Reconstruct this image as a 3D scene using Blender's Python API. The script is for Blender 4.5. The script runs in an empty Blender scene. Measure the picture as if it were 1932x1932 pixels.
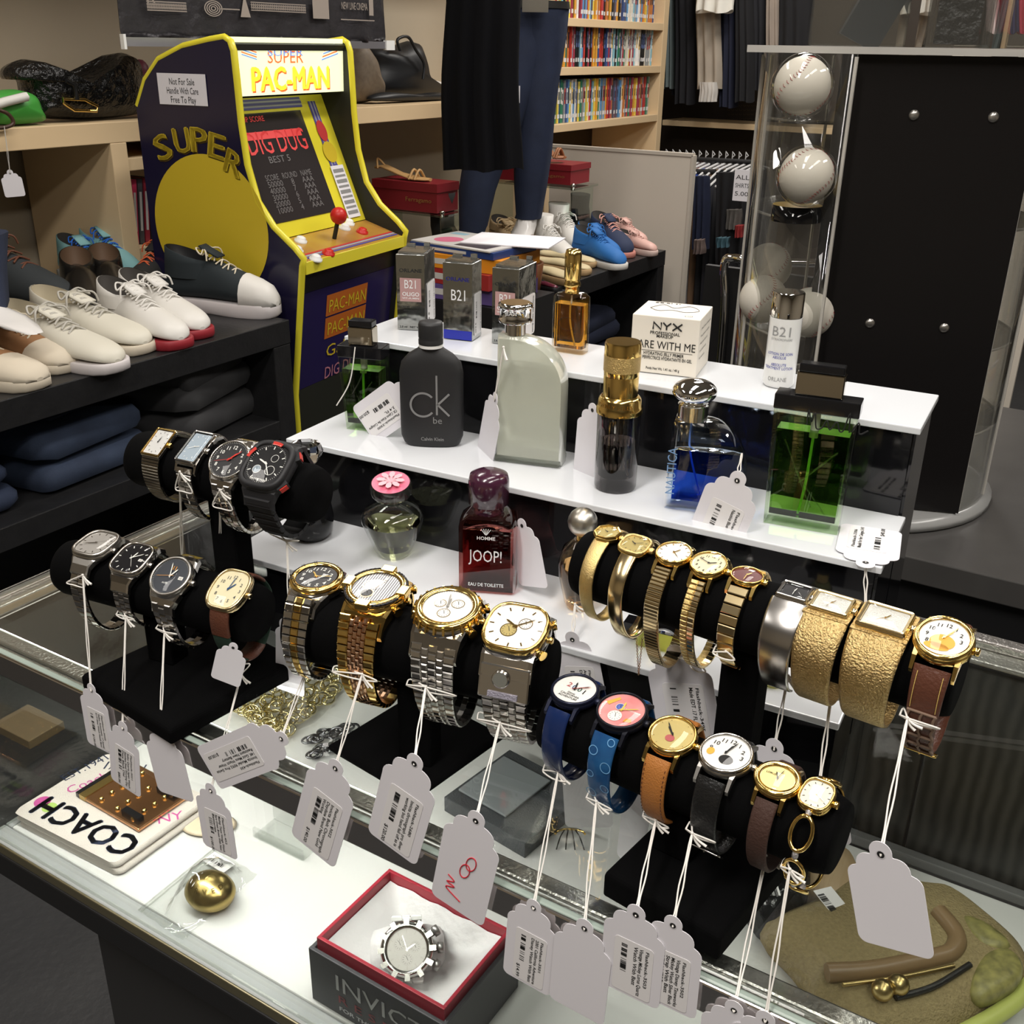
import bpy, math, random
from mathutils import Matrix, Vector
from math import pi, sin, cos, radians, degrees, atan2, sqrt
random.seed(7)
SC = bpy.context.scene
COL = SC.collection
# ---------------------------------------------------------------- camera, world, exposure, ceiling light
H = 1.5
FPX = 1988.0; PITCH = radians(23.9); ROLL = radians(0.95)
_fw = Vector((0, cos(PITCH), -sin(PITCH))); _rt = Vector((1, 0, 0)); _up = Vector((0, sin(PITCH), cos(PITCH)))
CR = cos(ROLL) * _rt + sin(ROLL) * _up
CU = -sin(ROLL) * _rt + cos(ROLL) * _up
EYE = Vector((0, 0, H))
cam = bpy.data.cameras.new('camera'); camo = bpy.data.objects.new('camera', cam); COL.objects.link(camo)
Mc = Matrix((CR, CU, -_fw)).transposed().to_4x4(); Mc.translation = EYE
camo.matrix_world = Mc
cam.sensor_fit = 'HORIZONTAL'; cam.sensor_width = 36.0; cam.lens = 36.0 * FPX / 1932.0; cam.clip_start = 0.01
SC.camera = camo
SC.view_settings.view_transform = 'Standard'; SC.view_settings.look = 'None'
SC.view_settings.gamma = 1.0; SC.view_settings.exposure = 0.0
SC.view_settings.use_curve_mapping = False
SC.cycles.transparent_max_bounces = 40
SC.cycles.max_bounces = 14
SC.cycles.sample_clamp_indirect = 6.0
W = bpy.data.worlds.new('room_air'); SC.world = W; W.use_nodes = True
W.node_tree.nodes['Background'].inputs[0].default_value = (1.0, 0.95, 0.88, 1)
W.node_tree.nodes['Background'].inputs[1].default_value = 0.05
YW = radians(58.7)
E_W = Vector((cos(YW), sin(YW), 0)); M_W = Vector((-sin(YW), cos(YW), 0))   # along the left wall / towards it
E_C = -M_W; N_C = E_W                                                     # along the showcase front / away from it
YC = YW - pi / 2
def room(m, n, z): return M_W * m + N_C * n + Vector((0, 0, z))
# LED panels in the ceiling (m, n, length, power)
for (m, n, en) in ((0.45, 0.95, 13), (0.5, -0.55, 34), (-0.7, -0.4, 26), (-0.75, 0.9, 12), (-1.2, 2.4, 20), (0.9, 3.0, 34), (1.9, 1.6, 14), (-1.0, 4.2, 24), (1.6, 4.7, 40), (1.9, -.6, 9)):
    L = bpy.data.lights.new('ceiling_lamp_light', 'AREA'); L.shape = 'RECTANGLE'; L.size = 0.28; L.size_y = 1.15
    L.energy = en; L.color = (1.0, 0.95, 0.89)
    lo = bpy.data.objects.new('ceiling_lamp_light', L); COL.objects.link(lo)
    lo.matrix_world = Matrix.Translation(room(m, n, 2.93)) @ Matrix.Rotation(YC, 4, 'Z')
# ---------------------------------------------------------------- pixel helpers
def ray(px, py): return _fw + CR * ((px - 966) / FPX) - CU * ((py - 966) / FPX)
def at(px, py, z): d = ray(px, py); return EYE + d * ((z - H) / d.z)
def atD(px, py, D): d = ray(px, py); return EYE + d * (D / d.y)
def onp(px, py, O, N):
    d = ray(px, py); return EYE + d * ((O - EYE).dot(N) / d.dot(N))
def onm(px, py, m): return onp(px, py, M_W * m, M_W)
def onn(px, py, n): return onp(px, py, N_C * n, N_C)
def pr(p):
    w = (p - EYE); k = w.dot(_fw); return (966 + FPX * w.dot(CR) / k, 966 - FPX * w.dot(CU) / k)
def pxm(p): return (p - EYE).dot(_fw) / FPX          # metres per pixel at p
def topz(b, py):                                       # z above point b that shows at row py
    lo, hi = b.z - .2, b.z + 2.5
    for _ in range(40):
        mid = (lo + hi) / 2
        if pr(Vector((b.x, b.y, mid)))[1] > py: lo = mid
        else: hi = mid
    return lo
def T(x, y=0, z=0): return Matrix.Translation((x, y, z)) if not isinstance(x, Vector) else Matrix.Translation(x)
def RX(a): return Matrix.Rotation(a, 4, 'X')
def RY(a): return Matrix.Rotation(a, 4, 'Y')
def RZ(a): return Matrix.Rotation(a, 4, 'Z')
def SCL(x, y, z): return Matrix.Diagonal((x, y, z, 1))
def frame(o, x, y, z):
    M = Matrix((x, y, z)).transposed().to_4x4(); M.translation = o; return M
def fz(o, yaw): return T(o) @ RZ(yaw)
# ---------------------------------------------------------------- materials
MT = {}
def mat(n, c=(.5, .5, .5), r=.5, m=0., bump=0., bs=200., noise=0., ns=20., coat=0., tr=0., ior=1.45, em=0., spec=.5, c2=None, sheen=0., wave=0.):
    if n in MT: return MT[n]
    x = bpy.data.materials.new(n); x.use_nodes = True; nt = x.node_tree; b = nt.nodes['Principled BSDF']
    b.inputs['Base Color'].default_value = (*c, 1); b.inputs['Roughness'].default_value = r; b.inputs['Metallic'].default_value = m
    b.inputs['Coat Weight'].default_value = coat; b.inputs['Transmission Weight'].default_value = tr; b.inputs['IOR'].default_value = ior
    b.inputs['Specular IOR Level'].default_value = spec
    if sheen: b.inputs['Sheen Weight'].default_value = sheen
    if em: b.inputs['Emission Color'].default_value = (*c, 1); b.inputs['Emission Strength'].default_value = em
    tc = nt.nodes.new('ShaderNodeTexCoord')
    if noise or c2:
        if wave:
            t = nt.nodes.new('ShaderNodeTexWave'); t.inputs['Scale'].default_value = ns; t.inputs['Distortion'].default_value = wave
            t.inputs['Detail'].default_value = 3; out = t.outputs['Fac']
        else:
            t = nt.nodes.new('ShaderNodeTexNoise'); t.inputs['Scale'].default_value = ns; t.inputs['Detail'].default_value = 5; out = t.outputs['Fac']
        nt.links.new(tc.outputs['Object'], t.inputs['Vector'])
        mx = nt.nodes.new('ShaderNodeMix'); mx.data_type = 'RGBA'
        k = c2 or tuple(v * (1 - noise) for v in c)
        mx.inputs[6].default_value = (*c, 1); mx.inputs[7].default_value = (*k, 1)
        nt.links.new(out, mx.inputs[0]); nt.links.new(mx.outputs[2], b.inputs['Base Color'])
    if bump:
        t = nt.nodes.new('ShaderNodeTexNoise'); t.inputs['Scale'].default_value = bs; t.inputs['Detail'].default_value = 4
        nt.links.new(tc.outputs['Object'], t.inputs['Vector'])
        bn = nt.nodes.new('ShaderNodeBump'); bn.inputs['Strength'].default_value = bump; bn.inputs['Distance'].default_value = 1.0 / bs
        nt.links.new(t.outputs['Fac'], bn.inputs['Height']); nt.links.new(bn.outputs[0], b.inputs['Normal'])
    MT[n] = x; return x
def pane(n, tint=(.93, .96, .94), refl=1.0, rough=0.0, haze=0.):
    if n in MT: return MT[n]
    x = bpy.data.materials.new(n); x.use_nodes = True; nt = x.node_tree; nt.nodes.clear()
    o = nt.nodes.new('ShaderNodeOutputMaterial'); t = nt.nodes.new('ShaderNodeBsdfTransparent'); g = nt.nodes.new('ShaderNodeBsdfGlossy')
    mx = nt.nodes.new('ShaderNodeMixShader'); f = nt.nodes.new('ShaderNodeFresnel'); f.inputs[0].default_value = 1.5
    mu = nt.nodes.new('ShaderNodeMath'); mu.operation = 'MULTIPLY'; mu.inputs[1].default_value = refl
    ge = nt.nodes.new('ShaderNodeNewGeometry'); io = nt.nodes.new('ShaderNodeMapRange'); io.inputs[3].default_value = 1.5; io.inputs[4].default_value = 1 / 1.5
    nt.links.new(ge.outputs['Backfacing'], io.inputs[0]); nt.links.new(io.outputs[0], f.inputs[0])
    t.inputs[0].default_value = (*tint, 1); g.inputs['Roughness'].default_value = rough
    nt.links.new(f.outputs[0], mu.inputs[0]); nt.links.new(mu.outputs[0], mx.inputs[0]); nt.links.new(t.outputs[0], mx.inputs[1]); nt.links.new(g.outputs[0], mx.inputs[2])
    if haze:
        m2 = nt.nodes.new('ShaderNodeMixShader'); df = nt.nodes.new('ShaderNodeBsdfDiffuse'); df.inputs[0].default_value = (.7, .68, .64, 1); m2.inputs[0].default_value = haze
        nt.links.new(mx.outputs[0], m2.inputs[1]); nt.links.new(df.outputs[0], m2.inputs[2]); nt.links.new(m2.outputs[0], o.inputs[0])
    else: nt.links.new(mx.outputs[0], o.inputs[0])
    MT[n] = x; return x
def glass(n, c=(1, 1, 1), r=0., ior=1.46): return mat(n, c, r, tr=1., ior=ior)
velvet = mat('black_velvet', (.0022, .0022, .0024), .95, bump=.3, bs=1500, spec=.08)
blk = mat('black_paint', (.012, .012, .013), .45)
blkgloss = mat('black_gloss_acrylic', (.006, .006, .007), .06)
steel = mat('polished_steel', (.62, .6, .57), .16, 1)
steelb = mat('brushed_steel', (.5, .48, .45), .3, 1)
gold = mat('yellow_gold', (.86, .6, .2), .15, 1)
goldp = mat('pale_gold', (.82, .66, .38), .2, 1)
goldr = mat('rose_gold', (.78, .48, .3), .2, 1)
white = mat('white_plastic', (.8, .8, .78), .35)
ink = mat('black_ink', (.01, .01, .01), .6)
paper = mat('white_card', (.78, .76, .8), .7)
sticker = mat('white_sticker_paper', (.82, .8, .8), .5)
cord = mat('white_cotton_string', (.82, .79, .74), .9)
rubber = mat('black_rubber', (.012, .012, .014), .55)
red = mat('red_plastic', (.55, .02, .015), .35)
crystal_m = pane('watch_crystal', (.97, .97, .97), .8)
mirror = mat('chrome', (.8, .8, .8), .04, 1)
# ---------------------------------------------------------------- mesh builder
class MB:
    def __init__(s): s.v = []; s.f = []; s.k = []; s.sm = []; s.mats = []
    def mi(s, m):
        if m not in s.mats: s.mats.append(m)
        return s.mats.index(m)
    def add(s, vs, fs, m, M=None, sm=False):
        o = len(s.v); k = s.mi(m)
        s.v += [tuple(M @ Vector(v)) if M is not None else tuple(v) for v in vs]
        for f in fs: s.f.append(tuple(i + o for i in f)); s.k.append(k); s.sm.append(sm)
        return s
    def box(s, x, y, z, m, M=None, c=(0, 0, 0)):
        a, b, d = x / 2, y / 2, z / 2; p, q, r = c
        vs = [(p + i * a, q + j * b, r + k * d) for k in (-1, 1) for j in (-1, 1) for i in (-1, 1)]
        return s.add(vs, [(0, 2, 3, 1), (4, 5, 7, 6), (0, 1, 5, 4), (2, 6, 7, 3), (0, 4, 6, 2), (1, 3, 7, 5)], m, M)
    def cbox(s, x, y, z, ch, m, M=None, c=(0, 0, 0)):          # box with chamfered upper rim
        a, b, d = x / 2, y / 2, z / 2; p, q, r = c
        vs = []
        for (A, B, Z) in ((a, b, -d), (a, b, d - ch), (a - ch, b - ch, d)):
            vs += [(p + i * A, q + j * B, r + Z) for (i, j) in ((-1, -1), (1, -1), (1, 1), (-1, 1))]
        fs = [(3, 2, 1, 0), (8, 9, 10, 11)]
        for l in (0, 4):
            for i in range(4): fs.append((l + i, l + (i + 1) % 4, l + 4 + (i + 1) % 4, l + 4 + i))
        return s.add(vs, fs, m, M)
    def quad(s, w, h, m, M=None, z=0.): return s.add([(-w / 2, -h / 2, z), (w / 2, -h / 2, z), (w / 2, h / 2, z), (-w / 2, h / 2, z)], [(0, 1, 2, 3)], m, M)
    def poly(s, pts, m, M=None, z=0.): return s.add([(p[0], p[1], z) for p in pts], [tuple(range(len(pts)))], m, M)
    def prism(s, pts, z0, z1, m, M=None, sm=False):
        n = len(pts); vs = [(p[0], p[1], z0) for p in pts] + [(p[0], p[1], z1) for p in pts]
        s.add(vs, [tuple(range(n - 1, -1, -1)), tuple(range(n, 2 * n))], m, M)
        return s.add(vs, [(i, (i + 1) % n, n + (i + 1) % n, n + i) for i in range(n)], m, M, sm)
    def loft(s, rings, m, M=None, sm=True, caps=(True, True), closed=True):
        n = len(rings[0]); vs = [p for r in rings for p in r]; fs = []
        for j in range(len(rings) - 1):
            for i in range(n if closed else n - 1):
                a = j * n + i; b = j * n + (i + 1) % n; fs.append((a, b, b + n, a + n))
        s.add(vs, fs, m, M, sm)
        if caps[0]: s.add(rings[0], [tuple(range(n - 1, -1, -1))], m, M)
        if caps[1]: s.add(rings[-1], [tuple(range(n))], m, M)
        return s
    def lathe(s, prof, m, M=None, n=32, sm=True, caps=(True, True), sx=1., sy=1.):
        return s.loft([[(r * sx * cos(2 * pi * i / n), r * sy * sin(2 * pi * i / n), z) for i in range(n)] for r, z in prof], m, M, sm, caps)
    def puck(s, out, prof, m, M=None, sm=True, caps=(True, True)):   # outline + (inset, z) profile
        return s.loft([[(p[0] * (1 - d / max(1e-6, abs(Vector(p).length))), p[1] * (1 - d / max(1e-6, Vector(p).length)), z) for p in out] for d, z in prof], m, M, sm, caps)
    def tube(s, pts, r, m, M=None, n=6, closed=False, caps=True, r2=None):
        P = [Vector(p) for p in pts]; k = len(P); rings = []; up = Vector((0, 0, 1)); prev = None
        for i, p in enumerate(P):
            a = P[(i - 1) % k] if (closed or i) else p; b = P[(i + 1) % k] if (closed or i < k - 1) else p
            t = (b - a).normalized() if (b - a).length > 1e-9 else Vector((0, 0, 1))
            if prev is None:
                u = t.cross(up); u = u.normalized() if u.length > .05 else t.cross(Vector((1, 0, 0))).normalized()
            else:
                u = (prev - t * prev.dot(t)); u = u.normalized() if u.length > 1e-6 else t.orthogonal().normalized()
            prev = u; w = t.cross(u)
            R = r if r2 is None else r + (r2 - r) * i / (k - 1)
            rings.append([tuple(p + u * (R * cos(2 * pi * j / n)) + w * (R * sin(2 * pi * j / n))) for j in range(n)])
        if closed: rings.append(rings[0])
        return s.loft(rings, m, M, True, (caps and not closed, caps and not closed))
    def ball(s, r, m, M=None, n=20, sz=1.):
        k = n // 2; return s.lathe([(r * sin(pi * i / k) + 1e-5, -r * sz * cos(pi * i / k)) for i in range(k + 1)], m, M, n)
    def text(s, t, size, m, M=None, w=None, al='LEFT', z=0.):
        vs, fs, wd = glyphs(t, al, size < .0075)
        if not vs: return s
        k = size; kx = size if w is None else w / max(wd, 1e-6)
        return s.add([(v[0] * kx, v[1] * k, z) for v in vs], fs, m, M)
    def ring2(s, r0, r1, m, M=None, z=0., n=32, cx=0, cy=0, a0=0, a1=2 * pi, sy=1.):
        c = abs(a1 - a0) > 6.28; k = n if c else n + 1; vs = []
        for i in range(k):
            a = a0 + (a1 - a0) * i / n; vs += [(cx + r0 * cos(a), cy + sy * r0 * sin(a), z), (cx + r1 * cos(a), cy + sy * r1 * sin(a), z)]
        fs = [(2 * i, 2 * i + 1, (2 * i + 3) % (2 * k), (2 * i + 2) % (2 * k)) for i in range(n)]
        return s.add(vs, fs, m, M)
    def disc(s, r, m, M=None, z=0., n=32, cx=0, cy=0, sx=1., sy=1.):
        return s.add([(cx + r * sx * cos(2 * pi * i / n), cy + r * sy * sin(2 * pi * i / n), z) for i in range(n)], [tuple(range(n))], m, M)
    def build(s, name, parent=None, M=None, label=None, bevel=0, sub=0, solid=0):
        me = bpy.data.meshes.new(name); me.from_pydata(s.v, [], s.f)
        for m in s.mats: me.materials.append(m)
        me.polygons.foreach_set('material_index', s.k); me.polygons.foreach_set('use_smooth', s.sm); me.update()
        o = bpy.data.objects.new(name, me); COL.objects.link(o)
        if parent is not None: o.parent = parent
        if M is not None: o.matrix_local = M
        if label: o['label'] = label
        if bevel:
            b = o.modifiers.new('bevel', 'BEVEL'); b.width = bevel; b.segments = 2; b.limit_method = 'ANGLE'; b.angle_limit = radians(40)
        if solid:
            b = o.modifiers.new('solid', 'SOLIDIFY'); b.thickness = solid; b.offset = 0
        if sub:
            b = o.modifiers.new('sub', 'SUBSURF'); b.levels = sub; b.render_levels = sub
        return o
_G = {}
def glyphs(t, al, bold=False):
    if (t, al, bold) in _G: return _G[(t, al, bold)]
    c = bpy.data.curves.new('t', 'FONT'); c.body = t; c.size = 1; c.align_x = al; c.resolution_u = 2; c.fill_mode = 'FRONT'; c.offset = .014 if bold else 0
    o = bpy.data.objects.new('t', c); me = o.to_mesh()
    vs = [tuple(v.co) for v in me.vertices]; fs = [tuple(p.vertices) for p in me.polygons if p.normal.z > -.5] or [tuple(p.vertices) for p in me.polygons]
    wd = (max(v[0] for v in vs) - min(v[0] for v in vs)) if vs else 0
    o.to_mesh_clear(); bpy.data.objects.remove(o); bpy.data.curves.remove(c)
    _G[(t, al, bold)] = (vs, fs, wd); return _G[(t, al, bold)]
def tag_(o, label=None, cat=None, group=None, kind=None):
    if label: o['label'] = label
    if cat: o['category'] = cat
    if group: o['group'] = group
    if kind: o['kind'] = kind
    return o
def thing(name, label, cat, M=None, group=None):
    o = bpy.data.objects.new(name, None); COL.objects.link(o); o.empty_display_size = .02
    if M is not None: o.matrix_world = M
    return tag_(o, label, cat, group)
def single(mb, name, label, cat, M=None, group=None, kind=None, **k): return tag_(mb.build(name, None, M, **k), label, cat, group, kind)
def circ(r, n=40, sx=1., sy=1.): return [(r * sx * cos(2 * pi * i / n), r * sy * sin(2 * pi * i / n)) for i in range(n)]
def sup(w, h, e=4., n=44):     # superellipse outline
    o = []
    for i in range(n):
        a = 2 * pi * i / n; c, s_ = cos(a), sin(a)
        o.append((w / 2 * abs(c) ** (2 / e) * (1 if c >= 0 else -1), h / 2 * abs(s_) ** (2 / e) * (1 if s_ >= 0 else -1)))
    return o
def rrect(w, h, r, n=5):
    o = []
    for (cx, cy, a0) in ((w / 2 - r, h / 2 - r, 0), (-w / 2 + r, h / 2 - r, pi / 2), (-w / 2 + r, -h / 2 + r, pi), (w / 2 - r, -h / 2 + r, 1.5 * pi)):
        for i in range(n + 1): a = a0 + pi / 2 * i / n; o.append((cx + r * cos(a), cy + r * sin(a)))
    return o
def spline(ps, k=6, closed=False):
    P = [Vector(p) for p in ps]; o = []; n = len(P)
    for i in range(n if closed else n - 1):
        a = P[(i - 1) % n] if (closed or i) else P[0]; b = P[i]; c = P[(i + 1) % n]; d = P[(i + 2) % n] if (closed or i < n - 2) else P[n - 1]
        for j in range(k):
            t = j / k; o.append(.5 * ((2 * b) + (c - a) * t + (2 * a - 5 * b + 4 * c - d) * t * t + (-a + 3 * b - 3 * c + d) * t ** 3))
    if not closed: o.append(P[-1])
    return o
# ================================================================ room shell
GZ = .974                    # top of the showcase glass
wall_m = mat('cream_wall_paint', (.42, .36, .27), .8, noise=.12, ns=3)
dark_wall = mat('dark_slat_wall', (.05, .038, .028), .6, noise=.3, ns=8)
floor_m = mat('dark_grey_plank_floor', (.028, .028, .03), .42, c2=(.05, .05, .05), noise=.3, ns=6, bump=.1, bs=60)
ceil_m = mat('off_white_ceiling', (.5, .48, .44), .9)
RO = thing  # alias kept short
def struct(mb, name, M=None): o = mb.build(name, None, M); o['kind'] = 'structure'; return o
MR = frame(Vector((0, 0, 0)), M_W, N_C, Vector((0, 0, 1)))     # local x=m, y=n (left handed is fine: use boxes only)
def rbox(mb, m0, m1, n0, n1, z0, z1, mt):
    P = [room(m, n, z) for z in (z0, z1) for n in (n0, n1) for m in (m1, m0)]
    return mb.add([tuple(p) for p in P], [(0, 2, 3, 1), (4, 5, 7, 6), (0, 1, 5, 4), (2, 6, 7, 3), (0, 4, 6, 2), (1, 3, 7, 5)], mt)
ML, MRt, NB, NF = 2.97, -3.6, 6.35, -3.2
struct(rbox(MB(), MRt, ML, NF, NB, -.06, 0, floor_m), 'floor')
struct(rbox(MB(), MRt, ML, NF, NB, 3.0, 3.06, ceil_m), 'ceiling')
struct(rbox(MB(), ML, ML + .08, NF, NB, 0, 3.0, wall_m), 'wall_left')
struct(rbox(MB(), MRt, ML, NB, NB + .08, 0, 3.0, dark_wall), 'wall_back')
struct(rbox(MB(), MRt - .08, MRt, NF, NB, 0, 3.0, wall_m), 'wall_right')
struct(rbox(MB(), MRt, ML, NF - .08, NF, 0, 3.0, wall_m), 'wall_front')
# ================================================================ wooden wall shelving on the left
pine = mat('pale_pine_wood', (.78, .60, .37), .5, c2=(.66, .48, .28), noise=.3, ns=2.5)
pine2 = mat('pale_pine_grain', (.78, .61, .38), .5, c2=(.66, .49, .29), noise=.3, ns=14)
def board(name, p, m0, m1, n0, n1, z0, z1, mt=None, **k):
    c = room((m0 + m1) / 2, (n0 + n1) / 2, (z0 + z1) / 2); M = Matrix.Identity(4)
    mb = MB().box(abs(n1 - n0), abs(m1 - m0), abs(z1 - z0), mt or pine, T(c) @ RZ(YW))
    return mb.build(name, p, bevel=.002, **k)
SHZ = 1.29; MF = 2.55
sh = thing('wall_shelf_unit', 'pale pine shelf frame along the cream left wall, handbags on top', 'shelf')
board('top_shelf', sh, MF, ML - .01, .2, 4.3, SHZ - .055, SHZ)
board('upright_post', sh, MF, ML - .02, 2.03, 2.085, 0, SHZ - .055)
board('upright_post', sh, MF + .002, ML - .02, 3.05, 3.1, 0, SHZ - .055)
for z in (.72, .94, 1.19): board('cross_shelf', sh, MF + .02, ML - .02, 2.087, 3.048, z - .035, z, pine2)
board('upper_shelf', sh, MF + .12, ML - .01, .2, 4.3, 1.93, 1.97)
# bookcase
bc = thing('bookcase', 'tall open pine bookcase packed with movie cases, left of the dark clothes wall', 'bookcase')
board('side_panel', bc, MF - .0, ML - .02, 4.44, 4.49, 0, 2.4)
board('side_panel', bc, MF - .0, ML - .02, 5.66, 5.72, 0, 2.4)
LV = (.80, 1.165, 1.41, 1.617, 1.90)
for z in LV: board('shelf', bc, MF, ML - .02, 4.491, 5.659, z - .035, z)
board('back_panel', bc, ML - .019, ML - .012, 4.44, 5.72, .3, 2.4, mat('dark_backing', (.05, .035, .02), .8))
cols = [(.5, .05, .04), (.75, .7, .6), (.05, .09, .25), (.7, .35, .05), (.02, .02, .02), (.12, .3, .55), (.75, .6, .1), (.3, .32, .33), (.35, .05, .08), (.04, .2, .12), (.8, .78, .75), (.1, .1, .14), (.55, .2, .06), (.25, .5, .6)]
cn = ['red', 'cream', 'navy', 'orange', 'black', 'blue', 'yellow', 'grey', 'maroon', 'dark green', 'white', 'charcoal', 'rust', 'pale blue']
ORD = lambda k: f"{k}{'th' if 10 < k % 100 < 14 else {1: 'st', 2: 'nd', 3: 'rd'}.get(k % 10, 'th')}"
dv = []
for i, c in enumerate(cols):
    a = mat('case_spine_' + cn[i].replace(' ', '_'), c, .3); b = mat('case_print_' + cn[(i * 5 + 3) % 14].replace(' ', '_'), ((.7, .66, .6), (.5, .06, .04), (.05, .05, .06), (.72, .45, .08), (.35, .34, .36), (.75, .72, .7), (.1, .14, .3))[(i * 3 + 1) % 7], .35)
    mb = MB().box(.0145, .135, .19, a, c=(0, .0675, .095)).box(.011, .0006, .07, b, c=(0, -.0004, .12)).box(.011, .0006, .018, cols and mat('case_logo_white', (.7, .7, .7), .4), c=(0, -.0004, .03)).box(.006, .0006, .035, ink, c=(0, -.0009, .12))
    me = mb.build('movie_case'); dv.append(me)
used_dv = set()
for li, (lv, nm, n0, n1) in enumerate(((1.165, 'lowest filled', 4.52, 5.62), (1.41, 'second filled', 4.52, 5.62), (1.617, 'topmost visible', 4.52, 5.62))):
    n = n0; k = 0
    while n < n1:
        i = random.randrange(14); k += 1
        if i in used_dv: o = dv[i].copy(); COL.objects.link(o)
        else: o = dv[i]; used_dv.add(i)
        if random.random() < .1: n += .008
        o.matrix_world = T(room(MF + .03 + random.uniform(0, .012), n, lv + .001)) @ RZ(YW) @ SCL(1, 1, random.choice((1, 1, .98, .94)) if li != 1 else random.choice((.95, .99, .9)))
        tag_(o, f'{cn[i]}-spined movie case, {ORD(k)} from left in the {nm} bookcase row', 'movie case', f'movie cases in the {nm} row of the pine bookcase')
        n += random.uniform(.0152, .0195)
for i in range(14):
    if i not in used_dv: bpy.data.objects.remove(dv[i])
def spinebox(name, n, z, h, w, d, c, label, cat, tilt=0, m=MF + .06, grp=None, depth=.13):
    mb = MB().box(w, depth, h, mat('spine_' + '_'.join(str(int(v * 99)) for v in c), c, .35), c=(0, depth / 2, h / 2)).box(w * .5, .0006, h * .6, mat('spine_lettering', (.6, .6, .58), .4), c=(0, -.0005, h * .5))
    return single(mb, name, label, cat, T(room(m, n, z)) @ RZ(YW) @ RY(tilt), group=grp)
gc = [((.05, .05, .05), 'black'), ((.6, .05, .12), 'crimson'), ((.08, .08, .09), 'charcoal'), ((.3, .03, .05), 'dark red'), ((.02, .02, .02), 'jet black')]
for i, (c, nmc) in enumerate(gc): spinebox('game_case', 2.105 + i * .021, .942, .185, .016, .1, c, f'{nmc} game case leaning behind the post beside the arcade machine, upper shelf', 'game case', .1, grp='game cases beside the arcade machine')
for i, (c, nmc) in enumerate(gc): spinebox('game_case', 2.105 + i * .021, .722, .185, .016, .1, (c[0] + .25 * (i % 2), c[1] + .25 * (i % 2), c[2] + .25 * (i % 2)), f'{nmc} game case on the lower shelf behind the arcade machine, beside the post', 'game case', 0, grp='game cases beside the arcade machine')
wc = [((.6, .6, .6), 'white'), ((.7, .7, .68), 'ivory'), ((.3, .5, .3), 'green'), ((.75, .75, .75), 'pale'), ((.6, .15, .1), 'red and white'), ((.65, .65, .6), 'cream'), ((.5, .55, .6), 'grey-blue')]
for i, (c, nmc) in enumerate(wc): spinebox('game_case', 2.86 + i * .024, .942, .19, .018, .1, c, f'{nmc} game case right of the arcade machine on the pine shelf', 'game case', 0, grp='white game cases right of the arcade machine')
# ---------------------------------------------------------------- banner
ban_m = mat('charcoal_vinyl_banner', (.035, .033, .036), .3, bump=.15, bs=25)
A_ = onm(232, 78, 2.42); B_ = onm(728, 76, 2.42)
bw = (B_ - A_).length; bz = (A_.z + B_.z) / 2
bn = thing('poster_banner', 'charcoal vinyl movie banner hanging above the arcade machine', 'banner', T(Vector((A_.x, A_.y, bz))) @ RZ(YW))
mb = MB(); nx = 60
rows = []
for j, z in enumerate((0, .02, .1, .25, .45, .7)):
    rows.append([(bw * i / nx, .006 * sin(i * .9 + j) * (.4 if j > 1 else 1) + .008 * sin(i * .23), z) for i in range(nx + 1)])
mb.loft(rows, ban_m, closed=False, caps=(False, False)); mb.build('vinyl_sheet', bn, solid=.002)
MB().box(bw * 1.01, .012, .022, mat('clear_banner_rail', (.35, .34, .36), .12, .6), c=(bw / 2, 0, -.008)).build('bottom_rail', bn)
MB().box(.045, .014, .03, white, c=(bw + .012, -.004, -.008)).build('end_cap', bn); MB().box(.008, .014, .036, white, c=(-.002, -.004, -.008)).build('end_cap', bn)
pm = mat('banner_grey_print', (.33, .28, .24), .6)
MT_ = T(0, -.016, 0) @ RX(pi / 2); mb = MB()
def B_px(px, py): p = onm(px, py, 2.42); q = p - Vector((A_.x, A_.y, bz)); return q.dot(E_W), q.z
for (x0, x1, y0, y1) in ((268, 345, 2, 22), (465, 570, 4, 24)):
    a, z1 = B_px(x0, y0); b, z0 = B_px(x1, y1)
    for k in range(4): mb.quad(b - a, .0025, pm, MT_ @ T((a + b) / 2, z0 + (z1 - z0) * k / 3, 0))
    for k in range(30): mb.quad((b - a) / 60, (z1 - z0) * .7, pm, MT_ @ T(a + (b - a) * (k + .5) / 30, (z0 + z1) / 2, 0))
a, z = B_px(268, 5); mb.text('R', .05, pm, MT_ @ T(a, z, 0))
a, z = B_px(395, 16)
for r in (.006, .014, .022, .03): mb.ring2(r, r + .004, pm, MT_ @ T(a, z, 0), sy=.6)
mb.quad(.08, .003, pm, MT_ @ T(a + .06, z, 0)); a, z = B_px(598, 17); mb.quad(.075, .055, pm, MT_ @ T(a, z, 0)); a, z = B_px(455, 18); mb.poly([(-.02, -.02), (.02, -.02), (0, .04)], pm, MT_ @ T(a, z, 0))
a, z = B_px(637, 17); mb.text('NEW LINE CINEMA', .03, pm, MT_ @ T(a, z, 0), w=.13); mb.quad(.17, .003, pm, MT_ @ T(a + .08, z - .03, 0)); mb.quad(.022, .05, pm, MT_ @ T(a + .15, z + .01, 0))
mb.build('printed_credits', bn)
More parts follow.
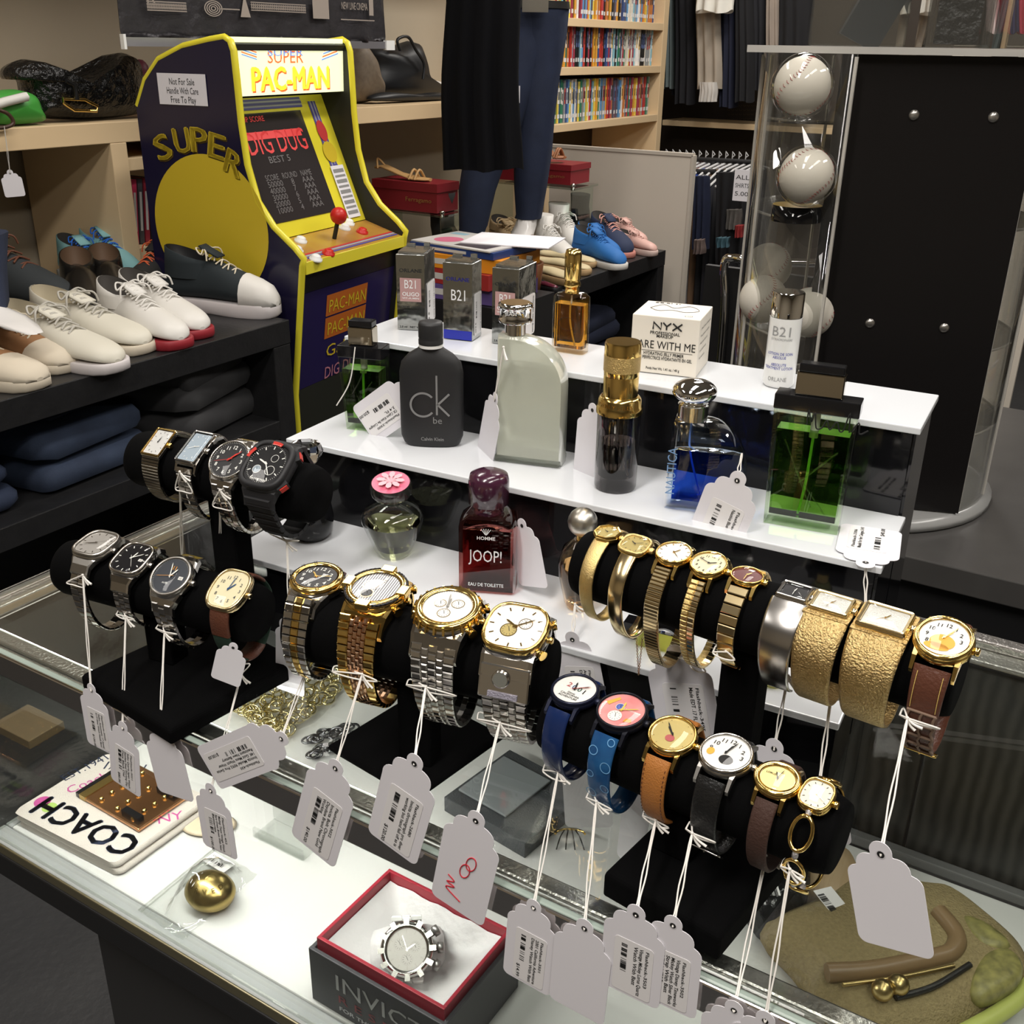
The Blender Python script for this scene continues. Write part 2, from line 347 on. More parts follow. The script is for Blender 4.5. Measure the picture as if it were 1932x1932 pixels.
# ---------------------------------------------------------------- black racks
def rack(label, m0, m1, n0, n1, z, low, name='display_rack'):
    r = thing(name, label, 'rack'); bm_ = mat('black_wood_veneer', (.010, .010, .011), .38, c2=(.02, .02, .021), noise=.4, ns=30, bump=.08, bs=120)
    board('rack_top', r, m0, m1, n0, n1, z - .06, z, bm_); board('lower_shelf', r, m0, m1, n0, n1 - .06, low - .05, low, bm_)
    for (a, b) in ((n1 - .06, n1), (n0, n0 + .05)): board('end_panel', r, m0 + .002, m1, a, b, 0.0, z - .061, bm_)
    board('back_panel', r, m1 - .01, m1, n0 + .05, n1 - .06, .0, z - .061, bm_)
    return r
rack('long black open rack along the left wall, shoes on top and jeans below', 1.845, 2.535, .35, 1.94, .86, onm(100, 960, 1.845).z)
rack('black rack below the dark trousers, far shoes on top', 1.735, 2.30, 3.0, 4.02, .75, .38)
# ---------------------------------------------------------------- arcade machine
YA = radians(64.6); AE = Vector((cos(YA), sin(YA), 0)); AD = Vector((-sin(YA), cos(YA), 0))
AO = at(573, 487, 1.0); AO.z = 0; AW = .48
def ap(px, py, off=0.): q = onp(px, py, AO + AE * off, AE) - AO; return (q.dot(AD), q.z)
prof = [ap(*p) for p in ((573, 500), (576, 488), (560, 468), (520, 428), (490, 380), (470, 310), (458, 230), (450, 150), (444, 96), (438, 78), (428, 71), (400, 76), (350, 88), (305, 112), (280, 150), (271, 200))]
dpt = max(p[0] for p in prof) + .01
prof[-1] = (dpt, prof[-1][1]); foot = ap(560, 745)[0]
out = prof + [(dpt, .02), (foot + .02, .02), (foot, .10)] + [(foot, ap(560, 745)[1])]
navy = mat('dark_navy_laminate', (.012, .010, .035), .18); yel = mat('yellow_moulding', (.75, .66, .04), .3)
yel2 = mat('yellow_print', (.62, .46, .03), .3); ylit = mat('marquee_yellow', (.9, .75, .05), .4, em=.9)
blkm = mat('matte_black_panel', (.015, .016, .012), .5)
ar = thing('arcade_machine', 'arcade cabinet with navy yellow side art, lit marquee and red ball joystick', 'arcade machine', frame(AO, AE, AD, Vector((0, 0, 1))))
SF = Matrix(((0, 0, 1, 0), (1, 0, 0, 0), (0, 1, 0, 0), (0, 0, 0, 1)))     # profile (depth, z) -> local
def side(off, art):
    mb = MB().prism(out, off, off + .016, navy if art else blkm, SF); o = mb.build('side_panel', ar)
    P = [(a[0], a[1]) for a in out[:16]] ; P = [(foot, .10), (foot, ap(560, 745)[1])] + P
    MB().tube([(off + .008, p[0] - .001, p[1]) for p in P], .0095, yel, n=8).build('edge_moulding', ar)
    return o
sp = side(-.016, True); side(AW, False)
# side art: text arc, plain disc
XF = Matrix(((0, 0, -1, -.0172), (-1, 0, 0, 0), (0, 1, 0, 0), (0, 0, 0, 1)))   # art plane: x to the right as seen = -depth
def art(px, py): s, z = ap(px, py); return (-s, z)
mb = MB(); c0 = art(405, 425); r0 = art(303, 425); ry = (art(400, 292)[1] - art(400, 560)[1]) / 2; rx = abs(c0[0] - r0[0])
mb.add([(c0[0] + rx * cos(2 * pi * i / 60), c0[1] - .005 + ry * sin(2 * pi * i / 60), 0) for i in range(60)], [tuple(range(60))], yel2, XF)
mb.build('yellow_disc_print', sp)
mb = MB(); letters = (('S', 318, 283, .35), ('U', 349, 266, .12), ('P', 377, 262, -.02), ('E', 406, 268, -.2), ('R', 436, 294, -.4))
for ch, px, py, rot in letters:
    a = art(px, py)
    for dz, mtt, off in ((.0, mat('brown_outline_print', (.1, .06, .01), .4), (.003, -.004)), (-.0006, yel2, (0, 0))):
        for e in ((0, 0), (.002, 0), (0, .002), (-.002, 0), (.004, 0)): mb.text(ch, .085, mtt, XF @ T(a[0] - .022 + off[0] + e[0], a[1] - .03 + off[1] + e[1], -dz * 1.0 if 0 else (.0 if dz == 0 else .0007)) @ RZ(rot), w=.05)
mb.build('side_lettering', sp)
# printed notice
q0, q1 = art(305, 137), art(402, 200); nb = MB().quad(abs(q1[0] - q0[0]), abs(q1[1] - q0[1]), paper, XF @ T((q0[0] + q1[0]) / 2, (q0[1] + q1[1]) / 2, .0012))
for k, t in enumerate(('Not For Sale', 'Handle With Care', 'Free To Play')): nb.text(t, .022, ink, XF @ T((q0[0] + q1[0]) / 2 - (.05 if k == 1 else .04), q0[1] - .026 - k * .021, .0018), w=.1 if k == 1 else .08)
tag_(nb.build('taped_notice', sp), 'white notice taped to the side')
# body between the sides (x 0..AW)
def ls(px, py, off=0): return ap(px, py, off)
m0 = ls(450, 178); m1 = ls(440, 84)
def panel(name, a, b, mt, th=.012, x0=.001, x1=AW - .001, par=None):     # panel spanning the width between two profile points
    d = Vector((0, b[0] - a[0], b[1] - a[1])); L = d.length; y = d / L; n = Vector((1, 0, 0)).cross(y)
    M = frame(Vector(((x0 + x1) / 2, (a[0] + b[0]) / 2, (a[1] + b[1]) / 2)), Vector((1, 0, 0)), y, n)
    mb = MB().box(x1 - x0, L, th, mt, M, c=(0, 0, -th / 2)); return mb, M, L
mqa = (prof[7][0] + .022, prof[7][1] - .040); mqb = (prof[9][0] + .008, prof[9][1] + .010)
mq, MM, L = panel('marquee', mqa, mqb, mat('lit_marquee_cream', (.85, .88, .55), .4, em=.8))
mqo = mq.build('marquee', ar)
mt_ = MB(); rd = mat('marquee_red', (.8, .15, .04), .4, em=.7); bl = mat('marquee_blue', (.15, .3, .7), .4, em=.7)
mt_.text('SUPER', .042, rd, MM @ T(-.10, L * .06, .0012), w=.15); mt_.text('SUPER', .022, bl, MM @ T(-.10, L * .06 + .017, .0016), w=.15)
for dx, mm_, zz in ((.004, rd, .001), (0, ylit, .0018)):
    for e in ((0, 0), (.003, 0), (-.003, 0), (0, .003)): mt_.text('PAC-MAN', .078, mm_, MM @ T(-.17 + dx + e[0], -L * .42 - dx + e[1], zz), w=.33)
for k in range(5): mt_.quad(.08 - k * .008, .003, (bl, rd)[k % 2], MM @ T(.175, L * (.17 + .05 * k), .001) @ RZ(.2)); mt_.quad(.06, .0025, (bl, rd)[k % 2], MM @ T(-.17, L * (.17 + .04 * k), .001) @ RZ(-.2))
mt_.build('marquee_lettering', mqo)
sb = (prof[3][0] + .045, prof[3][1] - .045); st = (prof[7][0] + .10, prof[7][1] - .05)
bz_, MB_, L = panel('bezel', sb, st, yel); bo = bz_.build('screen_surround', ar)
MB().quad(AW * .62, L * .78, mat('dark_monitor_glass', (.035, .03, .03), .12), MB_ @ T(-.035, .0, .002)).build('monitor', bo)
sx = MB(); txt = mat('screen_red', (.6, .05, .05), .4, em=.35); txg = mat('screen_grey', (.16, .15, .15), .4, em=.1)
sx.text('DIG DUG', .085, txt, MB_ @ T(-.165, L * .10, .003), w=.25); sx.quad(.24, .02, txt, MB_ @ T(-.04, L * .23, .003)); sx.text('1 UP SCORE', .02, txt, MB_ @ T(-.16, L * .33, .003), w=.1); sx.text('BEST 5', .025, txg, MB_ @ T(-.1, L * .03, .003), w=.09)
for k in range(6): sx.text('SCORE   ROUND   NAME' if k == 0 else '%d0000     %d     AAA' % (6 - k, 9 - k), .022, txg, MB_ @ T(-.14, -L * (.09 + .048 * k), .003), w=.2)
sx.build('screen_text', bo)
st_ = MB(); bl2 = mat('blue_stripe_print', (.08, .07, .3), .4); sil = mat('silver_stripe_print', (.35, .35, .42), .3)
for k, (mm_, w_) in enumerate(((bl2, .034), (sil, .02), (bl2, .008))):
    st_.quad(w_, L * .9, mm_, MB_ @ T(AW / 2 - .062, 0, .0014 + k * .0004)); st_.quad(AW * .75, w_ * .8, mm_, MB_ @ T(-.05, L * .45, .0014 + k * .0004))
st_.disc(.03, mat('red_print', (.5, .04, .04), .4), MB_ @ T(AW / 2 - .062, L * .22, .003), sx=.7); st_.disc(.03, yel2, MB_ @ T(AW / 2 - .06, .02, .003)); st_.quad(.03, .05, bl2, MB_ @ T(AW / 2 - .05, -.04, .003) @ RZ(.5))
st_.build('printed_stripes', bo)
ic = MB().quad(.062, .15, paper, MB_ @ T(AW / 2 - .055, -L * .26, .0045))
for k in range(9): ic.quad(.05, .006 if k % 2 else .010, mat('instruction_grey', (.25, .25, .25), .6), MB_ @ T(AW / 2 - .055, -L * .26 + .06 - k * .015, .0052))
ic.build('instruction_card', bo)
# control panel
ca = (prof[1][0] + .004, prof[1][1] - .012); cb = (sb[0] - .0, sb[1] - .002)
cp_, MC_, L = panel('control_panel', ca, cb, mat('control_deck_print', (.5, .36, .03), .25, c2=(.35, .1, .05), noise=.5, ns=9), .02); co = cp_.build('control_deck', ar)
lip = MB().box(AW - .002, .012, .03, yel, c=(AW / 2, ca[0] + .002, ca[1] - .014)).build('front_lip', co)
for k, (mm_, o_) in enumerate(((bl2, .018), (sil, .028), (mat('red_print', (.5, .04, .04), .4), .036))): MB().quad(AW - .01, .007, mm_, MC_ @ T(0, -L / 2 + o_, .0008)).build('deck_stripe', co)
for (x, y, c_) in ((-.19, .0, 'w'), (-.12, .04, 'w'), (-.19, -.06, 'w'), (-.12, -.05, 'r'), (.10, .05, 'w'), (.15, .07, 'w'), (.13, .01, 'r')):
    bm_ = white if c_ == 'w' else red
    MB().lathe([(.017, 0), (.017, .005), (.012, .006), (.012, .012), (.008, .014)], bm_, MC_ @ T(x, y - .005, 0), 20).build('button', co, label=('white' if c_ == 'w' else 'red') + ' push button')
js = MB().lathe([(.006, 0), (.006, .05)], blkm, MC_ @ T(0, .01, 0), 12); js.ball(.023, red, MC_ @ T(0, .01, .065)); js.build('joystick', co, label='red ball-top joystick')
z0_ = ap(560, 745)[1]; zk = ap(560, 560)[1]; fe = lambda z: foot + (ca[0] - foot) * (z - z0_) / (ca[1] - z0_) + .02
lo_, ML_, L = panel('lower_front', (fe(zk), zk + .001), (fe(ca[1] - .03), ca[1] - .03), mat('black_front_panel', (.013, .012, .016), .35)); fo_ = lo_.build('lower_front_panel', ar)
ko_, MK_, Lk = panel('kick_art', (fe(z0_), z0_), (fe(zk), zk), mat('navy_base_print', (.02, .014, .07), .3)); kk = ko_.build('kick_panel', ar)
MB().box(AW - .002, .012, z0_ - .022, blkm, c=(AW / 2, foot + .026, z0_ / 2 + .01)).build('toe_board', ar)
lg = MB(); og = mat('orange_logo', (.45, .12, .02), .4)
for k, t in enumerate(('PAC-MAN', 'PAC-MAN', 'Galaga', 'DIG DUG')):
    y = Lk * (.5 - .2 - .24 * k)
    (lg.quad(.2, .06, og, MK_ @ T(.0, y, .001)) if k < 2 else None); lg.text(t, .05, yel2 if k < 3 else mat('pink_print', (.5, .2, .25), .4), MK_ @ T(-.09, y - .02, .002), w=.18)
lg.build('kick_panel_logos', kk)
# roof and back
MB().prism([(a[0] + .0, a[1] - .006) for a in prof[9:]] + [(dpt, .05), (dpt - .02, .05), (dpt - .02, prof[-1][1] - .02)] + [(a[0] + .006, a[1] - .02) for a in reversed(prof[9:-1])], .001, AW - .001, blkm, SF).build('rear_shell', ar)
# ================================================================ showcase
CF, CB, CL, CRr = .476, 1.005, .95, -1.05      # front n, back n, left m, right m
alu = mat('brushed_aluminium', (.5, .48, .46), .3, 1, bump=.25, bs=300, spec=.5)
aluc = mat('bright_aluminium_lip', (.75, .72, .7), .14, 1)
gp = pane('clear_case_glass', (.955, .975, .96), 1.0)
gedge = mat('green_glass_edge', (.30, .36, .32), .25, spec=.8)
woodb = mat('black_ash_laminate', (.012, .012, .011), .3, c2=(.035, .033, .03), ns=26, wave=3, noise=.3)
deckm = mat('white_laminate_deck', (.60, .60, .585), .4)
cs = thing('display_case', 'low glass topped showcase with brushed metal rails, watches and perfumes standing on it', 'showcase')
def cb(name, m0, m1, n0, n1, z0, z1, mt, **k): return board(name, cs, m0, m1, n0, n1, z0, z1, mt, **k)
DZ = .708
cb('glass_top', CL - .004, CRr, CF + .004, CB - .004, GZ - .006, GZ, gp)
g = MB()
cb('front_rail', CL, CRr, CF - .004, CF + .014, GZ - .022, GZ - .0085, alu)
cb('rail_lip', CL, CRr, CF - .006, CF - .003, GZ - .024, GZ + .0008, aluc)
cb('front_strip', CL - .02, CRr, CF + .015, CF + .03, GZ - .0105, GZ - .0065, alu)
cb('glass_edge_band', CL, CRr, CF - .0028, CF + .0035, GZ - .008, GZ + .0005, gedge)
cb('left_rail', CL, CL - .016, CF + .032, CB, GZ - .02, GZ - .0065, alu); cb('left_rail_lip', CL + .003, CL, CF, CB, GZ - .022, GZ + .001, aluc)
cb('left_strip', CL - .0165, CL - .032, CF + .034, CB, GZ - .011, GZ - .0066, aluc)
cb('back_rail', CL, CRr, CB - .003, CB + .014, GZ - .02, GZ + .0015, alu); cb('back_strip', CL - .03, CRr, CB - .03, CB - .004, GZ - .012, GZ - .0066, alu)
cb('front_glass', CL - .004, CRr, CF + .002, CF + .007, DZ, GZ - .023, gp)
cb('left_glass', CL - .002, CL - .007, CF + .008, CB - .01, DZ, GZ - .023, gp)
cb('back_door', CL - .01, .1, CB - .012, CB - .004, DZ, GZ - .021, woodb); cb('back_door', .098, CRr, CB - .02, CB - .0125, DZ, GZ - .021, woodb)
cb('door_track', CL - .01, CRr, CB - .034, CB - .021, DZ, DZ + .012, mat('grey_plastic_track', (.12, .12, .12), .4))
cb('deck', CL - .012, CRr, CF + .022, CB - .035, DZ - .012, DZ, deckm)
cb('frosted_sill', CL - .0, CRr, CF - .0, CF + .0215, DZ - .012, DZ - .0005, mat('frosted_grey_sill', (.32, .33, .33), .3)); cb('sill_gold_edge', CL, CRr, CF - .003, CF - .0005, DZ - .012, DZ + .001, mat('tarnished_brass_edge', (.42, .38, .24), .3, .9))
cb('left_sill', CL + .0, CL - .0115, CF + .022, CB, DZ - .012, DZ - .0005, mat('frosted_grey_sill'))
cb('base_rim', CL + .004, CRr, CF - .004, CB, DZ - .045, DZ - .0125, blk)
cb('pedestal', CL - .12, CL - .36, CF + .03, CB - .03, .0, DZ - .046, mat('charcoal_laminate', (.03, .03, .031), .5)); cb('pedestal', CL - .95, CRr + .1, CF + .03, CB - .03, 0, DZ - .046, mat('charcoal_laminate'))
# strip lamp of the case under the front rail
L = bpy.data.lights.new('case_strip_lamp_light', 'AREA'); L.shape = 'RECTANGLE'; L.size = .5; L.size_y = .01; L.energy = 2.6; L.color = (1, .97, .92)
lo = bpy.data.objects.new('case_strip_lamp_light', L); COL.objects.link(lo); lo.matrix_world = T(room(.68, CF + .04, GZ - .0125)) @ RZ(YC) @ RX(radians(18))
cb('lamp_tube', CL - .03, CL - .53, CF + .031, CF + .038, GZ - .022, GZ - .013, mat('lamp_tube_white', (.8, .8, .76), .4, em=.6))
# ================================================================ stepped riser
YR = radians(-27.5); RXv = Vector((cos(YR), sin(YR), 0)); RYv = Vector((-sin(YR), cos(YR), 0))
Z1, Z2, Z3 = 1.22, 1.139, 1.056
acr = mat('white_acrylic', (.72, .74, .77), .12, coat=.3)
c1 = at(1739, 807, Z1); RO_ = Vector((c1.x, c1.y, GZ)); rw = .575; sd = .098      # right front corner of the top step
Rr = thing('stepped_riser', 'three step perfume riser with white shelf tops and glossy black fronts', 'riser', frame(RO_, RXv, RYv, Vector((0, 0, 1))))
for k, z in enumerate((Z1, Z2, Z3)):
    dep = sd if k else .105
    y0 = -k * sd
    MB().box(rw, dep + (.012 if k else 0), .006, acr, c=(-rw / 2, y0 + (dep + (.0 if k else 0)) / 2 - .002, z - GZ - .0031)).build('shelf_top', Rr, bevel=.001)
    MB().box(rw - .012, .004, z - GZ - .0075, blkgloss, c=(-rw / 2, y0 + .004, (z - GZ - .0075) / 2 + .0008)).build('front_panel', Rr)
    for x in (-.006, -rw + .006): MB().box(.005, dep - .008, z - GZ - .0075, blkgloss, c=(x, y0 + dep / 2 + .003, (z - GZ - .0075) / 2 + .0008)).build('side_panel', Rr)
def rl(p): q = p - RO_; return q.dot(RXv), q.dot(RYv)
# ================================================================ watch stands
def bar3(a, b, z): return at(a[0], a[1], z), at(b[0], b[1], z)
BR = .026
BARS = {}
def stand(name, label, base_c, byaw, bw, bd, bh, bars, post=.028):
    t = thing(name, label, 'watch stand', fz(base_c, byaw)); Mi = t.matrix_world.inverted()
    MB().cbox(bw, bd, bh, .003, velvet, c=(0, 0, bh / 2 + .0006)).build('base', t, bevel=.002)
    for key, A, B, r in bars:
        d = B - A; L = d.length; x = d / L; y = Vector((0, 0, 1)).cross(x).normalized(); zz = x.cross(y)
        Mb = frame((A + B) / 2, x, y, zz); BARS[key] = (Mb, L, r)
        pr_ = [(r * .0001, -L / 2), (r * .7, -L / 2), (r * .93, -L / 2 + .003), (r, -L / 2 + .009), (r, L / 2 - .009), (r * .93, L / 2 - .003), (r * .88, L / 2), (r * .0001, L / 2 - .001)]
        MB().lathe(pr_, velvet, Mi @ Mb @ RY(pi / 2), 40, caps=(False, False)).build('bar', t)
        m = (A + B) / 2; h = m.z - base_c.z - r * .8 - bh
        MB().box(post, post * .8, h, velvet, Mi @ fz(Vector((m.x, m.y, base_c.z + bh + h / 2)), atan2(d.y, d.x))).build('post', t, bevel=.002)
    return t
G0 = GZ + .0002
A1, B1 = bar3((128, 1066), (490, 1160), 1.06); A2, B2 = bar3((264, 862), (600, 935), 1.148)
stand('watch_stand', 'two tier black velvet watch stand at the left end of the showcase', Vector((-.282, .80, G0)), radians(-38), .13, .14, .016, (('LF', A1, B1, .0255), ('LB', A2, B2, .0255)))
A3, B3 = bar3((556, 1172), (1040, 1272), 1.082)
stand('watch_stand', 'single bar velvet stand on a thin square base, holding four oversized watches', Vector((-.075, .712, G0)), radians(-39), .10, .105, .006, (('C', A3, B3, .0285),))
A4, B4 = bar3((1098, 1058), (1810, 1285), 1.15); A5, B5 = bar3((1040, 1350), (1586, 1583), 1.06)
stand('watch_stand', 'two tier black velvet stand at the right, small gold watches along its top bar', Vector((.142, .572, G0)), radians(-39), .088, .135, .022, (('RB', A4, B4, .0255), ('RF', A5, B5, .0255)))
# ================================================================ table behind the case, tower
tb = thing('side_table', 'black woodgrain table right behind the showcase, carrying the clear tower', 'table')
TZ = .82
def tbb(name, m0, m1, n0, n1, z0, z1, mt=None): return board(name, tb, m0, m1, n0, n1, z0, z1, mt or mat('black_ash_table', (.045, .043, .042), .34, c2=(.075, .072, .068), ns=14, noise=.4))
tbb('table_top', .75, -1.3, 1.497, 2.35, TZ - .04, TZ); tbb('front_panel', .72, -1.3, 1.52, 1.535, 0, TZ - .041, blk); tbb('side_panel', .74, .72, 1.53, 2.3, 0, TZ - .041, blk)
# ================================================================ perfumes and boxes on the riser
foil = mat('silver_foil_card', (.55, .56, .55), .2, 1, bump=.08, bs=40); foild = mat('mirror_foil_front', (.42, .43, .41), .14, 1, bump=.05, bs=14)
clr = pane('clear_bottle_glass', (.93, .95, .94), 1.6); 
def pboxyaw(pl, pr_, pb, z, topy):
    a, b, c = at(*pl, z), at(*pr_, z), at(*pb, z); x = (b - a); w = x.length; x = x / w; y = Vector((-x.y, x.x, 0)); d = max(.02, (c - b).dot(y))
    return frame(a, x, y, Vector((0, 0, 1))), w, d, topz(a, topy) - z
FR = lambda w, h, M=None: (M or Matrix.Identity(4)) @ T(0, -.0003, 0) @ RX(pi / 2)          # front face plane: x right, y up
pinkp = mat('dusty_pink_panel', (.45, .27, .26), .35); wink = mat('white_print', (.8, .8, .8), .5); dink = mat('dark_foil_print', (.03, .03, .03), .4); blup = mat('cobalt_print', (.02, .03, .35), .3)
def barcode(mb, M, L, h, seed=1, mt=ink, n=28):
    rnd = random.Random(seed); x = 0; st = L / n
    for i in range(n):
        if rnd.random() < .62: mb.quad(st * rnd.choice((.5, .8, 1.1)), h, mt, M @ T(x, 0, 0))
        x += st
def sticker_(par, M, w, h, lines, price, seed, dx=0., bevel=.003):
    # rotated price sticker: local x across, y up; the writing runs downwards
    mb = MB().prism(rrect(w, h, min(w, h) * .1), 0, .0002, sticker, M)
    X = M @ T(0, 0, .0004) @ RZ(-pi / 2)            # text x runs down
    fs = w * .135
    for k, (t, yy) in enumerate(zip(lines, (.35, .19, .05, -.08))):
        mb.text(t, fs * (.85 if k == 0 else 1.0), ink, X @ T(-h * .44, w * yy - fs * .3, 0), w=min(h * .9, len(t) * fs * .6))
    barcode(mb, X @ T(-h * .40, -w * .24, 0), h * .52, w * .15, seed)
    if price: mb.text(price, fs * 1.1, ink, X @ T(h * .2, -w * .38, 0), w=fs * .62 * len(price))
    return mb.build('price_sticker', par)
def orlane(pl, prr, pb, topy, kind, label, st=True, sl=()):
    M, w, d, h = pboxyaw(pl, prr, pb, Z1, topy); t = thing('skincare_carton', label, 'perfume box', M @ T(0, 0, .0005))
    mb = MB(); mb.box(w, d, h, foil, c=(w / 2, d / 2, h / 2)); mb.quad(w * .99, h * .985, foild, T(w / 2, -.0004, h / 2) @ RX(pi / 2)); o = mb.build('carton', t, bevel=.0006)
    MB().box(w * .9, d * .8, .002, foil, T(w / 2, d / 2, h + .001) @ RY(.03)).box(w * .3, .004, .003, foil, T(w * .2, d * .9, h + .003)).box(w * .2, .003, .005, foil, T(w * .75, d * .95, h + .003)).build('top_flap', t)
    F = T(0, -.0008, 0) @ RX(pi / 2); p = MB(); p.text('ORLANE', w * .17, dink if kind != 'b' else mat('navy_foil_print', (.03, .03, .2), .3), F @ T(w * .1, h * .77, 0), w=w * .8)
    if kind != 'b':
        p.quad(w * .75, h * .31, pinkp, F @ T(w * .5, h * .54, .0)); p.text('B21', w * .42, wink, F @ T(w * .27, h * .56, .0003), w=w * .4); p.text('OLIGO', w * .19, wink, F @ T(w * .2, h * .46, .0003), w=w * .6); p.text('VIT-A-MIN', w * .08, wink, F @ T(w * .2, h * .42, .0003), w=w * .6)
        p.text('CREME LEGERE', w * .1, dink, F @ T(w * .15, h * .3, .0), w=w * .7); p.text('APAISANTE', w * .1, dink, F @ T(w * .22, h * .25, 0), w=w * .55); p.text('2.5 ml   NET WT.', w * .09, dink, F @ T(w * .08, h * .03, 0), w=w * .8)
    else:
        p.text('B21', w * .5, wink, F @ T(w * .26, h * .52, 0), w=w * .48); p.quad(w * .98, h * .12, blup, F @ T(w / 2, h * .065, 0))
    p.build('printed_front', t)
    if st: sticker_(t, T(w + .0004, d * .55, h * .33) @ RZ(pi / 2) @ RX(pi / 2), d * .75, h * .55, ['Orlane B21 Nitro Bottle'], '$ 8.00', 5)
    return t
orlane((750.5, 622), (803, 625), (823, 606), 480, 'a', 'silver foil carton with pink panel, leftmost of the three on the top step')
orlane((837, 639), (891, 644.6), (910, 633), 495, 'b', 'silver foil carton with blue band at its foot, middle of the three cartons')
orlane((928, 648), (977, 654), (1004, 633), 505, 'c', 'silver foil carton with pink panel behind the frosted perfume bottle')
# cream cube box
M, w, d, h = pboxyaw((1187, 700), (1312, 714.4), (1350, 684.7), Z1, 592.8)
t = thing('makeup_box', 'cream cube makeup box with black lettering on the top step', 'box', M @ T(0, 0, .0005)); crm = mat('cream_card', (.80, .75, .66), .5)
MB().box(w, d, h, crm, c=(w / 2, d / 2, h / 2)).build('carton', t, bevel=.0008)
F = T(w / 2, -.0004, 0) @ RX(pi / 2); p = MB()
gl = mat('grey_fine_print', (.2, .19, .18), .6)
for (px_, s_) in ((-.135, 1),): 
    for k, seg in enumerate((((-.2, 0), (-.2, 1), (-.07, 0), (-.07, 1)), ((-.04, 1), (.02, .5), (.02, 0)), ((.02, .5), (.09, 1)), ((.12, 0), (.27, 1)), ((.12, 1), (.27, 0)))):
        p.tube([(x * w * .9, h * (.78 + .12 * y), .0) for x, y in seg], w * .012, ink, F, n=5)
p.text('PROFESSIONAL', w * .065, ink, F @ T(0, h * .69, 0), al='CENTER'); p.text('MAKEUP', w * .065, ink, F @ T(0, h * .635, 0), al='CENTER')
p.text('BARE WITH ME', w * .17, ink, F @ T(.0, h * .44, 0), w=w * .92, al='CENTER'); p.quad(w * .85, .0004, ink, F @ T(0, h * .40, 0))
p.text('HYDRATING JELLY PRIMER', w * .07, ink, F @ T(0, h * .325, 0), w=w * .6, al='CENTER'); p.text('BASE PERFECTRICE HYDRATANTE EN GEL', w * .07, ink, F @ T(0, h * .25, 0), w=w * .85, al='CENTER'); p.text('Poids Net Wt. 1.41 oz. / 40 g', w * .055, ink, F @ T(0, h * .07, 0), w=w * .5, al='CENTER')
S_ = T(w + .0004, 0, 0) @ RZ(pi / 2) @ RX(pi / 2)
for k in range(5): p.text('- Primes, hydrates and smooths skin', d * .05, gl, S_ @ T(d * .12, h * (.8 - .13 * k), 0), w=d * (.75 - .08 * k))
TP = T(w / 2, d / 2, h + .0004)
p.tube([(x * w, y * d, 0) for x, y in spline([(-.35, .0, 0), (-.2, .28, 0), (0, .1, 0), (.2, .3, 0), (.38, .05, 0), (.2, -.12, 0), (0, -.05, 0), (-.2, -.15, 0), (-.35, 0, 0)], 5) for x, y in [(x, y)]] if 0 else [tuple((v.x * w, v.y * d, 0)) for v in spline([(-.35, .0, 0), (-.2, .28, 0), (0, .1, 0), (.2, .3, 0), (.38, .05, 0), (.2, -.12, 0), (0, -.05, 0), (-.2, -.15, 0), (-.35, 0, 0)], 5)], .0003, gl, TP, n=4)
p.ring2(.05 * w, .06 * w, gl, TP @ T(w * .3, -d * .35, 0)); p.text('H', .06 * w, gl, TP @ T(w * .285, -d * .38, 0)); barcode(p, TP @ T(-w * .35, d * .4, 0), w * .4, d * .05, 3); p.text('Care Jelly Primer 99c', w * .05, gl, TP @ T(-w * .35, d * .45, 0))
p.build('printed_design', t)
# generic bottle helpers -----------------------------------------------------------
def bt(name, label, px, py, z, yaw=YR, cat='perfume bottle'):
    b = at(px, py, z); return thing(name, label, cat, fz(b + Vector((0, 0, .0006)), yaw)), b, pxm(b)
def hz(b, py): return topz(b, py) - b.z
def tubein(t, z0, z1, bend=.006, r=.0009, mt=None): MB().tube(spline([(0, 0, z1), (0, 0, (z0 + z1) / 2), (bend, 0, z0)], 5), r, mt or mat('clear_dip_tube', (.6, .6, .58), .3), n=6).build('dip_tube', t)
# gold-capped amber bottle (top step)
t, b, s = bt('perfume_bottle', 'small amber perfume with tall gold spray cap, on the top step', 1075, 663, Z1); wd = 66 * s; H1 = hz(b, 553); H2 = hz(b, 470); Hn = hz(b, 541)
o_ = rrect(wd, wd * .5, wd * .12)
MB().puck(o_, [(0, .0), (0, H1 * .93), (wd * .12, H1), (wd * .3, H1 * 1.02)], pane('amber_bottle_glass', (.95, .9, .8), 1.6)).build('glass_body', t)
MB().puck(rrect(wd * .9, wd * .42, wd * .1), [(0, H1 * .08), (0, H1 * .82)], glass('amber_perfume', (.95, .5, .06), 0, 1.3)).build('liquid', t)
MB().lathe([(wd * .2, H1), (wd * .2, Hn), (wd * .235, Hn), (wd * .235, Hn + .003), (wd * .21, Hn + .004), (wd * .21, Hn + .007), (wd * .235, Hn + .008), (wd * .235, H2 - .006), (wd * .2, H2 - .001), (wd * .1, H2)], gold, None, 36).build('cap', t)
p = MB(); p.ring2(.0088, .0092, ink, T(0, -wd * .251, H1 * .5) @ RX(pi / 2), sy=.7); p.text('FLAMMABLE', .0025, ink, T(0, -wd * .251, H1 * .2) @ RX(pi / 2), al='CENTER'); p.text('24 ml', .0022, ink, T(0, -wd * .251, H1 * .12) @ RX(pi / 2), al='CENTER'); p.build('printed_label', t); tubein(t, H1 * .1, H1 * .95)
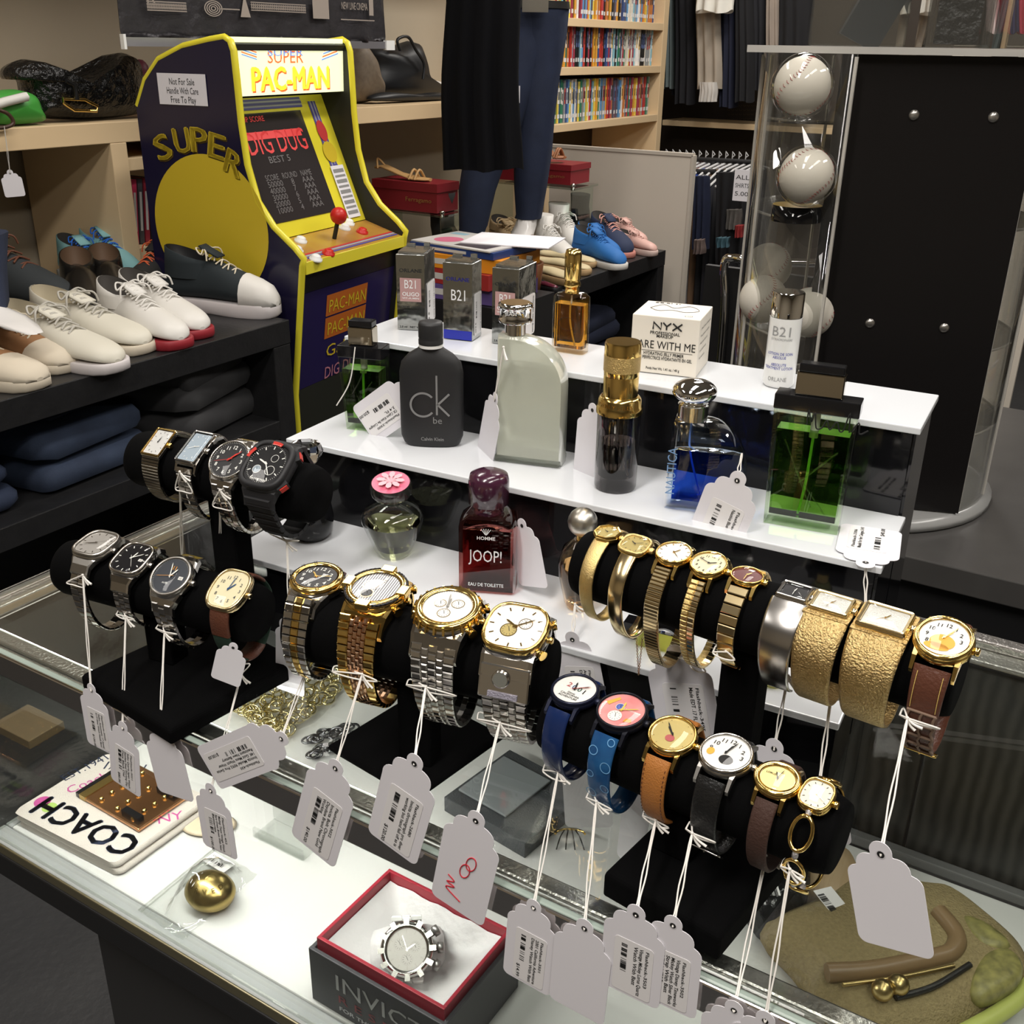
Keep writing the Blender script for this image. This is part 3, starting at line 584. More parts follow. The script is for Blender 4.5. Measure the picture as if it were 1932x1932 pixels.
# white lotion bottle
t, b, s = bt('lotion_bottle', 'slim white lotion bottle with mirror silver cap on the top step', 1468, 726, Z1, radians(-22)); r = 29.5 * s; Hc = hz(b, 597); Ht = hz(b, 551)
MB().lathe([(r * .9, 0), (r, .003), (r, Hc - .0005)], mat('glossy_white_plastic', (.78, .78, .76), .15, coat=.5), None, 40).build('body', t); MB().lathe([(r * .98, Hc), (r * .98, Ht - .001), (r * .93, Ht)], mirror, None, 40).build('cap', t)
def curved(mb, txt, size, mt, r, z, w=None, a0=0.):     # print wrapped on a cylinder facing -y
    vs, fs, wd_ = glyphs(txt, 'CENTER'); kx = size if w is None else w / max(wd_, 1e-6)
    mb.add([((r + .0003) * sin(v[0] * kx / r + a0), -(r + .0003) * cos(v[0] * kx / r + a0), z + v[1] * size) for v in vs], fs, mt)
p = MB(); gy = mat('grey_print', (.3, .3, .3), .4); curved(p, 'B21', .0125, gy, r, Hc * .75, r * 1.15); curved(p, 'EXTRAORDINAIRE', .003, gy, r, Hc * .69, r * 1.35)
for k, q in enumerate(('LOTION DE SOIN', 'ABSOLUE', '', 'ABSOLUTE', 'TREATMENT LOTION')): curved(p, q or ' ', .0036, blup, r, Hc * (.48 - .052 * k), len(q) * .0017 if q else None)
curved(p, 'ORLANE', .0055, gy, r, Hc * .1, r * 1.2); p.build('printed_label', t)
# left green bottle (middle step)
def greenb(label, M, w0, w1, d, H1, Hc, Hk, fac=True, mirrored=True):
    t = thing('perfume_bottle', label, 'perfume bottle', M)
    gg = pane('green_bottle_glass', (.9, .97, .85), 1.6); lq = glass('green_perfume', (.25, .50, .08), 0, 1.3)
    def bx(f0, f1, z0, z1, k=1.): return [[(x * w_ / 2 * k, y * d / 2 * k, z) for x, y in ((-1, -1), (1, -1), (1, 1), (-1, 1))] for w_, z in ((w0 + (w1 - w0) * z0 / H1, z0), (w0 + (w1 - w0) * z1 / H1, z1))]
    MB().loft(bx(0, 1, 0, H1), gg, sm=False).build('glass_body', t, bevel=.001)
    MB().loft(bx(0, 1, H1 * .09, H1 * .84, .88), lq, sm=False).build('liquid', t)
    fc = MB()
    for (x0, z0, x1, z1) in ((-.35, .75, .1, .2), (-.1, .45, .3, .15), (.35, .7, -.1, .4)): fc.tube([(x0 * w0, -d * .452, z0 * H1), (x1 * w0, -d * .452, z1 * H1)], .0006, gg, n=4)
    fc.build('facet_lines', t)
    MB().box(w1 * 1.02, d * 1.02, Hc - H1, mat('glossy_black_collar', (.008, .008, .009), .08), c=(0, 0, (H1 + Hc) / 2 + .0003)).build('collar', t, bevel=.0008)
    k = w1 * .30 if mirrored else w1 * .3
    bz = mat('bronze_mirror', (.5, .45, .36), .06, 1)
    MB().box(k * 2 * .95, d * .62, (Hk - Hc) * .72, bz, c=(0, 0, Hc + (Hk - Hc) * .36 + .0006)).build('cap_block', t, bevel=.001); MB().box(k * 2 * .9, d * .58, (Hk - Hc) * .26, mat('glossy_black_collar'), c=(0, 0, Hk - (Hk - Hc) * .13)).build('cap_top', t, bevel=.001)
    MB().lathe([(.0035, H1 * .78), (.0035, H1)], mat('clear_dip_tube', (.6, .6, .58), .3), None, 10).tube(spline([(0, 0, H1 * .8), (-.001, 0, H1 * .4), (-.004, 0, H1 * .1)], 4), .0012, mat('green_dip_tube', (.4, .75, .2), .3)).build('dip_tube', t)
    return t
b = at(692, 806, Z2); s = pxm(b)
gb1 = greenb('flared green perfume bottle with black collar, left end of the middle step', fz(b + Vector((0, 0, .0006)), radians(-14)), 64 * s, 84 * s, 44 * s, hz(b, 673), hz(b, 651), hz(b, 604))
b = at(1512, 990, Z2); s = pxm(b)
gb2 = greenb('large green perfume bottle with bronze cube cap, right end of the middle step', fz(b + Vector((0, 0, .0006)), radians(-23)), 136 * s, 147 * s, 44 * s, hz(b, 776), hz(b, 748), hz(b, 688))
sg = MB()
for pts in ([(-.02, .2), (-.015, .9), (.02, .3), (.05, .8), (.08, .1), (.14, .15), (.18, .5), (.22, .1), (.28, .5), (.32, .1), (.36, .2), (.40, 1.0), (.42, .1), (.5, .6), (.52, .1), (.6, .3)],): sg.tube([(v.x * .075, v.y * .018, 0) for v in spline([(x, y, 0) for x, y in pts], 4)], .0006, ink, T(-.004, -22.6 * s, hz(b, 805)) @ RX(pi / 2), n=4)
sg.build('signature_print', gb2)
# black flask
t, b, s = bt('cologne_flask', 'matte black flat cologne flask with black screw cap on the middle step', 816, 838, Z2, radians(-3)); w = 118 * s; Hb = hz(b, 655); Hc = hz(b, 607)
mk = mat('soft_touch_black', (.016, .016, .017), .5)
prof_ = [(.80, .0), (.9, .03), (.985, .1), (1, .2), (1, .75), (.93, .85), (.7, .93), (.42, .985), (.37, 1.0)]
MB().loft([[(x * f, y * (f ** .5), z * Hb) for x, y in sup(w, w * .34, 2.6, 40)] for f, z in prof_], mk).build('body', t)
MB().lathe([(w * .185, Hb), (w * .185, Hb + .003)], white, None, 32).build('neck_ring', t, label='thin white neck ring')
cp = MB(); rr_ = w * .19
cp.lathe([(rr_, Hb + .0032), (rr_, Hb + (Hc - Hb) * .3), (rr_ * .96, Hb + (Hc - Hb) * .34), (rr_, Hb + (Hc - Hb) * .4), (rr_, Hc - .003), (rr_ * .93, Hc - .0005), (rr_ * .5, Hc)], mk, None, 40); cp.build('cap', t)
p = MB(); gk = mat('grey_logo_print', (.22, .22, .22), .5); F = T(0, -w * .172, 0) @ RX(pi / 2); ch = Hb * .26
p.ring2(ch * .42, ch * .5, gk, F @ T(-w * .12, Hb * .44, 0), a0=.7, a1=5.6, n=28); p.quad(ch * .07, ch * 1.55, gk, F @ T(w * .10, Hb * .54, 0))
for sgn in (1, -1): p.quad(ch * .66, ch * .08, gk, F @ T(w * .10 + ch * .24, Hb * .44 + sgn * ch * .2 + ch * .02, 0) @ RZ(sgn * .78))
p.text('be', ch * .38, gk, F @ T(w * .03, Hb * .25, 0)); p.text('Calvin Klein', Hb * .05, gk, F @ T(-w * .16, Hb * .07, .0), w=w * .36); p.build('printed_logo', t)
# frosted bottle
t, b, s = bt('perfume_bottle', 'tall frosted pale perfume bottle with one rounded shoulder and chrome cap', 1001, 868, Z2, radians(-16)); w = 128 * s; Hb = hz(b, 634); Hc = hz(b, 574)
sil_ = [(-w / 2, 0), (w / 2, 0)] + [(w / 2 - w * .78 * (1 - cos(a)) * .98, Hb * .62 + Hb * .38 * sin(a)) for a in [i * pi / 2 / 12 for i in range(13)]] + [(-w / 2 + .001, Hb)]
def slab(sil, d, mt, bev=.12):
    n = len(sil); cx = sum(p[0] for p in sil) / n; cz = sum(p[1] for p in sil) / n; L = []
    for f, y in ((1 - bev, -d / 2), (1, -d / 2 + d * .22), (1, d / 2 - d * .22), (1 - bev, d / 2)): L.append([(cx + (p[0] - cx) * f, y, cz + (p[1] - cz) * f) for p in sil])
    return MB().loft(L, mt)
slab(sil_, .028, mat('frosted_bottle', (.80, .82, .70), .12, tr=.45, ior=1.35, c2=(.58, .61, .52), ns=6, noise=.3), .07).build('glass_body', t)
MB().box(w * .98, .03, .007, glass('thick_clear_base', (.95, .98, .95)), c=(0, 0, .0035)).build('clear_base', t, bevel=.002)
cx = -w * .27; cq = MB().lathe([(.0095, Hb), (.0095, Hb + (Hc - Hb) * .38)], steel, T(cx, 0, 0), 32); cq.lathe([(.0145, Hb + (Hc - Hb) * .38), (.0155, Hb + (Hc - Hb) * .45), (.0142, Hb + (Hc - Hb) * .5), (.0142, Hc - .005), (.0158, Hc - .004), (.0155, Hc - .001), (.0135, Hc)], mirror, T(cx, 0, 0), 40); cq.build('cap', t)
p = MB(); curved(p, 'JEAN', .005, wink, .0146, Hb + (Hc - Hb) * .68); o = p.build('cap_print', t); o.location = (cx, 0, 0)
# ridged gold tube bottle
t, b, s = bt('perfume_bottle', 'cylindrical smoky glass perfume with tall knurled gold cap', 1160, 918, Z2); r = 40 * s; Hb = hz(b, 778); Ht = hz(b, 645)
smoky = pane('smoky_bottle_glass', (.45, .43, .43), 1.6)
MB().lathe([(r * .95, 0), (r, .003), (r, Hb)], smoky, None, 44).build('glass_body', t); MB().lathe([(r * .84, .012), (r * .84, Hb * .62)], glass('dark_perfume', (.45, .38, .33), 0, 1.3), None, 40).build('liquid', t); tubein(t, .013, Hb, .01)
fl = MB()
for k in range(14): fl.tube([((r * .9) * sin(a), -(r * .9) * cos(a), z) for a in [(k - 7) * .22] for z in (Hb * .28, Hb * .72)], .0007, smoky, n=5)
fl.build('flutes', t)
hh = Ht - Hb
MB().lathe([(r * 1.06, Hb), (r * 1.06, Hb + hh * .09), (r * 1.0, Hb + hh * .11), (r * .98, Hb + hh * .2), (r * .86, Hb + hh * .24), (r * .8, Hb + hh * .25)], gold, None, 48).build('collar', t)
MB().lathe([(r * .80, Hb + hh * .25), (r * .80, Hb + hh * .52), (r * .79, Hb + hh * .53), (r * .8, Hb + hh * .54), (r * .82, Hb + hh * .6)], gold, None, 48).lathe([(r * .83, Hb + hh * .6), (r * .83, Hb + hh * .82)], mat('knurled_gold', (.7, .5, .2), .35, 1, bump=1., bs=900), None, 48).lathe([(r * .82, Hb + hh * .82), (r * .82, Ht - .002), (r * .78, Ht)], gold, None, 48).build('cap', t)
p = MB(); curved(p, 'BEVERLY HILLS', .005, mat('engraved_gold', (.3, .2, .06), .4, 1), r * 1.0, Hb + hh * .12, r * 2); p.build('engraved_name', t)
# blue cologne
t, b, s = bt('cologne_bottle', 'blue cologne bottle with sail-shaped shoulder and silver ball cap', 1326, 958, Z2, radians(-13)); w = 142 * s; Hb = hz(b, 785); Hc = hz(b, 722)
k = w * .06
sil_ = [(-w / 2, 0), (w / 2, 0), (w / 2 + k * .1, Hb * .25)] + [(-w * .06 + w * .58 * cos(a), Hb * .36 + Hb * .6 * sin(a)) for a in [i * pi / 2 / 12 for i in range(1, 13)]] + [(-w * .44, Hb * .97), (-w * .47, Hb * .9)]
slab(sil_, .030, pane('clear_blue_glass', (.80, .88, .98), 1.8)).build('glass_body', t)
liq = [(-w * .44, Hb * .1), (w * .42, Hb * .08), (w * .46, Hb * .3), (w * .47, Hb * .56), (w * .42, Hb * .66), (-w * .43, Hb * .66)]
slab(liq, .021, glass('cobalt_cologne', (.03, .10, .55), 0, 1.3), .04).build('liquid', t)
cx = -w * .24; MB().lathe([(.0125, Hb * .95), (.0125, Hb + (Hc - Hb) * .30)], steel, T(cx, 0, 0), 36).lathe([(.0128, Hb + (Hc - Hb) * .30)] + [(.0185 * sin(a), Hb + (Hc - Hb) * .68 - (Hc - Hb) * .36 * cos(a)) for a in [.5 + i * (pi - .5) / 14 for i in range(15)]], mirror, T(cx, 0, 0), 40).build('cap', t)
p = MB(); p.text('NAUTICA', .011, mat('pale_blue_print', (.2, .35, .6), .3), T(-w * .38, -.0155, .015) @ RX(pi / 2) @ RZ(pi / 2), w=Hb * .5); p.build('printed_name', t)
o = MB().tube(spline([(0, 0, Hb), (0, 0, Hb * .6), (.012, 0, Hb * .12)], 5), .0009, mat('blue_dip_tube', (.2, .35, .8), .3)).build('dip_tube', t); o.location = (cx, 0, 0)
# bottom step -------------------------------------------------------------------
t, b, s = bt('perfume_bottle', 'squat black round perfume with faceted crystal stopper, behind the top watch bar', 588, 1012, Z3); r = 42 * s; Ht = hz(b, 836)
MB().lathe([(r * .7, 0), (r * .95, .006), (r * 1.05, .02), (r * .95, .034), (r * .6, .045), (r * .3, .052), (r * .25, Ht - .022)], mat('black_lacquer_glass', (.006, .006, .007), .05), None, 40).build('body', t)
cr = glass('cut_crystal', (1, 1, 1), 0, 1.5)
MB().lathe([(.008, Ht - .022), (.013, Ht - .016), (.0165, Ht - .008), (.014, Ht - .001), (.008, Ht + .001)], cr, None, 10, sm=False).build('stopper', t)
t, b, s = bt('perfume_bottle', 'vase-shaped clear perfume with round pink flower stopper on the bottom step', 743, 1046, Z3, radians(-5)); r = 58 * s; Hb = hz(b, 950); Ht = hz(b, 903)
shp = [(.45, 0), (.5, .02), (.62, .12), (.82, .4), (1, .66), (1.0, .76), (.85, .89), (.5, .97), (.3, 1.0)]
MB().lathe([(r * a, Hb * z) for a, z in shp], clr, None, 44).build('glass_body', t); MB().lathe([(r * (a - .08), Hb * z) for a, z in [(.62, .14), (.8, .4), (.93, .6), (.955, .64)]], glass('olive_perfume', (.62, .62, .35), 0, 1.3), None, 40).build('liquid', t)
MB().lathe([(r * .29, Hb), (r * .29, Hb + .009)], clr, None, 32).build('neck', t); MM = T(0, 0, Hb + .010) @ RX(radians(14))
MB().lathe([(r * .62, 0), (r * .68, .003), (r * .68, .009), (r * .64, .012)], clr, MM, 44).build('stopper', t)
fl = MB().disc(r * .6, mat('pink_enamel', (.75, .16, .26), .25), MM, .0124)
for k in range(8): fl.loft([[(r * .08 * cos(a), r * .08 * sin(a) * .5, .0128) for a in [j * pi / 3 for j in range(6)]], [(r * .3 + r * .16 * cos(a), r * .1 * sin(a), .0155) for a in [j * pi / 3 for j in range(6)]]], mat('pale_pink_petal', (.8, .42, .48), .25), MM @ RZ(k * pi / 4))
fl.build('flower_disc', t)
t, b, s = bt('cologne_bottle', 'dark red rectangular cologne with domed plum cap on the bottom step', 921, 1107, Z3, radians(-7)); w = 106 * s; Hb = hz(b, 962); Ht = hz(b, 888); n0 = hz(b, 950)
slab([(-w / 2, 0), (w / 2, 0), (w * .5, Hb * .8), (w * .47, Hb * .92), (w * .3, Hb * 1.0), (-w * .3, Hb * 1.0), (-w * .47, Hb * .92), (-w * .5, Hb * .8)], .029, pane('rosy_bottle_glass', (.7, .4, .38), 1.6), .05).build('glass_body', t)
slab([(-w * .43, Hb * .06), (w * .43, Hb * .06), (w * .43, Hb * .8), (-w * .43, Hb * .8)], .021, glass('dark_red_cologne', (.30, .05, .05), 0, 1.3), .03).build('liquid', t)
cr_ = w * .35; MB().lathe([(w * .27, Hb * .98), (w * .27, n0), (cr_, n0 + .001), (cr_, n0 + (Ht - n0) * .7), (cr_ * .92, n0 + (Ht - n0) * .88), (cr_ * .6, Ht - .001), (cr_ * .05, Ht)], mat('plum_cap', (.05, .012, .03), .2, coat=.6), None, 40).build('cap', t)
p = MB(); F = T(0, -.0150, 0) @ RX(pi / 2); p.text('JOOP!', .016, wink, F @ T(0, Hb * .42, 0), w=w * .58, al='CENTER'); p.text('HOMME', .0045, wink, F @ T(0, Hb * .70, 0), al='CENTER'); p.text('EAU DE TOILETTE', .0045, wink, F @ T(0, Hb * .1, 0), al='CENTER', w=w * .62)
for k in range(5): p.quad(.0006, .006, wink, F @ T((k - 2) * .0012, Hb * .8, 0) @ RZ((2 - k) * .3))
p.build('printed_label', t)
t, b, s = bt('perfume_bottle', 'peach vase perfume with matte silver ball stopper behind the gold watches', 1092, 1144, Z3); r = 42 * s; Hb = hz(b, 1018); Ht = hz(b, 968)
MB().lathe([(r * .55, 0), (r * .7, .006), (r * .95, Hb * .45), (r * 1.0, Hb * .65), (r * .8, Hb * .88), (r * .35, Hb)], pane('peach_bottle_glass', (.95, .85, .72), 1.5), None, 40).build('glass_body', t)
MB().lathe([(r * .5, .005), (r * .62, .008), (r * .86, Hb * .45), (r * .88, Hb * .62)], glass('peach_perfume', (.95, .72, .4), 0.1, 1.3), None, 36).build('liquid', t)
rb = (Ht - Hb) * .52; MB().lathe([(r * .25, Hb), (r * .25, Hb + .004)], gold, None, 24).ball(rb, mat('satin_silver', (.6, .57, .5), .35, 1), T(0, 0, Hb + .003 + rb)).build('stopper', t)
t, b, s = bt('perfume_box', 'flat glossy black box on the bottom step behind the gold watches', 1285, 1085, Z3, radians(-30), 'perfume box'); MB().box(.046, .04, .03, blkgloss, c=(0, 0, .015)).build('box', t, bevel=.001); MB().quad(.016, .009, sticker, T(-.014, -.008, .0304)).build('white_sticker', t)
t, b, s = bt('crystal_holder', 'square fluted cut crystal holder on the bottom step', 1462, 1102, Z3, radians(-20), 'crystal holder'); w = 92 * s; h = hz(b, 1032)
n = 64; rg = []
for f, z in ((.72, 0), (.78, h * .1), (.72, h * .5), (.86, h * .85), (1.0, h)): rg.append([(q[0] * f * (1 + .05 * (-1) ** i), q[1] * f * (1 + .05 * (-1) ** i), z) for i, q in enumerate(sup(w * 1.1, w * 1.1, 5, n))])
MB().loft(rg, cr, sm=False).build('fluted_body', t); MB().lathe([(w * .28, h + .0005), (w * .28, h + .002), (w * .22, h + .002), (w * .21, h + .0008)], cr, None, 40).build('rim', t)
t, b, s = bt('perfume_bottle', 'small yellow-green flat perfume lying on the bottom step under the gold watches', 1252, 1212, Z3, radians(-24)); slab([(-.02, 0), (.02, 0), (.02, .016), (-.02, .016)], .03, glass('yellow_perfume', (.85, .85, .3), 0, 1.3), .05).build('glass_body', t); o = MB().box(.012, .014, .012, blkgloss, c=(-.027, 0, .008)).build('cap', t)
t, b, s = bt('perfume_bottle', 'tiny yellow perfume behind the right watch post', 1458, 1288, Z3, radians(-24)); MB().lathe([(.009, 0), (.01, .01), (.006, .016)], glass('yellow_perfume'), None, 20).build('glass_body', t); MB().lathe([(.005, .0162), (.005, .024)], gold, None, 20).build('cap', t)
# ================================================================ watches
silver_d = mat('sunray_silver_dial', (.55, .53, .5), .3, .6); black_d = mat('black_dial', (.01, .01, .012), .25); white_d = mat('white_dial', (.8, .79, .75), .4); cream_d = mat('cream_dial', (.75, .68, .45), .4)
navy_d = mat('dark_slate_dial', (.015, .02, .03), .25); gold_d = mat('champagne_dial', (.62, .5, .2), .3, .5); glit_d = mat('glitter_dial', (.7, .7, .66), .35, .5, bump=1., bs=1200)
pearl_d = mat('grey_pearl_dial', (.35, .42, .48), .25); lume = mat('lume_white', (.8, .8, .75), .5); redp = mat('red_hand', (.6, .03, .02), .4); orp = mat('orange_print', (.7, .3, .03), .4); bluh = mat('blued_hand', (.03, .08, .2), .3)
brownl = mat('brown_leather', (.10, .035, .02), .4, bump=.3, bs=500); tanl = mat('tan_leather', (.42, .16, .035), .5, bump=.5, bs=900); blackl = mat('black_leather', (.01, .01, .01), .3, bump=.3, bs=500); dbrl = mat('dark_brown_suede', (.05, .022, .015), .7, bump=.4, bs=600)
greenc = mat('dark_green_canvas', (.015, .04, .025), .8, bump=.6, bs=1500); navys = mat('navy_patent_strap', (.008, .02, .08), .2); goldtx = mat('bark_textured_gold', (.88, .68, .34), .28, 1, bump=1., bs=750, c2=(.32, .19, .05), noise=.5, ns=420); meshg = mat('woven_gold_mesh', (.8, .6, .26), .25, 1, bump=.8, bs=1500)
satin = mat('satin_steel_cuff', (.5, .48, .46), .25, 1)
WT = {}
def fit(key, px, extra=.007):
    M, L, r = BARS[key]; best = None
    for i in range(121):
        s = -L / 2 + L * i / 120
        for j in range(-6, 46):
            ph = j * .025; q = pr(M @ Vector((s, -sin(ph) * (r + extra), cos(ph) * (r + extra)))); d = (q[0] - px[0]) ** 2 + (q[1] - px[1]) ** 2 + (ph - .3) ** 2 * 8
            if best is None or d < best[0]: best = (d, s, ph)
    return M, r, best[1], best[2]
def strap_path(r, ph, L2, sag, g=.0035, n=72):
    Ra = sqrt(L2 ** 2 + (r + .003) ** 2); da = math.atan2(L2, r + .003); P = []
    for i in range(n + 1):
        th = ph + da + (2 * pi - 2 * da) * i / n; R = r + g
        k = math.exp(-((th - ph - da) / .4) ** 2) + math.exp(-((2 * pi - da + ph - th) / .4) ** 2)
        y, z = -sin(th) * R, cos(th) * R
        if z < 0: z *= 1 + sag / R
        if y < 0: y *= 1.0 + .15 * min(1, sag / .02)
        y = y * (1 - k) + k * (-sin(th) * Ra); z = z * (1 - k) + k * cos(th) * Ra
        P.append((y, z))
    return P
def arc(P):
    S = [0]
    for a, b in zip(P, P[1:]): S.append(S[-1] + sqrt((a[0] - b[0]) ** 2 + (a[1] - b[1]) ** 2))
    return S
def samp(P, S, u):
    u = max(0, min(S[-1] - 1e-9, u)); i = 0
    while S[i + 1] < u: i += 1
    t = (u - S[i]) / (S[i + 1] - S[i]); y = P[i][0] * (1 - t) + P[i + 1][0] * t; z = P[i][1] * (1 - t) + P[i + 1][1] * t
    dy, dz = P[i + 1][0] - P[i][0], P[i + 1][1] - P[i][1]; l = sqrt(dy * dy + dz * dz); return y, z, dy / l, dz / l
def links(P, w0, w1, cols, ll, th, stag=False, gap=.12, u0=0., u1=1., ch=.25):
    S = arc(P); T_ = S[-1]; n = int(T_ * (u1 - u0) / ll); mb = MB(); tw = sum(c[0] for c in cols)
    for i in range(n):
        for ci, (cw, cm) in enumerate(cols):
            u = T_ * u0 + (i + .5 + (.5 if (stag and ci % 2) else 0)) * ll
            if u > T_ * u1: continue
            y, z, dy, dz = samp(P, S, u); f = min(u, T_ - u) / (T_ / 2); w = w0 + (w1 - w0) * min(1, f * 1.3)
            x0 = -w / 2 + w * sum(c[0] for c in cols[:ci]) / tw; cwid = w * cw / tw
            M = frame(Vector((x0 + cwid / 2, y, z)), Vector((1, 0, 0)), Vector((0, dy, dz)), Vector((0, -dz, dy)) * 1.0)
            M = frame(Vector((x0 + cwid / 2, y, z)), Vector((1, 0, 0)), Vector((0, -dy, -dz)), Vector((0, dz, -dy)))
            mb.cbox(cwid * .97, ll * (1 - gap), th, th * ch, cm, M)
    return mb
def band(P, w0, w1, th, mt, u0=0., u1=1., n=48, rnd=True):
    S = arc(P); T_ = S[-1]; R = []
    for i in range(n + 1):
        u = T_ * (u0 + (u1 - u0) * i / n); y, z, dy, dz = samp(P, S, u); f = min(u, T_ - u) / (T_ / 2); w = w0 + (w1 - w0) * min(1, f * 1.3); ny, nz = dz, -dy
        R.append([(x * w / 2, y + ny * o * th, z + nz * o * th) for x, o in ((-1, -.5), (-1, .15), (-.85, .5), (.85, .5), (1, .15), (1, -.5))])
    return MB().loft(R, mt)
def hand(mb, ang, L, w, mt, z, tail=.15):
    M = RZ(-ang); mb.add([(-w / 2, -L * tail, z), (w / 2, -L * tail, z), (w / 2, L * .8, z), (0, L, z), (-w / 2, L * .8, z)], [(0, 1, 2, 3, 4)], mt, M)
def dialface(t, M, out, R, spec, z):
    mb = MB().poly(out, spec['dial'], M, z); mk = spec.get('mark', lume); nz = z + .0002; rx, ry = spec.get('rxy', (R, R))
    if spec.get('bars', True):
        for k in range(12):
            a = k * pi / 6; rr = .84
            if spec.get('nums') and k % 3 == 0 and spec.get('nums') == 'q': continue
            lw, ll = (R * .05, R * .16) if not spec.get('nums') else (R * .03, R * .06)
            mb.quad(lw, ll, mk, M @ T(sin(a) * rx * rr, cos(a) * ry * rr, nz) @ RZ(-a))
    if spec.get('minor'):
        for k in range(60): a = k * pi / 30; mb.quad(R * .012, R * .06, mk, M @ T(sin(a) * rx * .94, cos(a) * ry * .94, nz) @ RZ(-a))
    nm = spec.get('nums')
    if nm:
        for k in range(1, 13):
            a = k * pi / 6; s = R * spec.get('ns', .24) * 1.25
            if nm == 'no' or (spec.get('skip') and k in spec['skip']): continue
            mb.text(str(k), s, mk, M @ T(sin(a) * rx * .68, cos(a) * ry * .68 - s * .33, nz), al='CENTER')
    for (sx, sy, sr, sm) in spec.get('subs', ()):
        mb.disc(R * sr, sm, M, nz, 24, R * sx, R * sy); mb.ring2(R * sr * .9, R * sr, spec.get('subring', mk), M, nz + .0001, 24, R * sx, R * sy)
        for k in range(12): a = k * pi / 6; mb.quad(R * .012, R * sr * .25, ink, M @ T(R * sx + sin(a) * R * sr * .7, R * sy + cos(a) * R * sr * .7, nz + .0001) @ RZ(-a))
        mb.quad(R * .02, R * sr * .8, ink, M @ T(R * sx, R * sy + R * sr * .2, nz + .0002) @ RZ(.4))
    for (tx, ty, tt, ts, tm) in spec.get('texts', ()): mb.text(tt, R * ts, tm, M @ T(R * tx, R * ty, nz), al='CENTER')
    for (px_, py_, pts, pm_) in spec.get('polys', ()): mb.add([(R * (px_ + a), R * (py_ + b), nz + .0001) for a, b in pts], [tuple(range(len(pts)))], pm_, M)
    if spec.get('date'): mb.quad(R * .26, R * .18, white_d, M @ T(R * .62, 0, nz)); mb.text('12', R * .14, ink, M @ T(R * .62, -R * .05, nz + .0002), al='CENTER')
    mb.build('dial', t)
    hb = MB(); hm = spec.get('hands', lume); h0, m0 = spec.get('time', (1.0, 2))
    hand(hb, h0 * pi / 6, R * .5, R * .075, hm, z + .0007); hand(hb, m0 * pi / 30, R * .75, R * .05, hm, z + .0010); hb.disc(R * .06, hm, None, z + .0012, 12)
    if spec.get('sec') is not None: hand(hb, spec['sec'] * pi / 30, R * .82, R * .02, spec.get('secm', hm), z + .0013, .25)
    hb2 = MB(); hb2.v = [tuple(M @ Vector(v)) for v in hb.v]; hb2.f = hb.f; hb2.k = hb.k; hb2.sm = hb.sm; hb2.mats = hb.mats; hb2.build('hands', t)
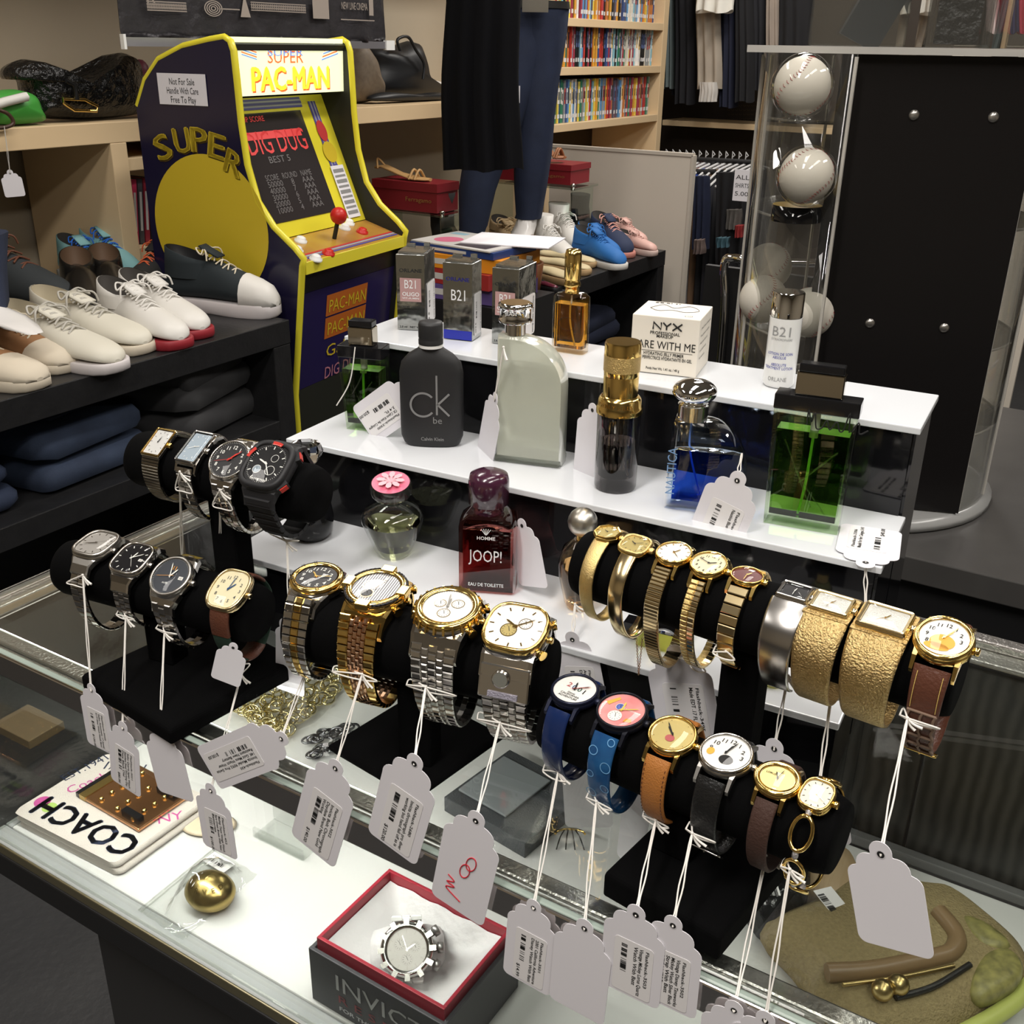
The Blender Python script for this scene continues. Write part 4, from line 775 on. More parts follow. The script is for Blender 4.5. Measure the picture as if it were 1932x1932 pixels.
def watch(wid, label, key, px, w, h=None, shape='round', case=steel, bezel=None, thk=.009, strap='links', sw=(.02, .016), cols=None, ll=.0055, st=.0028, sag=.008, smat=None, lug=True, crown=True, dial=None, group=None, push=False, bw=.12, name='wrist_watch', nosil=False, g=.0035, tilt=0.):
    h = h or w; M0, r, s, ph = fit(key, px, thk * .8)
    t = thing(name, label, 'watch', M0 @ T(s, 0, 0), group or 'watches on the velvet bars'); R = w / 2
    out = {'round': lambda: circ(R), 'rect': lambda: rrect(w, h, w * .06, 3), 'cushion': lambda: sup(w, h, 3.2), 'oval': lambda: circ(1, 40, w / 2, h / 2), 'tonneau': lambda: [(x * (1 - .18 * abs(y / (h / 2)) ** 2), y) for x, y in sup(w, h, 4)], 'octagon': lambda: [(R * cos(a), R * sin(a)) for a in [pi / 8 + k * pi / 4 for k in range(8)]]}[shape]()
    zb = r + .001; MC = RX(ph) @ T(0, 0, zb + thk / 2) @ RX(tilt) @ T(0, 0, -zb - thk / 2); sh = .5 * (shape in ('rect', 'octagon'))
    sm = shape not in ('rect', 'octagon')
    cb_ = MB().puck(out, [(R * .12, zb), (0, zb + thk * .25), (0, zb + thk * .62), (R * .06, zb + thk * .74)], case, MC, sm)
    L2 = h / 2 * (1.10 if lug else .9)
    if lug and not (strap in ('links', 'stag') and w > .034):
        for sx in (-1, 1):
            for sy in (-1, 1):
                wq = sw[0] / 2 + .0016
                cb_.loft([[(sx * wq - .0016, sy * h * .28, zb + thk * .2), (sx * wq + .0016, sy * h * .28, zb + thk * .2), (sx * wq + .0016, sy * h * .28, zb + thk * .65), (sx * wq - .0016, sy * h * .28, zb + thk * .65)], [(sx * wq - .0013, sy * h * .46, zb), (sx * wq + .0013, sy * h * .46, zb), (sx * wq + .0013, sy * h * .46, zb + thk * .5), (sx * wq - .0013, sy * h * .46, zb + thk * .5)], [(sx * wq - .001, sy * (L2 + .003), zb - .004), (sx * wq + .001, sy * (L2 + .003), zb - .004), (sx * wq + .001, sy * (L2 + .003), zb - .001), (sx * wq - .001, sy * (L2 + .003), zb - .001)]], case, MC, False)
    if strap in ('links', 'stag') and w > .034:
        lug = lug
        for sy in (-1, 1):
            A0, A1 = w * .40, sw[0] / 2 + .0008
            rr_ = []
            for (hx, yy, z0, z1) in ((A0, h * .30, zb + .0005, zb + thk * .6), ((A0 + A1) / 2, h * .46, zb - .001, zb + thk * .45), (A1, h / 2 + .003, zb - .004, zb + .0012), (A1, h / 2 + .0075, zb - .0095, zb - .0045)): rr_.append([(-hx, sy * yy, z0), (hx, sy * yy, z0), (hx, sy * (yy + .001), z1 - .001), (hx * .85, sy * (yy + .0012), z1), (-hx * .85, sy * (yy + .0012), z1), (-hx, sy * (yy + .001), z1 - .001)])
            cb_.loft(rr_, case, MC, False)
    cb_.build('case', t)
    bo_ = [(x * .98, y * .98) for x, y in out]; bz2 = bezel or case; bwid = R * bw; ztop = zb + thk
    MB().puck(bo_, [(0, zb + thk * .72), (0, zb + thk * .86), (bwid * .3, ztop), (bwid * .9, ztop - .0002), (bwid, ztop - .0012)], bz2, MC, sm, (False, False)).build('bezel', t)
    k = 1 - bwid / R * .95; kk = [(x * k, y * k) for x, y in bo_]
    sp = dict(dial or {}); sp.setdefault('dial', silver_d); sp['rxy'] = (w / 2 * k, h / 2 * k)
    dialface(t, MC, kk, min(w, h) / 2 * k, sp, max(ztop - .0016, zb + thk * .74 + .0003))
    MB().puck(kk, [(0, ztop + .0004), (R * .1, ztop + .0010), (R * .5, ztop + .0014)], crystal_m, MC, True, (False, True)).build('crystal', t)
    if crown: MB().lathe([(.0022, 0), (.0026, .001), (.0026, .003), (.0018, .0036)], bz2 if bezel else case, MC @ T(w / 2 - .0004, 0, zb + thk * .45) @ RY(pi / 2), 14).build('crown', t)
    if push:
        for a in (.55, -.55): MB().lathe([(.0022, 0), (.0022, .003), (.0036, .0031), (.0036, .0058)], bz2, MC @ RZ(a) @ T(w / 2 - .0008, 0, zb + thk * .45) @ RY(pi / 2), 16).build('push_button', t)
    P = strap_path(r, ph, L2, sag, g)
    if strap == 'links': links(P, sw[0], sw[1], cols or [(1, steel), (1.2, steel), (1, steel)], ll, st, sag > .5).build('bracelet', t)
    elif strap == 'stag': links(P, sw[0], sw[1], cols, ll, st, True).build('bracelet', t)
    elif strap == 'band':
        sb_ = band(P, sw[0], sw[1], st, smat); so = sb_.build('strap', t)
    elif strap == 'cuff': band(P, sw[0], sw[1], st, smat, 0, .42).build('cuff', t); band(P, sw[0], sw[1], st, smat, .6, 1).build('cuff', t)
    WT[wid] = (M0 @ T(s, 0, 0), P, sw, t, MC, zb, thk); return t, M0 @ T(s, 0, 0), P
def buckle(wid, u, mt, w=None):
    M, P, sw, t = WT[wid][:4]; S = arc(P); y, z, dy, dz = samp(P, S, S[-1] * u); w = (w or sw[1]) * 1.25
    F = frame(Vector((0, y + dz * .002, z - dy * .002)), Vector((1, 0, 0)), Vector((0, -dy, -dz)), Vector((0, dz, -dy)))
    MB().tube([(a, b, 0) for a, b in rrect(w, w * .62, .002, 3)], .0007, mt, F, closed=True).tube([(0, -w * .3, 0), (0, w * .3, .001)], .0006, mt, F).build('buckle', t)
def stitches(wid, u0, u1, f, mt, n=14):
    M, P, sw, t = WT[wid][:4]; S = arc(P); mb = MB()
    for i in range(n):
        y, z, dy, dz = samp(P, S, S[-1] * (u0 + (u1 - u0) * (i + .5) / n))
        for sx in (-1, 1): mb.box(.0004, .0016, .0004, mt, frame(Vector((sx * sw[0] / 2 * f, y + dz * .0016, z - dy * .0016)), Vector((1, 0, 0)), Vector((0, -dy, -dz)), Vector((0, dz, -dy))))
    mb.build('stitching', t)
S_, G_, P_ = steel, gold, goldp
# back left bar
watch('a1', 'slim rectangular watch with gold rim and striped dark bracelet, far left of upper bar', 'LB', (299, 836), .021, .031, 'rect', S_, gold, .006, 'links', (.020, .016), [(1, mat('dark_two_tone_link', (.3, .27, .22), .25, 1))], .0028, .002, .004, lug=False, dial=dict(dial=mat('pale_grey_dial', (.6, .6, .58), .4), mark=ink, hands=ink, time=(0.2, 1)), bw=.16)
watch('a2', 'rectangular steel watch with pearl blue dial on the upper left bar', 'LB', (369, 845), .022, .036, 'rect', S_, None, .008, 'links', (.017, .014), [(1, S_), (1, S_)], .006, .0025, .014, dial=dict(dial=pearl_d, mark=lume, time=(2.3, 40)), bw=.14)
watch('a3', 'round steel watch, black dial with white numerals and red hands', 'LB', (434, 869), .039, None, 'round', S_, None, .009, 'stag', (.019, .016), [(1, S_), (1, S_), (1, S_)], .006, .0025, .018, dial=dict(dial=black_d, nums='all', ns=.22, minor=True, bars=False, hands=redp, time=(1.2, 7), sec=42, secm=redp), bw=.08)
w4, _, _ = watch('a4', 'chunky black resin sports watch with red side buttons, beside the crystal stopper', 'LB', (504, 878), .046, .048, 'cushion', rubber, rubber, .014, 'links', (.028, .022), [(1, rubber)], .008, .004, .012, dial=dict(dial=black_d, minor=True, mark=lume, subs=((-.35, -.35, .22, pearl_d), (.35, -.3, .25, black_d), (.3, .35, .2, black_d)), time=(9.7, 24), texts=((.0, -.9, 'PROTECTION', .14, lume),)), bw=.22, crown=False)
M_, P__, sw_, t_, MC, zb, th_ = WT['a4']
for a in (.6, -.6, pi - .6): MB().box(.005, .010, .006, rubber, MC @ RZ(a) @ T(.0255, 0, zb + .006)).box(.001, .007, .0045, mat('red_resin', (.5, .03, .02), .35), MC @ RZ(a) @ T(.0285, 0, zb + .006)).build('side_button', w4, label='black side button with red insert')
mb = MB()
for (a0, a1) in ((1.2, 1.7), (2.5, 3.0)): mb.ring2(.0182, .0215, mat('red_resin', (.5, .03, .02), .35), MC, zb + .0143, 10, 0, 0, a0, a1)
mb.build('red_bezel_inserts', w4)
# front left bar
watch('b1', 'cushion shaped steel watch with silver sunray dial, far left of lower left bar', 'LF', (182, 1028), .036, .038, 'cushion', steelb, None, .010, 'stag', (.018, .015), [(1, S_), (1, S_)], .0065, .0025, .022, lug=False, dial=dict(dial=silver_d, mark=steel, hands=steel, time=(8.2, 41), sec=10), bw=.16)
watch('b2', 'steel day-date watch with black dial and baton markers, lower left bar', 'LF', (250, 1056), .035, .037, 'cushion', S_, None, .010, 'stag', (.018, .015), [(1, S_), (1, S_), (1, S_)], .0055, .0025, .006, lug=False, dial=dict(dial=black_d, date=True, time=(.5, 9), sec=24), bw=.14)
watch('b3', 'steel watch with dark slate dial and small orange accents on the lower left bar', 'LF', (325, 1089), .039, .04, 'round', S_, steelb, .011, 'stag', (.020, .016), [(1, S_), (1, S_), (1, S_)], .0075, .003, .016, dial=dict(dial=navy_d, minor=True, bars=False, date=True, time=(1.0, 57), sec=43, secm=orp, texts=((0, .35, '11', .3, orp), (-.1, -.45, 'AUTO', .12, lume))), bw=.13)
watch('b4', 'gold vintage watch with cream numeral dial on brown leather and green canvas strap', 'LF', (433, 1113), .036, .040, 'tonneau', goldp, goldp, .008, 'band', (.018, .016), None, .005, .002, .014, smat=greenc, lug=False, dial=dict(dial=cream_d, nums='all', ns=.22, bars=False, mark=mat('dark_grey_numerals', (.08, .08, .08), .5), hands=bluh, time=(1.2, 1)), bw=.13)
MB_ = WT['b4']
for nm_, u0, u1 in (('leather_tab', 0, .13), ('leather_tab', .36, .5), ('leather_tab', .87, 1.0)): band(MB_[1], .0186, .017, .0028, brownl, u0, u1, 14).build(nm_, MB_[3], label='brown leather strap end')
# centre bar
tt = [(1, S_), (.9, gold), (1, S_)]
watch('c1', 'two tone diver watch, gold numeral bezel and black dial', 'C', (601, 1077), .043, None, 'round', S_, gold, .013, 'links', (.022, .018), tt, .006, .0032, .010, dial=dict(dial=black_d, nums='all', ns=.26, bars=False, hands=gold, time=(10.5, 12), mark=lume), bw=.24, tilt=.26)
M_, P__, sw_, t_, MC, zb, th_ = WT['c1']; mb = MB()
for k in range(1, 12): a = k * pi / 6; mb.text(str(k * 5), .0033, ink, MC @ T(sin(a) * .0187, cos(a) * .0187, zb + .0135) @ RZ(-a + pi) @ T(0, -.0012, 0), al='CENTER')
mb.build('bezel_numerals', t_)
c2, _, _ = watch('c2', 'huge all gold chronograph with black cable bezel and rose gold centre links', 'C', (711, 1112), .049, None, 'round', gold, gold, .016, 'stag', (.033, .026), [(1.3, gold), (.5, goldr), (.5, goldr), (.5, goldr), (.5, goldr), (1.3, gold)], .0058, .0035, .022, push=True, dial=dict(dial=mat('striped_silver_dial', (.6, .6, .62), .25, .5, c2=(.05, .05, .05), ns=160, wave=.01, noise=.5), bars=False, subs=((-.35, .1, .28, white_d), (-.2, -.45, .28, black_d)), subring=gold, hands=gold, time=(11.8, 3), mark=gold), bw=.24, tilt=.2)
M_, P__, sw_, t_, MC, zb, th_ = WT['c2']
for k in range(4):
    a0 = k * pi / 2 + .3; cbm = MB()
    for q in range(3): cbm.tube([((.0232 + .0006 * sin(j * 1.4 + q * 2.1)) * cos(a0 + j * .09), (.0232 + .0006 * sin(j * 1.4 + q * 2.1)) * sin(a0 + j * .09), zb + .0145 + .0006 * cos(j * 1.4 + q * 2.1)) for j in range(11)], .0009, black_d, MC, n=5)
    cbm.build('black_cable', t_)
    MB().box(.0075, .011, .005, gold, MC @ RZ(k * pi / 2) @ T(.0225, 0, zb + .0145)).build('bezel_clamp', t_, bevel=.0006)
watch('c3', 'oversized steel chronograph with faceted gold bezel and white dial', 'C', (846, 1152), .051, None, 'round', S_, gold, .017, 'stag', (.035, .028), [(1, S_), (.6, steelb), (.8, S_), (.6, steelb), (1, S_)], .0058, .0034, .024, push=True, dial=dict(dial=white_d, minor=True, mark=ink, bars=False, subs=((-.35, .12, .24, white_d), (.33, .25, .26, white_d), (.0, -.4, .26, white_d)), subring=gold, hands=steelb, time=(11.9, 58)), bw=.26)
M_, P__, sw_, t_, MC, zb, th_ = WT['c3']; mb = MB()
for k in range(24): mb.box(.0016, .004, .006, gold, MC @ RZ(k * pi / 12) @ T(0, .0245, zb + .0125) @ RX(.4))
mb.build('bezel_facets', t_)
c4, _, _ = watch('c4', 'massive steel watch with gold tonneau rim, white openwork dial and small inset second dial', 'C', (976, 1188), .048, .046, 'tonneau', S_, gold, .017, 'stag', (.037, .029), [(1.1, S_), (.7, steelb), (.9, S_), (.7, steelb), (1.1, S_)], .0062, .0036, .026, lug=False, push=True, dial=dict(dial=white_d, mark=gold, subs=((-.2, -.2, .3, gold_d), (.3, .2, .25, white_d)), hands=gold, time=(10, 9)), bw=.12)
M_, P__, sw_, t_, MC, zb, th_ = WT['c4']; S__ = arc(P__); y, z, dy, dz = samp(P__, S__, S__[-1] * .07)
F = frame(Vector((0, y, z)), Vector((1, 0, 0)), Vector((0, -dy, -dz)), Vector((0, dz, -dy)))
MB().box(.038, .026, .006, S_, F).build('lower_case_block', t_, bevel=.0015); MB().lathe([(.0065, .003), (.0065, .005), (.0055, .0055)], S_, F @ T(-.002, .003, 0), 28).disc(.0053, mat('smoky_small_dial', (.15, .15, .13), .3), F @ T(-.002, .003, .0056)).build('small_dial', t_); MB().box(.022, .004, .002, mat('crushed_stone', (.35, .33, .4), .4, .3, bump=1., bs=900), F @ T(0, -.009, .0032)).build('stone_strip', t_)
# top right bar
rg_ = 'ladies gold watches on the top right bar'
watch('d1', 'tiny gold octagonal watch on woven gold band, leftmost of the top right bar', 'RB', (1147, 1007), .021, .018, 'octagon', gold, None, .006, 'band', (.0125, .009), None, .005, .002, .010, smat=meshg, lug=False, dial=dict(dial=gold_d, mark=ink, hands=ink, time=(10, 8)), bw=.16, group=rg_)
watch('d2', 'small square gold watch with roped rim on flat gold band', 'RB', (1199, 1029), .023, .021, 'cushion', gold, meshg, .006, 'band', (.0125, .010), None, .005, .002, .016, smat=goldp, lug=False, dial=dict(dial=gold_d, mark=ink, hands=ink, time=(10, 10)), bw=.18, group=rg_)
watch('d3', 'small gold watch with white dial on long ribbed expansion band', 'RB', (1271, 1044), .026, None, 'round', gold, None, .007, 'links', (.012, .011), [(1, goldp)], .0027, .0022, .030, dial=dict(dial=white_d, mark=gold, hands=gold, time=(1, 22)), bw=.1, group=rg_)
watch('d4', 'small gold watch with domed cream dial on gold chain link band', 'RB', (1338, 1066), .026, None, 'oval', gold, None, .008, 'links', (.0105, .010), [(1, meshg), (1, goldp)], .0036, .0022, .020, dial=dict(dial=cream_d, nums='all', bars=False, ns=.2, mark=ink, hands=ink, time=(2, 48)), bw=.1, group=rg_)
watch('d5', 'small oval gold watch with dark glossy dial on plain bar link band', 'RB', (1411, 1089), .023, .019, 'oval', gold, None, .006, 'links', (.014, .011), [(1, goldp)], .0068, .002, .010, dial=dict(dial=mat('dark_red_dial', (.12, .03, .03), .15), bars=False, hands=gold, time=(1, 30)), bw=.1, group=rg_)
watch('d6', 'smooth steel cuff watch with small black rectangular dial', 'RB', (1500, 1119), .021, .016, 'rect', S_, None, .006, 'cuff', (.025, .018), None, .005, .0018, .014, smat=satin, lug=False, dial=dict(dial=black_d, bars=False, mark=lume, time=(12.3, 30)), bw=.22)
watch('d7', 'gold bark textured cuff watch with narrow glitter dial, left of the wider one', 'RB', (1571, 1142), .026, .018, 'rect', goldp, goldp, .006, 'band', (.030, .022), None, .005, .0022, .014, smat=goldtx, lug=False, dial=dict(dial=glit_d, bars=False, hands=gold, time=(1, 34)), bw=.2)
watch('d8', 'widest gold bark textured cuff watch with square glitter dial', 'RB', (1668, 1168), .031, .023, 'rect', goldp, goldp, .007, 'band', (.035, .026), None, .005, .0022, .016, smat=goldtx, lug=False, dial=dict(dial=glit_d, bars=False, hands=gold, time=(1, 38)), bw=.18)
for k in ('d7', 'd8'):
    M_, P__, sw_, t_, MC, zb, th_ = WT[k]
    MB().box(sw_[0], .024 if k == 'd7' else .027, .002, goldtx, MC @ T(0, 0, zb + .0015)).build('shoulder_plate', t_, bevel=.0006)
d9, _, _ = watch('d9', 'round gold watch, white numeral dial with plain yellow shape, laced brown strap', 'RB', (1781, 1207), .035, None, 'round', gold, gold, .010, 'band', (.021, .015), None, .005, .0024, .022, smat=brownl, dial=dict(dial=white_d, nums='all', ns=.22, bars=False, mark=ink, skip=(4, 5, 6, 7), hands=gold, time=(1.1, 5), polys=((0, -.25, [(.5 * cos(i * pi / 10), .4 * sin(i * pi / 10)) for i in range(20)], mat('dial_yellow_print', (.8, .42, .06), .5)), (-.15, -.55, [(.5 * cos(i * pi / 10), .2 * sin(i * pi / 10)) for i in range(20)], mat('dial_yellow_print', (.8, .42, .06), .5)))), bw=.18)
stitches('d9', .02, .14, .7, mat('yellow_thread', (.6, .42, .12), .7)); buckle('d9', .40, gold)
M_, P__, sw_, t_ = WT['d9'][:4]; S__ = arc(P__); mb = MB(); twn = mat('taupe_lacing', (.2, .13, .09), .7)
for sx in (-1, 0, 1): mb.tube(spline([(sx * .0075 + .0006 * (-1) ** i, samp(P__, S__, S__[-1] * (.15 + .025 * i))[0] + samp(P__, S__, S__[-1] * (.15 + .025 * i))[3] * .0018, samp(P__, S__, S__[-1] * (.15 + .025 * i))[1] - samp(P__, S__, S__[-1] * (.15 + .025 * i))[2] * .0018) for i in range(10)], 3), .0009, twn)
for i in range(5):
    y, z, dy, dz = samp(P__, S__, S__[-1] * (.15 + .05 * i)); mb.tube([(-.0085, y + dz * .0018, z - dy * .0018), (.0085, y + dz * .0018, z - dy * .0018)], .0009, twn)
mb.build('woven_lacing', t_)
# front right bar
watch('e1', 'navy cased watch with white dial lettered 2001 on plain navy strap', 'RF', (1086, 1304), .0345, None, 'round', mat('navy_case', (.012, .015, .035), .3, .5), None, .008, 'band', (.0175, .015), None, .005, .0022, .010, smat=navys, dial=dict(dial=white_d, bars=False, texts=((-.38, .05, '2', .42, mat('muted_red_print', (.45, .1, .1), .5)), (-.1, .0, '0', .42, bluh), (.2, -.03, '0', .42, mat('dark_green_print', (.05, .12, .1), .5)), (.46, -.08, '1', .42, ink), (0, -.32, 'Disney', .14, ink), (0, -.48, 'CALIFORNIA', .17, ink), (0, -.65, 'ADVENTURE', .17, ink)), hands=ink, time=(11.5, 8), sec=9, secm=redp), bw=.12)
watch('e2', 'black cased watch with red and white dial on blue bubble patterned strap', 'RF', (1173, 1342), .0355, None, 'round', mat('black_case', (.012, .013, .02), .3, .5), None, .009, 'band', (.0185, .015), None, .005, .0024, .020, smat=mat('blue_bubble_strap', (.01, .03, .12), .2, c2=(.02, .12, .28), noise=.5, ns=90), dial=dict(dial=mat('red_pink_dial', (.65, .08, .1), .4, c2=(.75, .45, .42), noise=.5, ns=60), bars=False, subs=((-.1, -.4, .3, white_d), (-.15, .15, .2, mat('dial_blue_print', (.1, .15, .5), .5))), texts=((.45, .12, 'ALBUQUERQUE', .1, lume),), polys=((-.55, .35, [(-.3, -.2), (.1, .3), (.2, .2), (-.1, -.3)], mat('dial_yellow_print', (.8, .42, .06), .5)), (.5, -.45, [(-.15, -.1), (.2, .0), (.1, .2), (-.1, .12)], orp)), hands=mat('dial_yellow_hand', (.75, .55, .1), .5), time=(11.8, 10)), bw=.1)
M_, P__, sw_, t_, MC, zb, th_ = WT['e2']; S__ = arc(P__); mb = MB(); pb_ = mat('pale_blue_bubbles', (.15, .35, .6), .3)
for i in range(9):
    y, z, dy, dz = samp(P__, S__, S__[-1] * (.02 + .045 * i)); F = frame(Vector((.0055 * (-1) ** i, y + dz * .0014, z - dy * .0014)), Vector((1, 0, 0)), Vector((0, -dy, -dz)), Vector((0, dz, -dy)))
    mb.ring2(.0022 + .0006 * (i % 3), .0028 + .0006 * (i % 3), pb_, F, .0001, 20)
mb.build('bubble_print', t_)
charm = lambda col: ((-.0, -.25, [(.22 * cos(i * pi / 8), .2 * sin(i * pi / 8)) for i in range(16)], col),)
watch('e3', 'gold rimmed watch with champagne dial on tan lizard leather strap', 'RF', (1268, 1386), .033, None, 'round', gold, gold, .008, 'band', (.0175, .015), None, .005, .0026, .008, smat=tanl, dial=dict(dial=gold_d, nums='q', bars=True, mark=mat('dark_gold_mark', (.25, .17, .05), .4), hands=ink, time=(10.4, 53), polys=charm(mat('muted_red_print', (.45, .1, .1), .5)), skip=range(1, 13)), bw=.13); stitches('e3', .03, .30, .82, brownl)
watch('e4', 'silver watch with white numeral dial on glossy black leather strap', 'RF', (1371, 1424), .035, None, 'round', steelb, S_, .009, 'band', (.0185, .016), None, .005, .0024, .014, smat=blackl, dial=dict(dial=white_d, nums='all', bars=False, ns=.24, mark=ink, skip=(4, 5, 6, 7, 8), hands=ink, time=(12.4, 3), polys=((.15, -.35, [(.3 * cos(i * pi / 8), .26 * sin(i * pi / 8)) for i in range(16)], ink), (-.6, -.2, [(.16 * cos(i * pi / 8), .2 * sin(i * pi / 8)) for i in range(16)], mat('dial_yellow_print', (.8, .42, .06), .5)))), bw=.12)
buckle('e4', .36, steel)
watch('e5', 'small gold watch with broad polished bezel on dark brown suede strap', 'RF', (1469, 1471), .030, .027, 'oval', gold, gold, .008, 'band', (.014, .012), None, .005, .0022, .010, smat=dbrl, dial=dict(dial=gold_d, bars=False, mark=ink, hands=ink, time=(11, 2), texts=((-.5, .15, 'LORUS', .2, ink),)), bw=.26)
t27, _, _ = watch('e6', 'small gold tonneau watch on open horseshoe link bracelet, rightmost of the lower bar', 'RF', (1543, 1502), .021, .024, 'tonneau', gold, gold, .008, 'none', (.013, .012), None, .005, .002, .012, lug=False, dial=dict(dial=mat('pale_silver_dial', (.72, .7, .6), .4), mark=ink, hands=gold, time=(12, 20)), bw=.16)
M_, P__, sw_, t_, MC, zb, th_ = WT['e6']; S__ = arc(P__); nL = 7; pave = mat('pave_stones', (.6, .58, .6), .2, .8, bump=1., bs=1500)
for i in range(nL):
    u = S__[-1] * (i + .5) / nL; y, z, dy, dz = samp(P__, S__, u); F = frame(Vector((0, y + dz * .001, z - dy * .001)), Vector((1, 0, 0)), Vector((0, -dy, -dz)), Vector((0, dz, -dy))); hl = S__[-1] / nL * .40
    MB().tube([(.0062 * sin(a), hl * cos(a), .0003 * cos(2 * a)) for a in [j * 2 * pi / 24 for j in range(24)]], .0014, gold, F, closed=True).build('bracelet_link', t27)
    y, z, dy, dz = samp(P__, S__, S__[-1] * i / nL); F = frame(Vector((0, y + dz * .0015, z - dy * .0015)), Vector((1, 0, 0)), Vector((0, -dy, -dz)), Vector((0, dz, -dy)))
    MB().ball(.0026, pave, F @ SCL(.8, 1.5, .8), 14).build('stone_clasp', t27)
# fine chain under the square gold watch
t = thing('safety_chain', 'thin gold safety chain dangling below the small square gold watch', 'chain', T(Vector((0, 0, 0))))
D0 = pxm(at(1200, 1200, 1.11)); A = onp(1201, 1205, WT['d2'][0].translation, Vector((0, 1, 0))); Bm = onp(1205, 1272, WT['d2'][0].translation, Vector((0, 1, 0))); Cc = onp(1212, 1205, WT['d2'][0].translation, Vector((0, 1, 0)))
for nm_, P1, P2 in (('chain_strand', A, Bm), ('chain_strand', Bm, Cc)):
    mb = MB()
    for i in range(22): p = P1.lerp(P2, i / 21); mb.tube([(p.x + .0006 * cos(a) * (i % 2), p.y + .0006 * cos(a) * (1 - i % 2), p.z + .001 * sin(a)) for a in [j * pi / 4 for j in range(8)]], .00022, goldr, n=4, closed=True)
    mb.build(nm_, t)
# ================================================================ price tags
redm = mat('red_marker', (.6, .02, .04), .6)
def tagshape(w, L):      # hole at (0,0); card hangs towards -y
    hw = w / 2; b = L * .96; rt = w * .15; c = w * .12
    def arcp(p, q, bulge, n=7):
        o = []
        for i in range(n + 1):
            t = i / n; x = p[0] + (q[0] - p[0]) * t; y = p[1] + (q[1] - p[1]) * t; dx, dy = q[0] - p[0], q[1] - p[1]; k = 4 * bulge * t * (1 - t)
            o.append((x - dy * k, y + dx * k))
        return o
    R = [(rt * sin(a), rt * .25 + rt * cos(a)) for a in [.05 + i * 1.75 / 7 for i in range(8)]]
    R += arcp((rt * 1.0, -L * .015), (hw * .72, -L * .15), .26) + arcp((hw * .75, -L * .155), (hw, -L * .27), .2, 5)
    R += [(hw - c + c * cos(a), -b + c - c * sin(a)) for a in [i * pi / 2 / 5 for i in range(6)]]
    return R + [(-p[0], p[1]) for p in reversed(R)]
def cardM(h3, b3, N):
    y = (h3 - b3); L = y.length; y = y / L; N = (N - y * N.dot(y)).normalized(); x = y.cross(N); return frame(h3, x, y, N), L
def strap_pt(wid, px):
    M, P, sw = WT[wid][:3]; best = None; S = arc(P)
    for i in range(8, 60):
        u = S[-1] * i / 72; y, z, dy, dz = samp(P, S, u); q = pr(M @ Vector((0, y, z))); d = (q[0] - px[0]) ** 2 + (q[1] - px[1]) ** 2
        if best is None or d < best[0]: best = (d, y, z, dy, dz)
    _, y, z, dy, dz = best
    pts = [M @ Vector((sx * sw[0] * .56, y + dz * o, z - dy * o)) for sx, o in ((-1, -.004), (-1, .003), (0, .0052), (1, .003), (1, -.004), (0, -.0055))]
    kn = M @ Vector((-.001, y + dz * .007 - .0, z - dy * .007 - .006))
    return pts, kn
def ptag(label, hole, bot, O=None, N=None, w=.042, lines=None, price='', wid=None, kpx=None, anchor=None, hand=None, seed=1, flat=None, mtc=None, group='white string price tags', bow=True, kofs=(0, 0)):
    if flat is not None: h3, b3 = at(hole[0], hole[1], flat), at(bot[0], bot[1], flat); NN = Vector((0, 0, 1))
    else: h3, b3 = onp(hole[0], hole[1], O, N), onp(bot[0], bot[1], O, N); NN = -N
    M, L = cardM(h3, b3, NN); t = thing('price_tag', label, 'price tag', M, group)
    sh_ = tagshape(w, L); mb = MB().prism(sh_, -.0002, .0002, mtc or paper); mb.disc(w * .05, ink, None, .0003, 14); mb.ring2(w * .05, w * .062, mat('tag_hole_edge', (.6, .58, .6), .6), None, .0004, 14)
    mb.build('card', t)
    if lines: sticker_(t, T(w * .02, -L * .62, .0003), w * .64, L * .62, lines, price, seed)
    if hand:
        hb = MB(); hs = L * .09
        hb.tube([(v.x * hs - w * .1, v.y * hs - L * .74, .0006) for v in spline([(-.9, 1, 0), (-.2, .6, 0), (-.9, .2, 0), (-.1, .0, 0), (-.9, -.5, 0), (.7, -1.2, 0)], 5)], .0004, redm, n=5)
        for cx_, cy_ in ((.0, -.52), (.08, -.42)): hb.tube([(w * cx_ + hs * .45 * cos(a) + hs * .1 * sin(a), L * cy_ + hs * .8 * sin(a), .0006) for a in [k * pi / 8 for k in range(17)]], .0004, redm, n=5, closed=True)
        hb.build('handwritten_price', t)
    Mi = M.inverted(); sb = MB(); tip = h3 + NN * .0006
    if wid:
        ring, kn = strap_pt(wid, kpx)
        kk = onp(kpx[0], kpx[1], kn, Vector((0, 1, 0))); kn = kk
        sb.tube(spline([kn] + ring[1:4] + [kn], 5), .0006, cord, Mi, n=6); sb.tube(spline([kn, ring[0], ring[1]], 4), .0006, cord, Mi, n=6)
    else: kn = anchor
    if kn is not None:
        mid = kn.lerp(tip, .5); sx = M.to_3x3() @ Vector((1, 0, 0))
        for sgn in (-1, 1):
            pts = spline([kn, mid + sx * .0011 * sgn, tip + (kn - tip).normalized() * w * .12 + sx * .0006 * sgn, tip - (M.to_3x3() @ Vector((0, 1, 0))) * .0008], 6)
            sb.tube([p + sx * .0003 * sin(i * 1.1) * sgn for i, p in enumerate(pts)], .00055, cord, Mi, n=6)
        if bow:
            sb.ball(.0012, cord, Mi @ T(kn), 8)
            for e in ((.006, -.008), (.010, -.006)): sb.tube(spline([kn, kn + sx * e[0] * .4 + Vector((0, 0, e[1] * .6)), kn + sx * e[0] + Vector((0, 0, e[1]))], 4), .0006, cord, Mi, n=5, r2=.0010)
    if sb.v: sb.build('string', t)
    return t
NP = lambda n: (N_C * n, N_C)
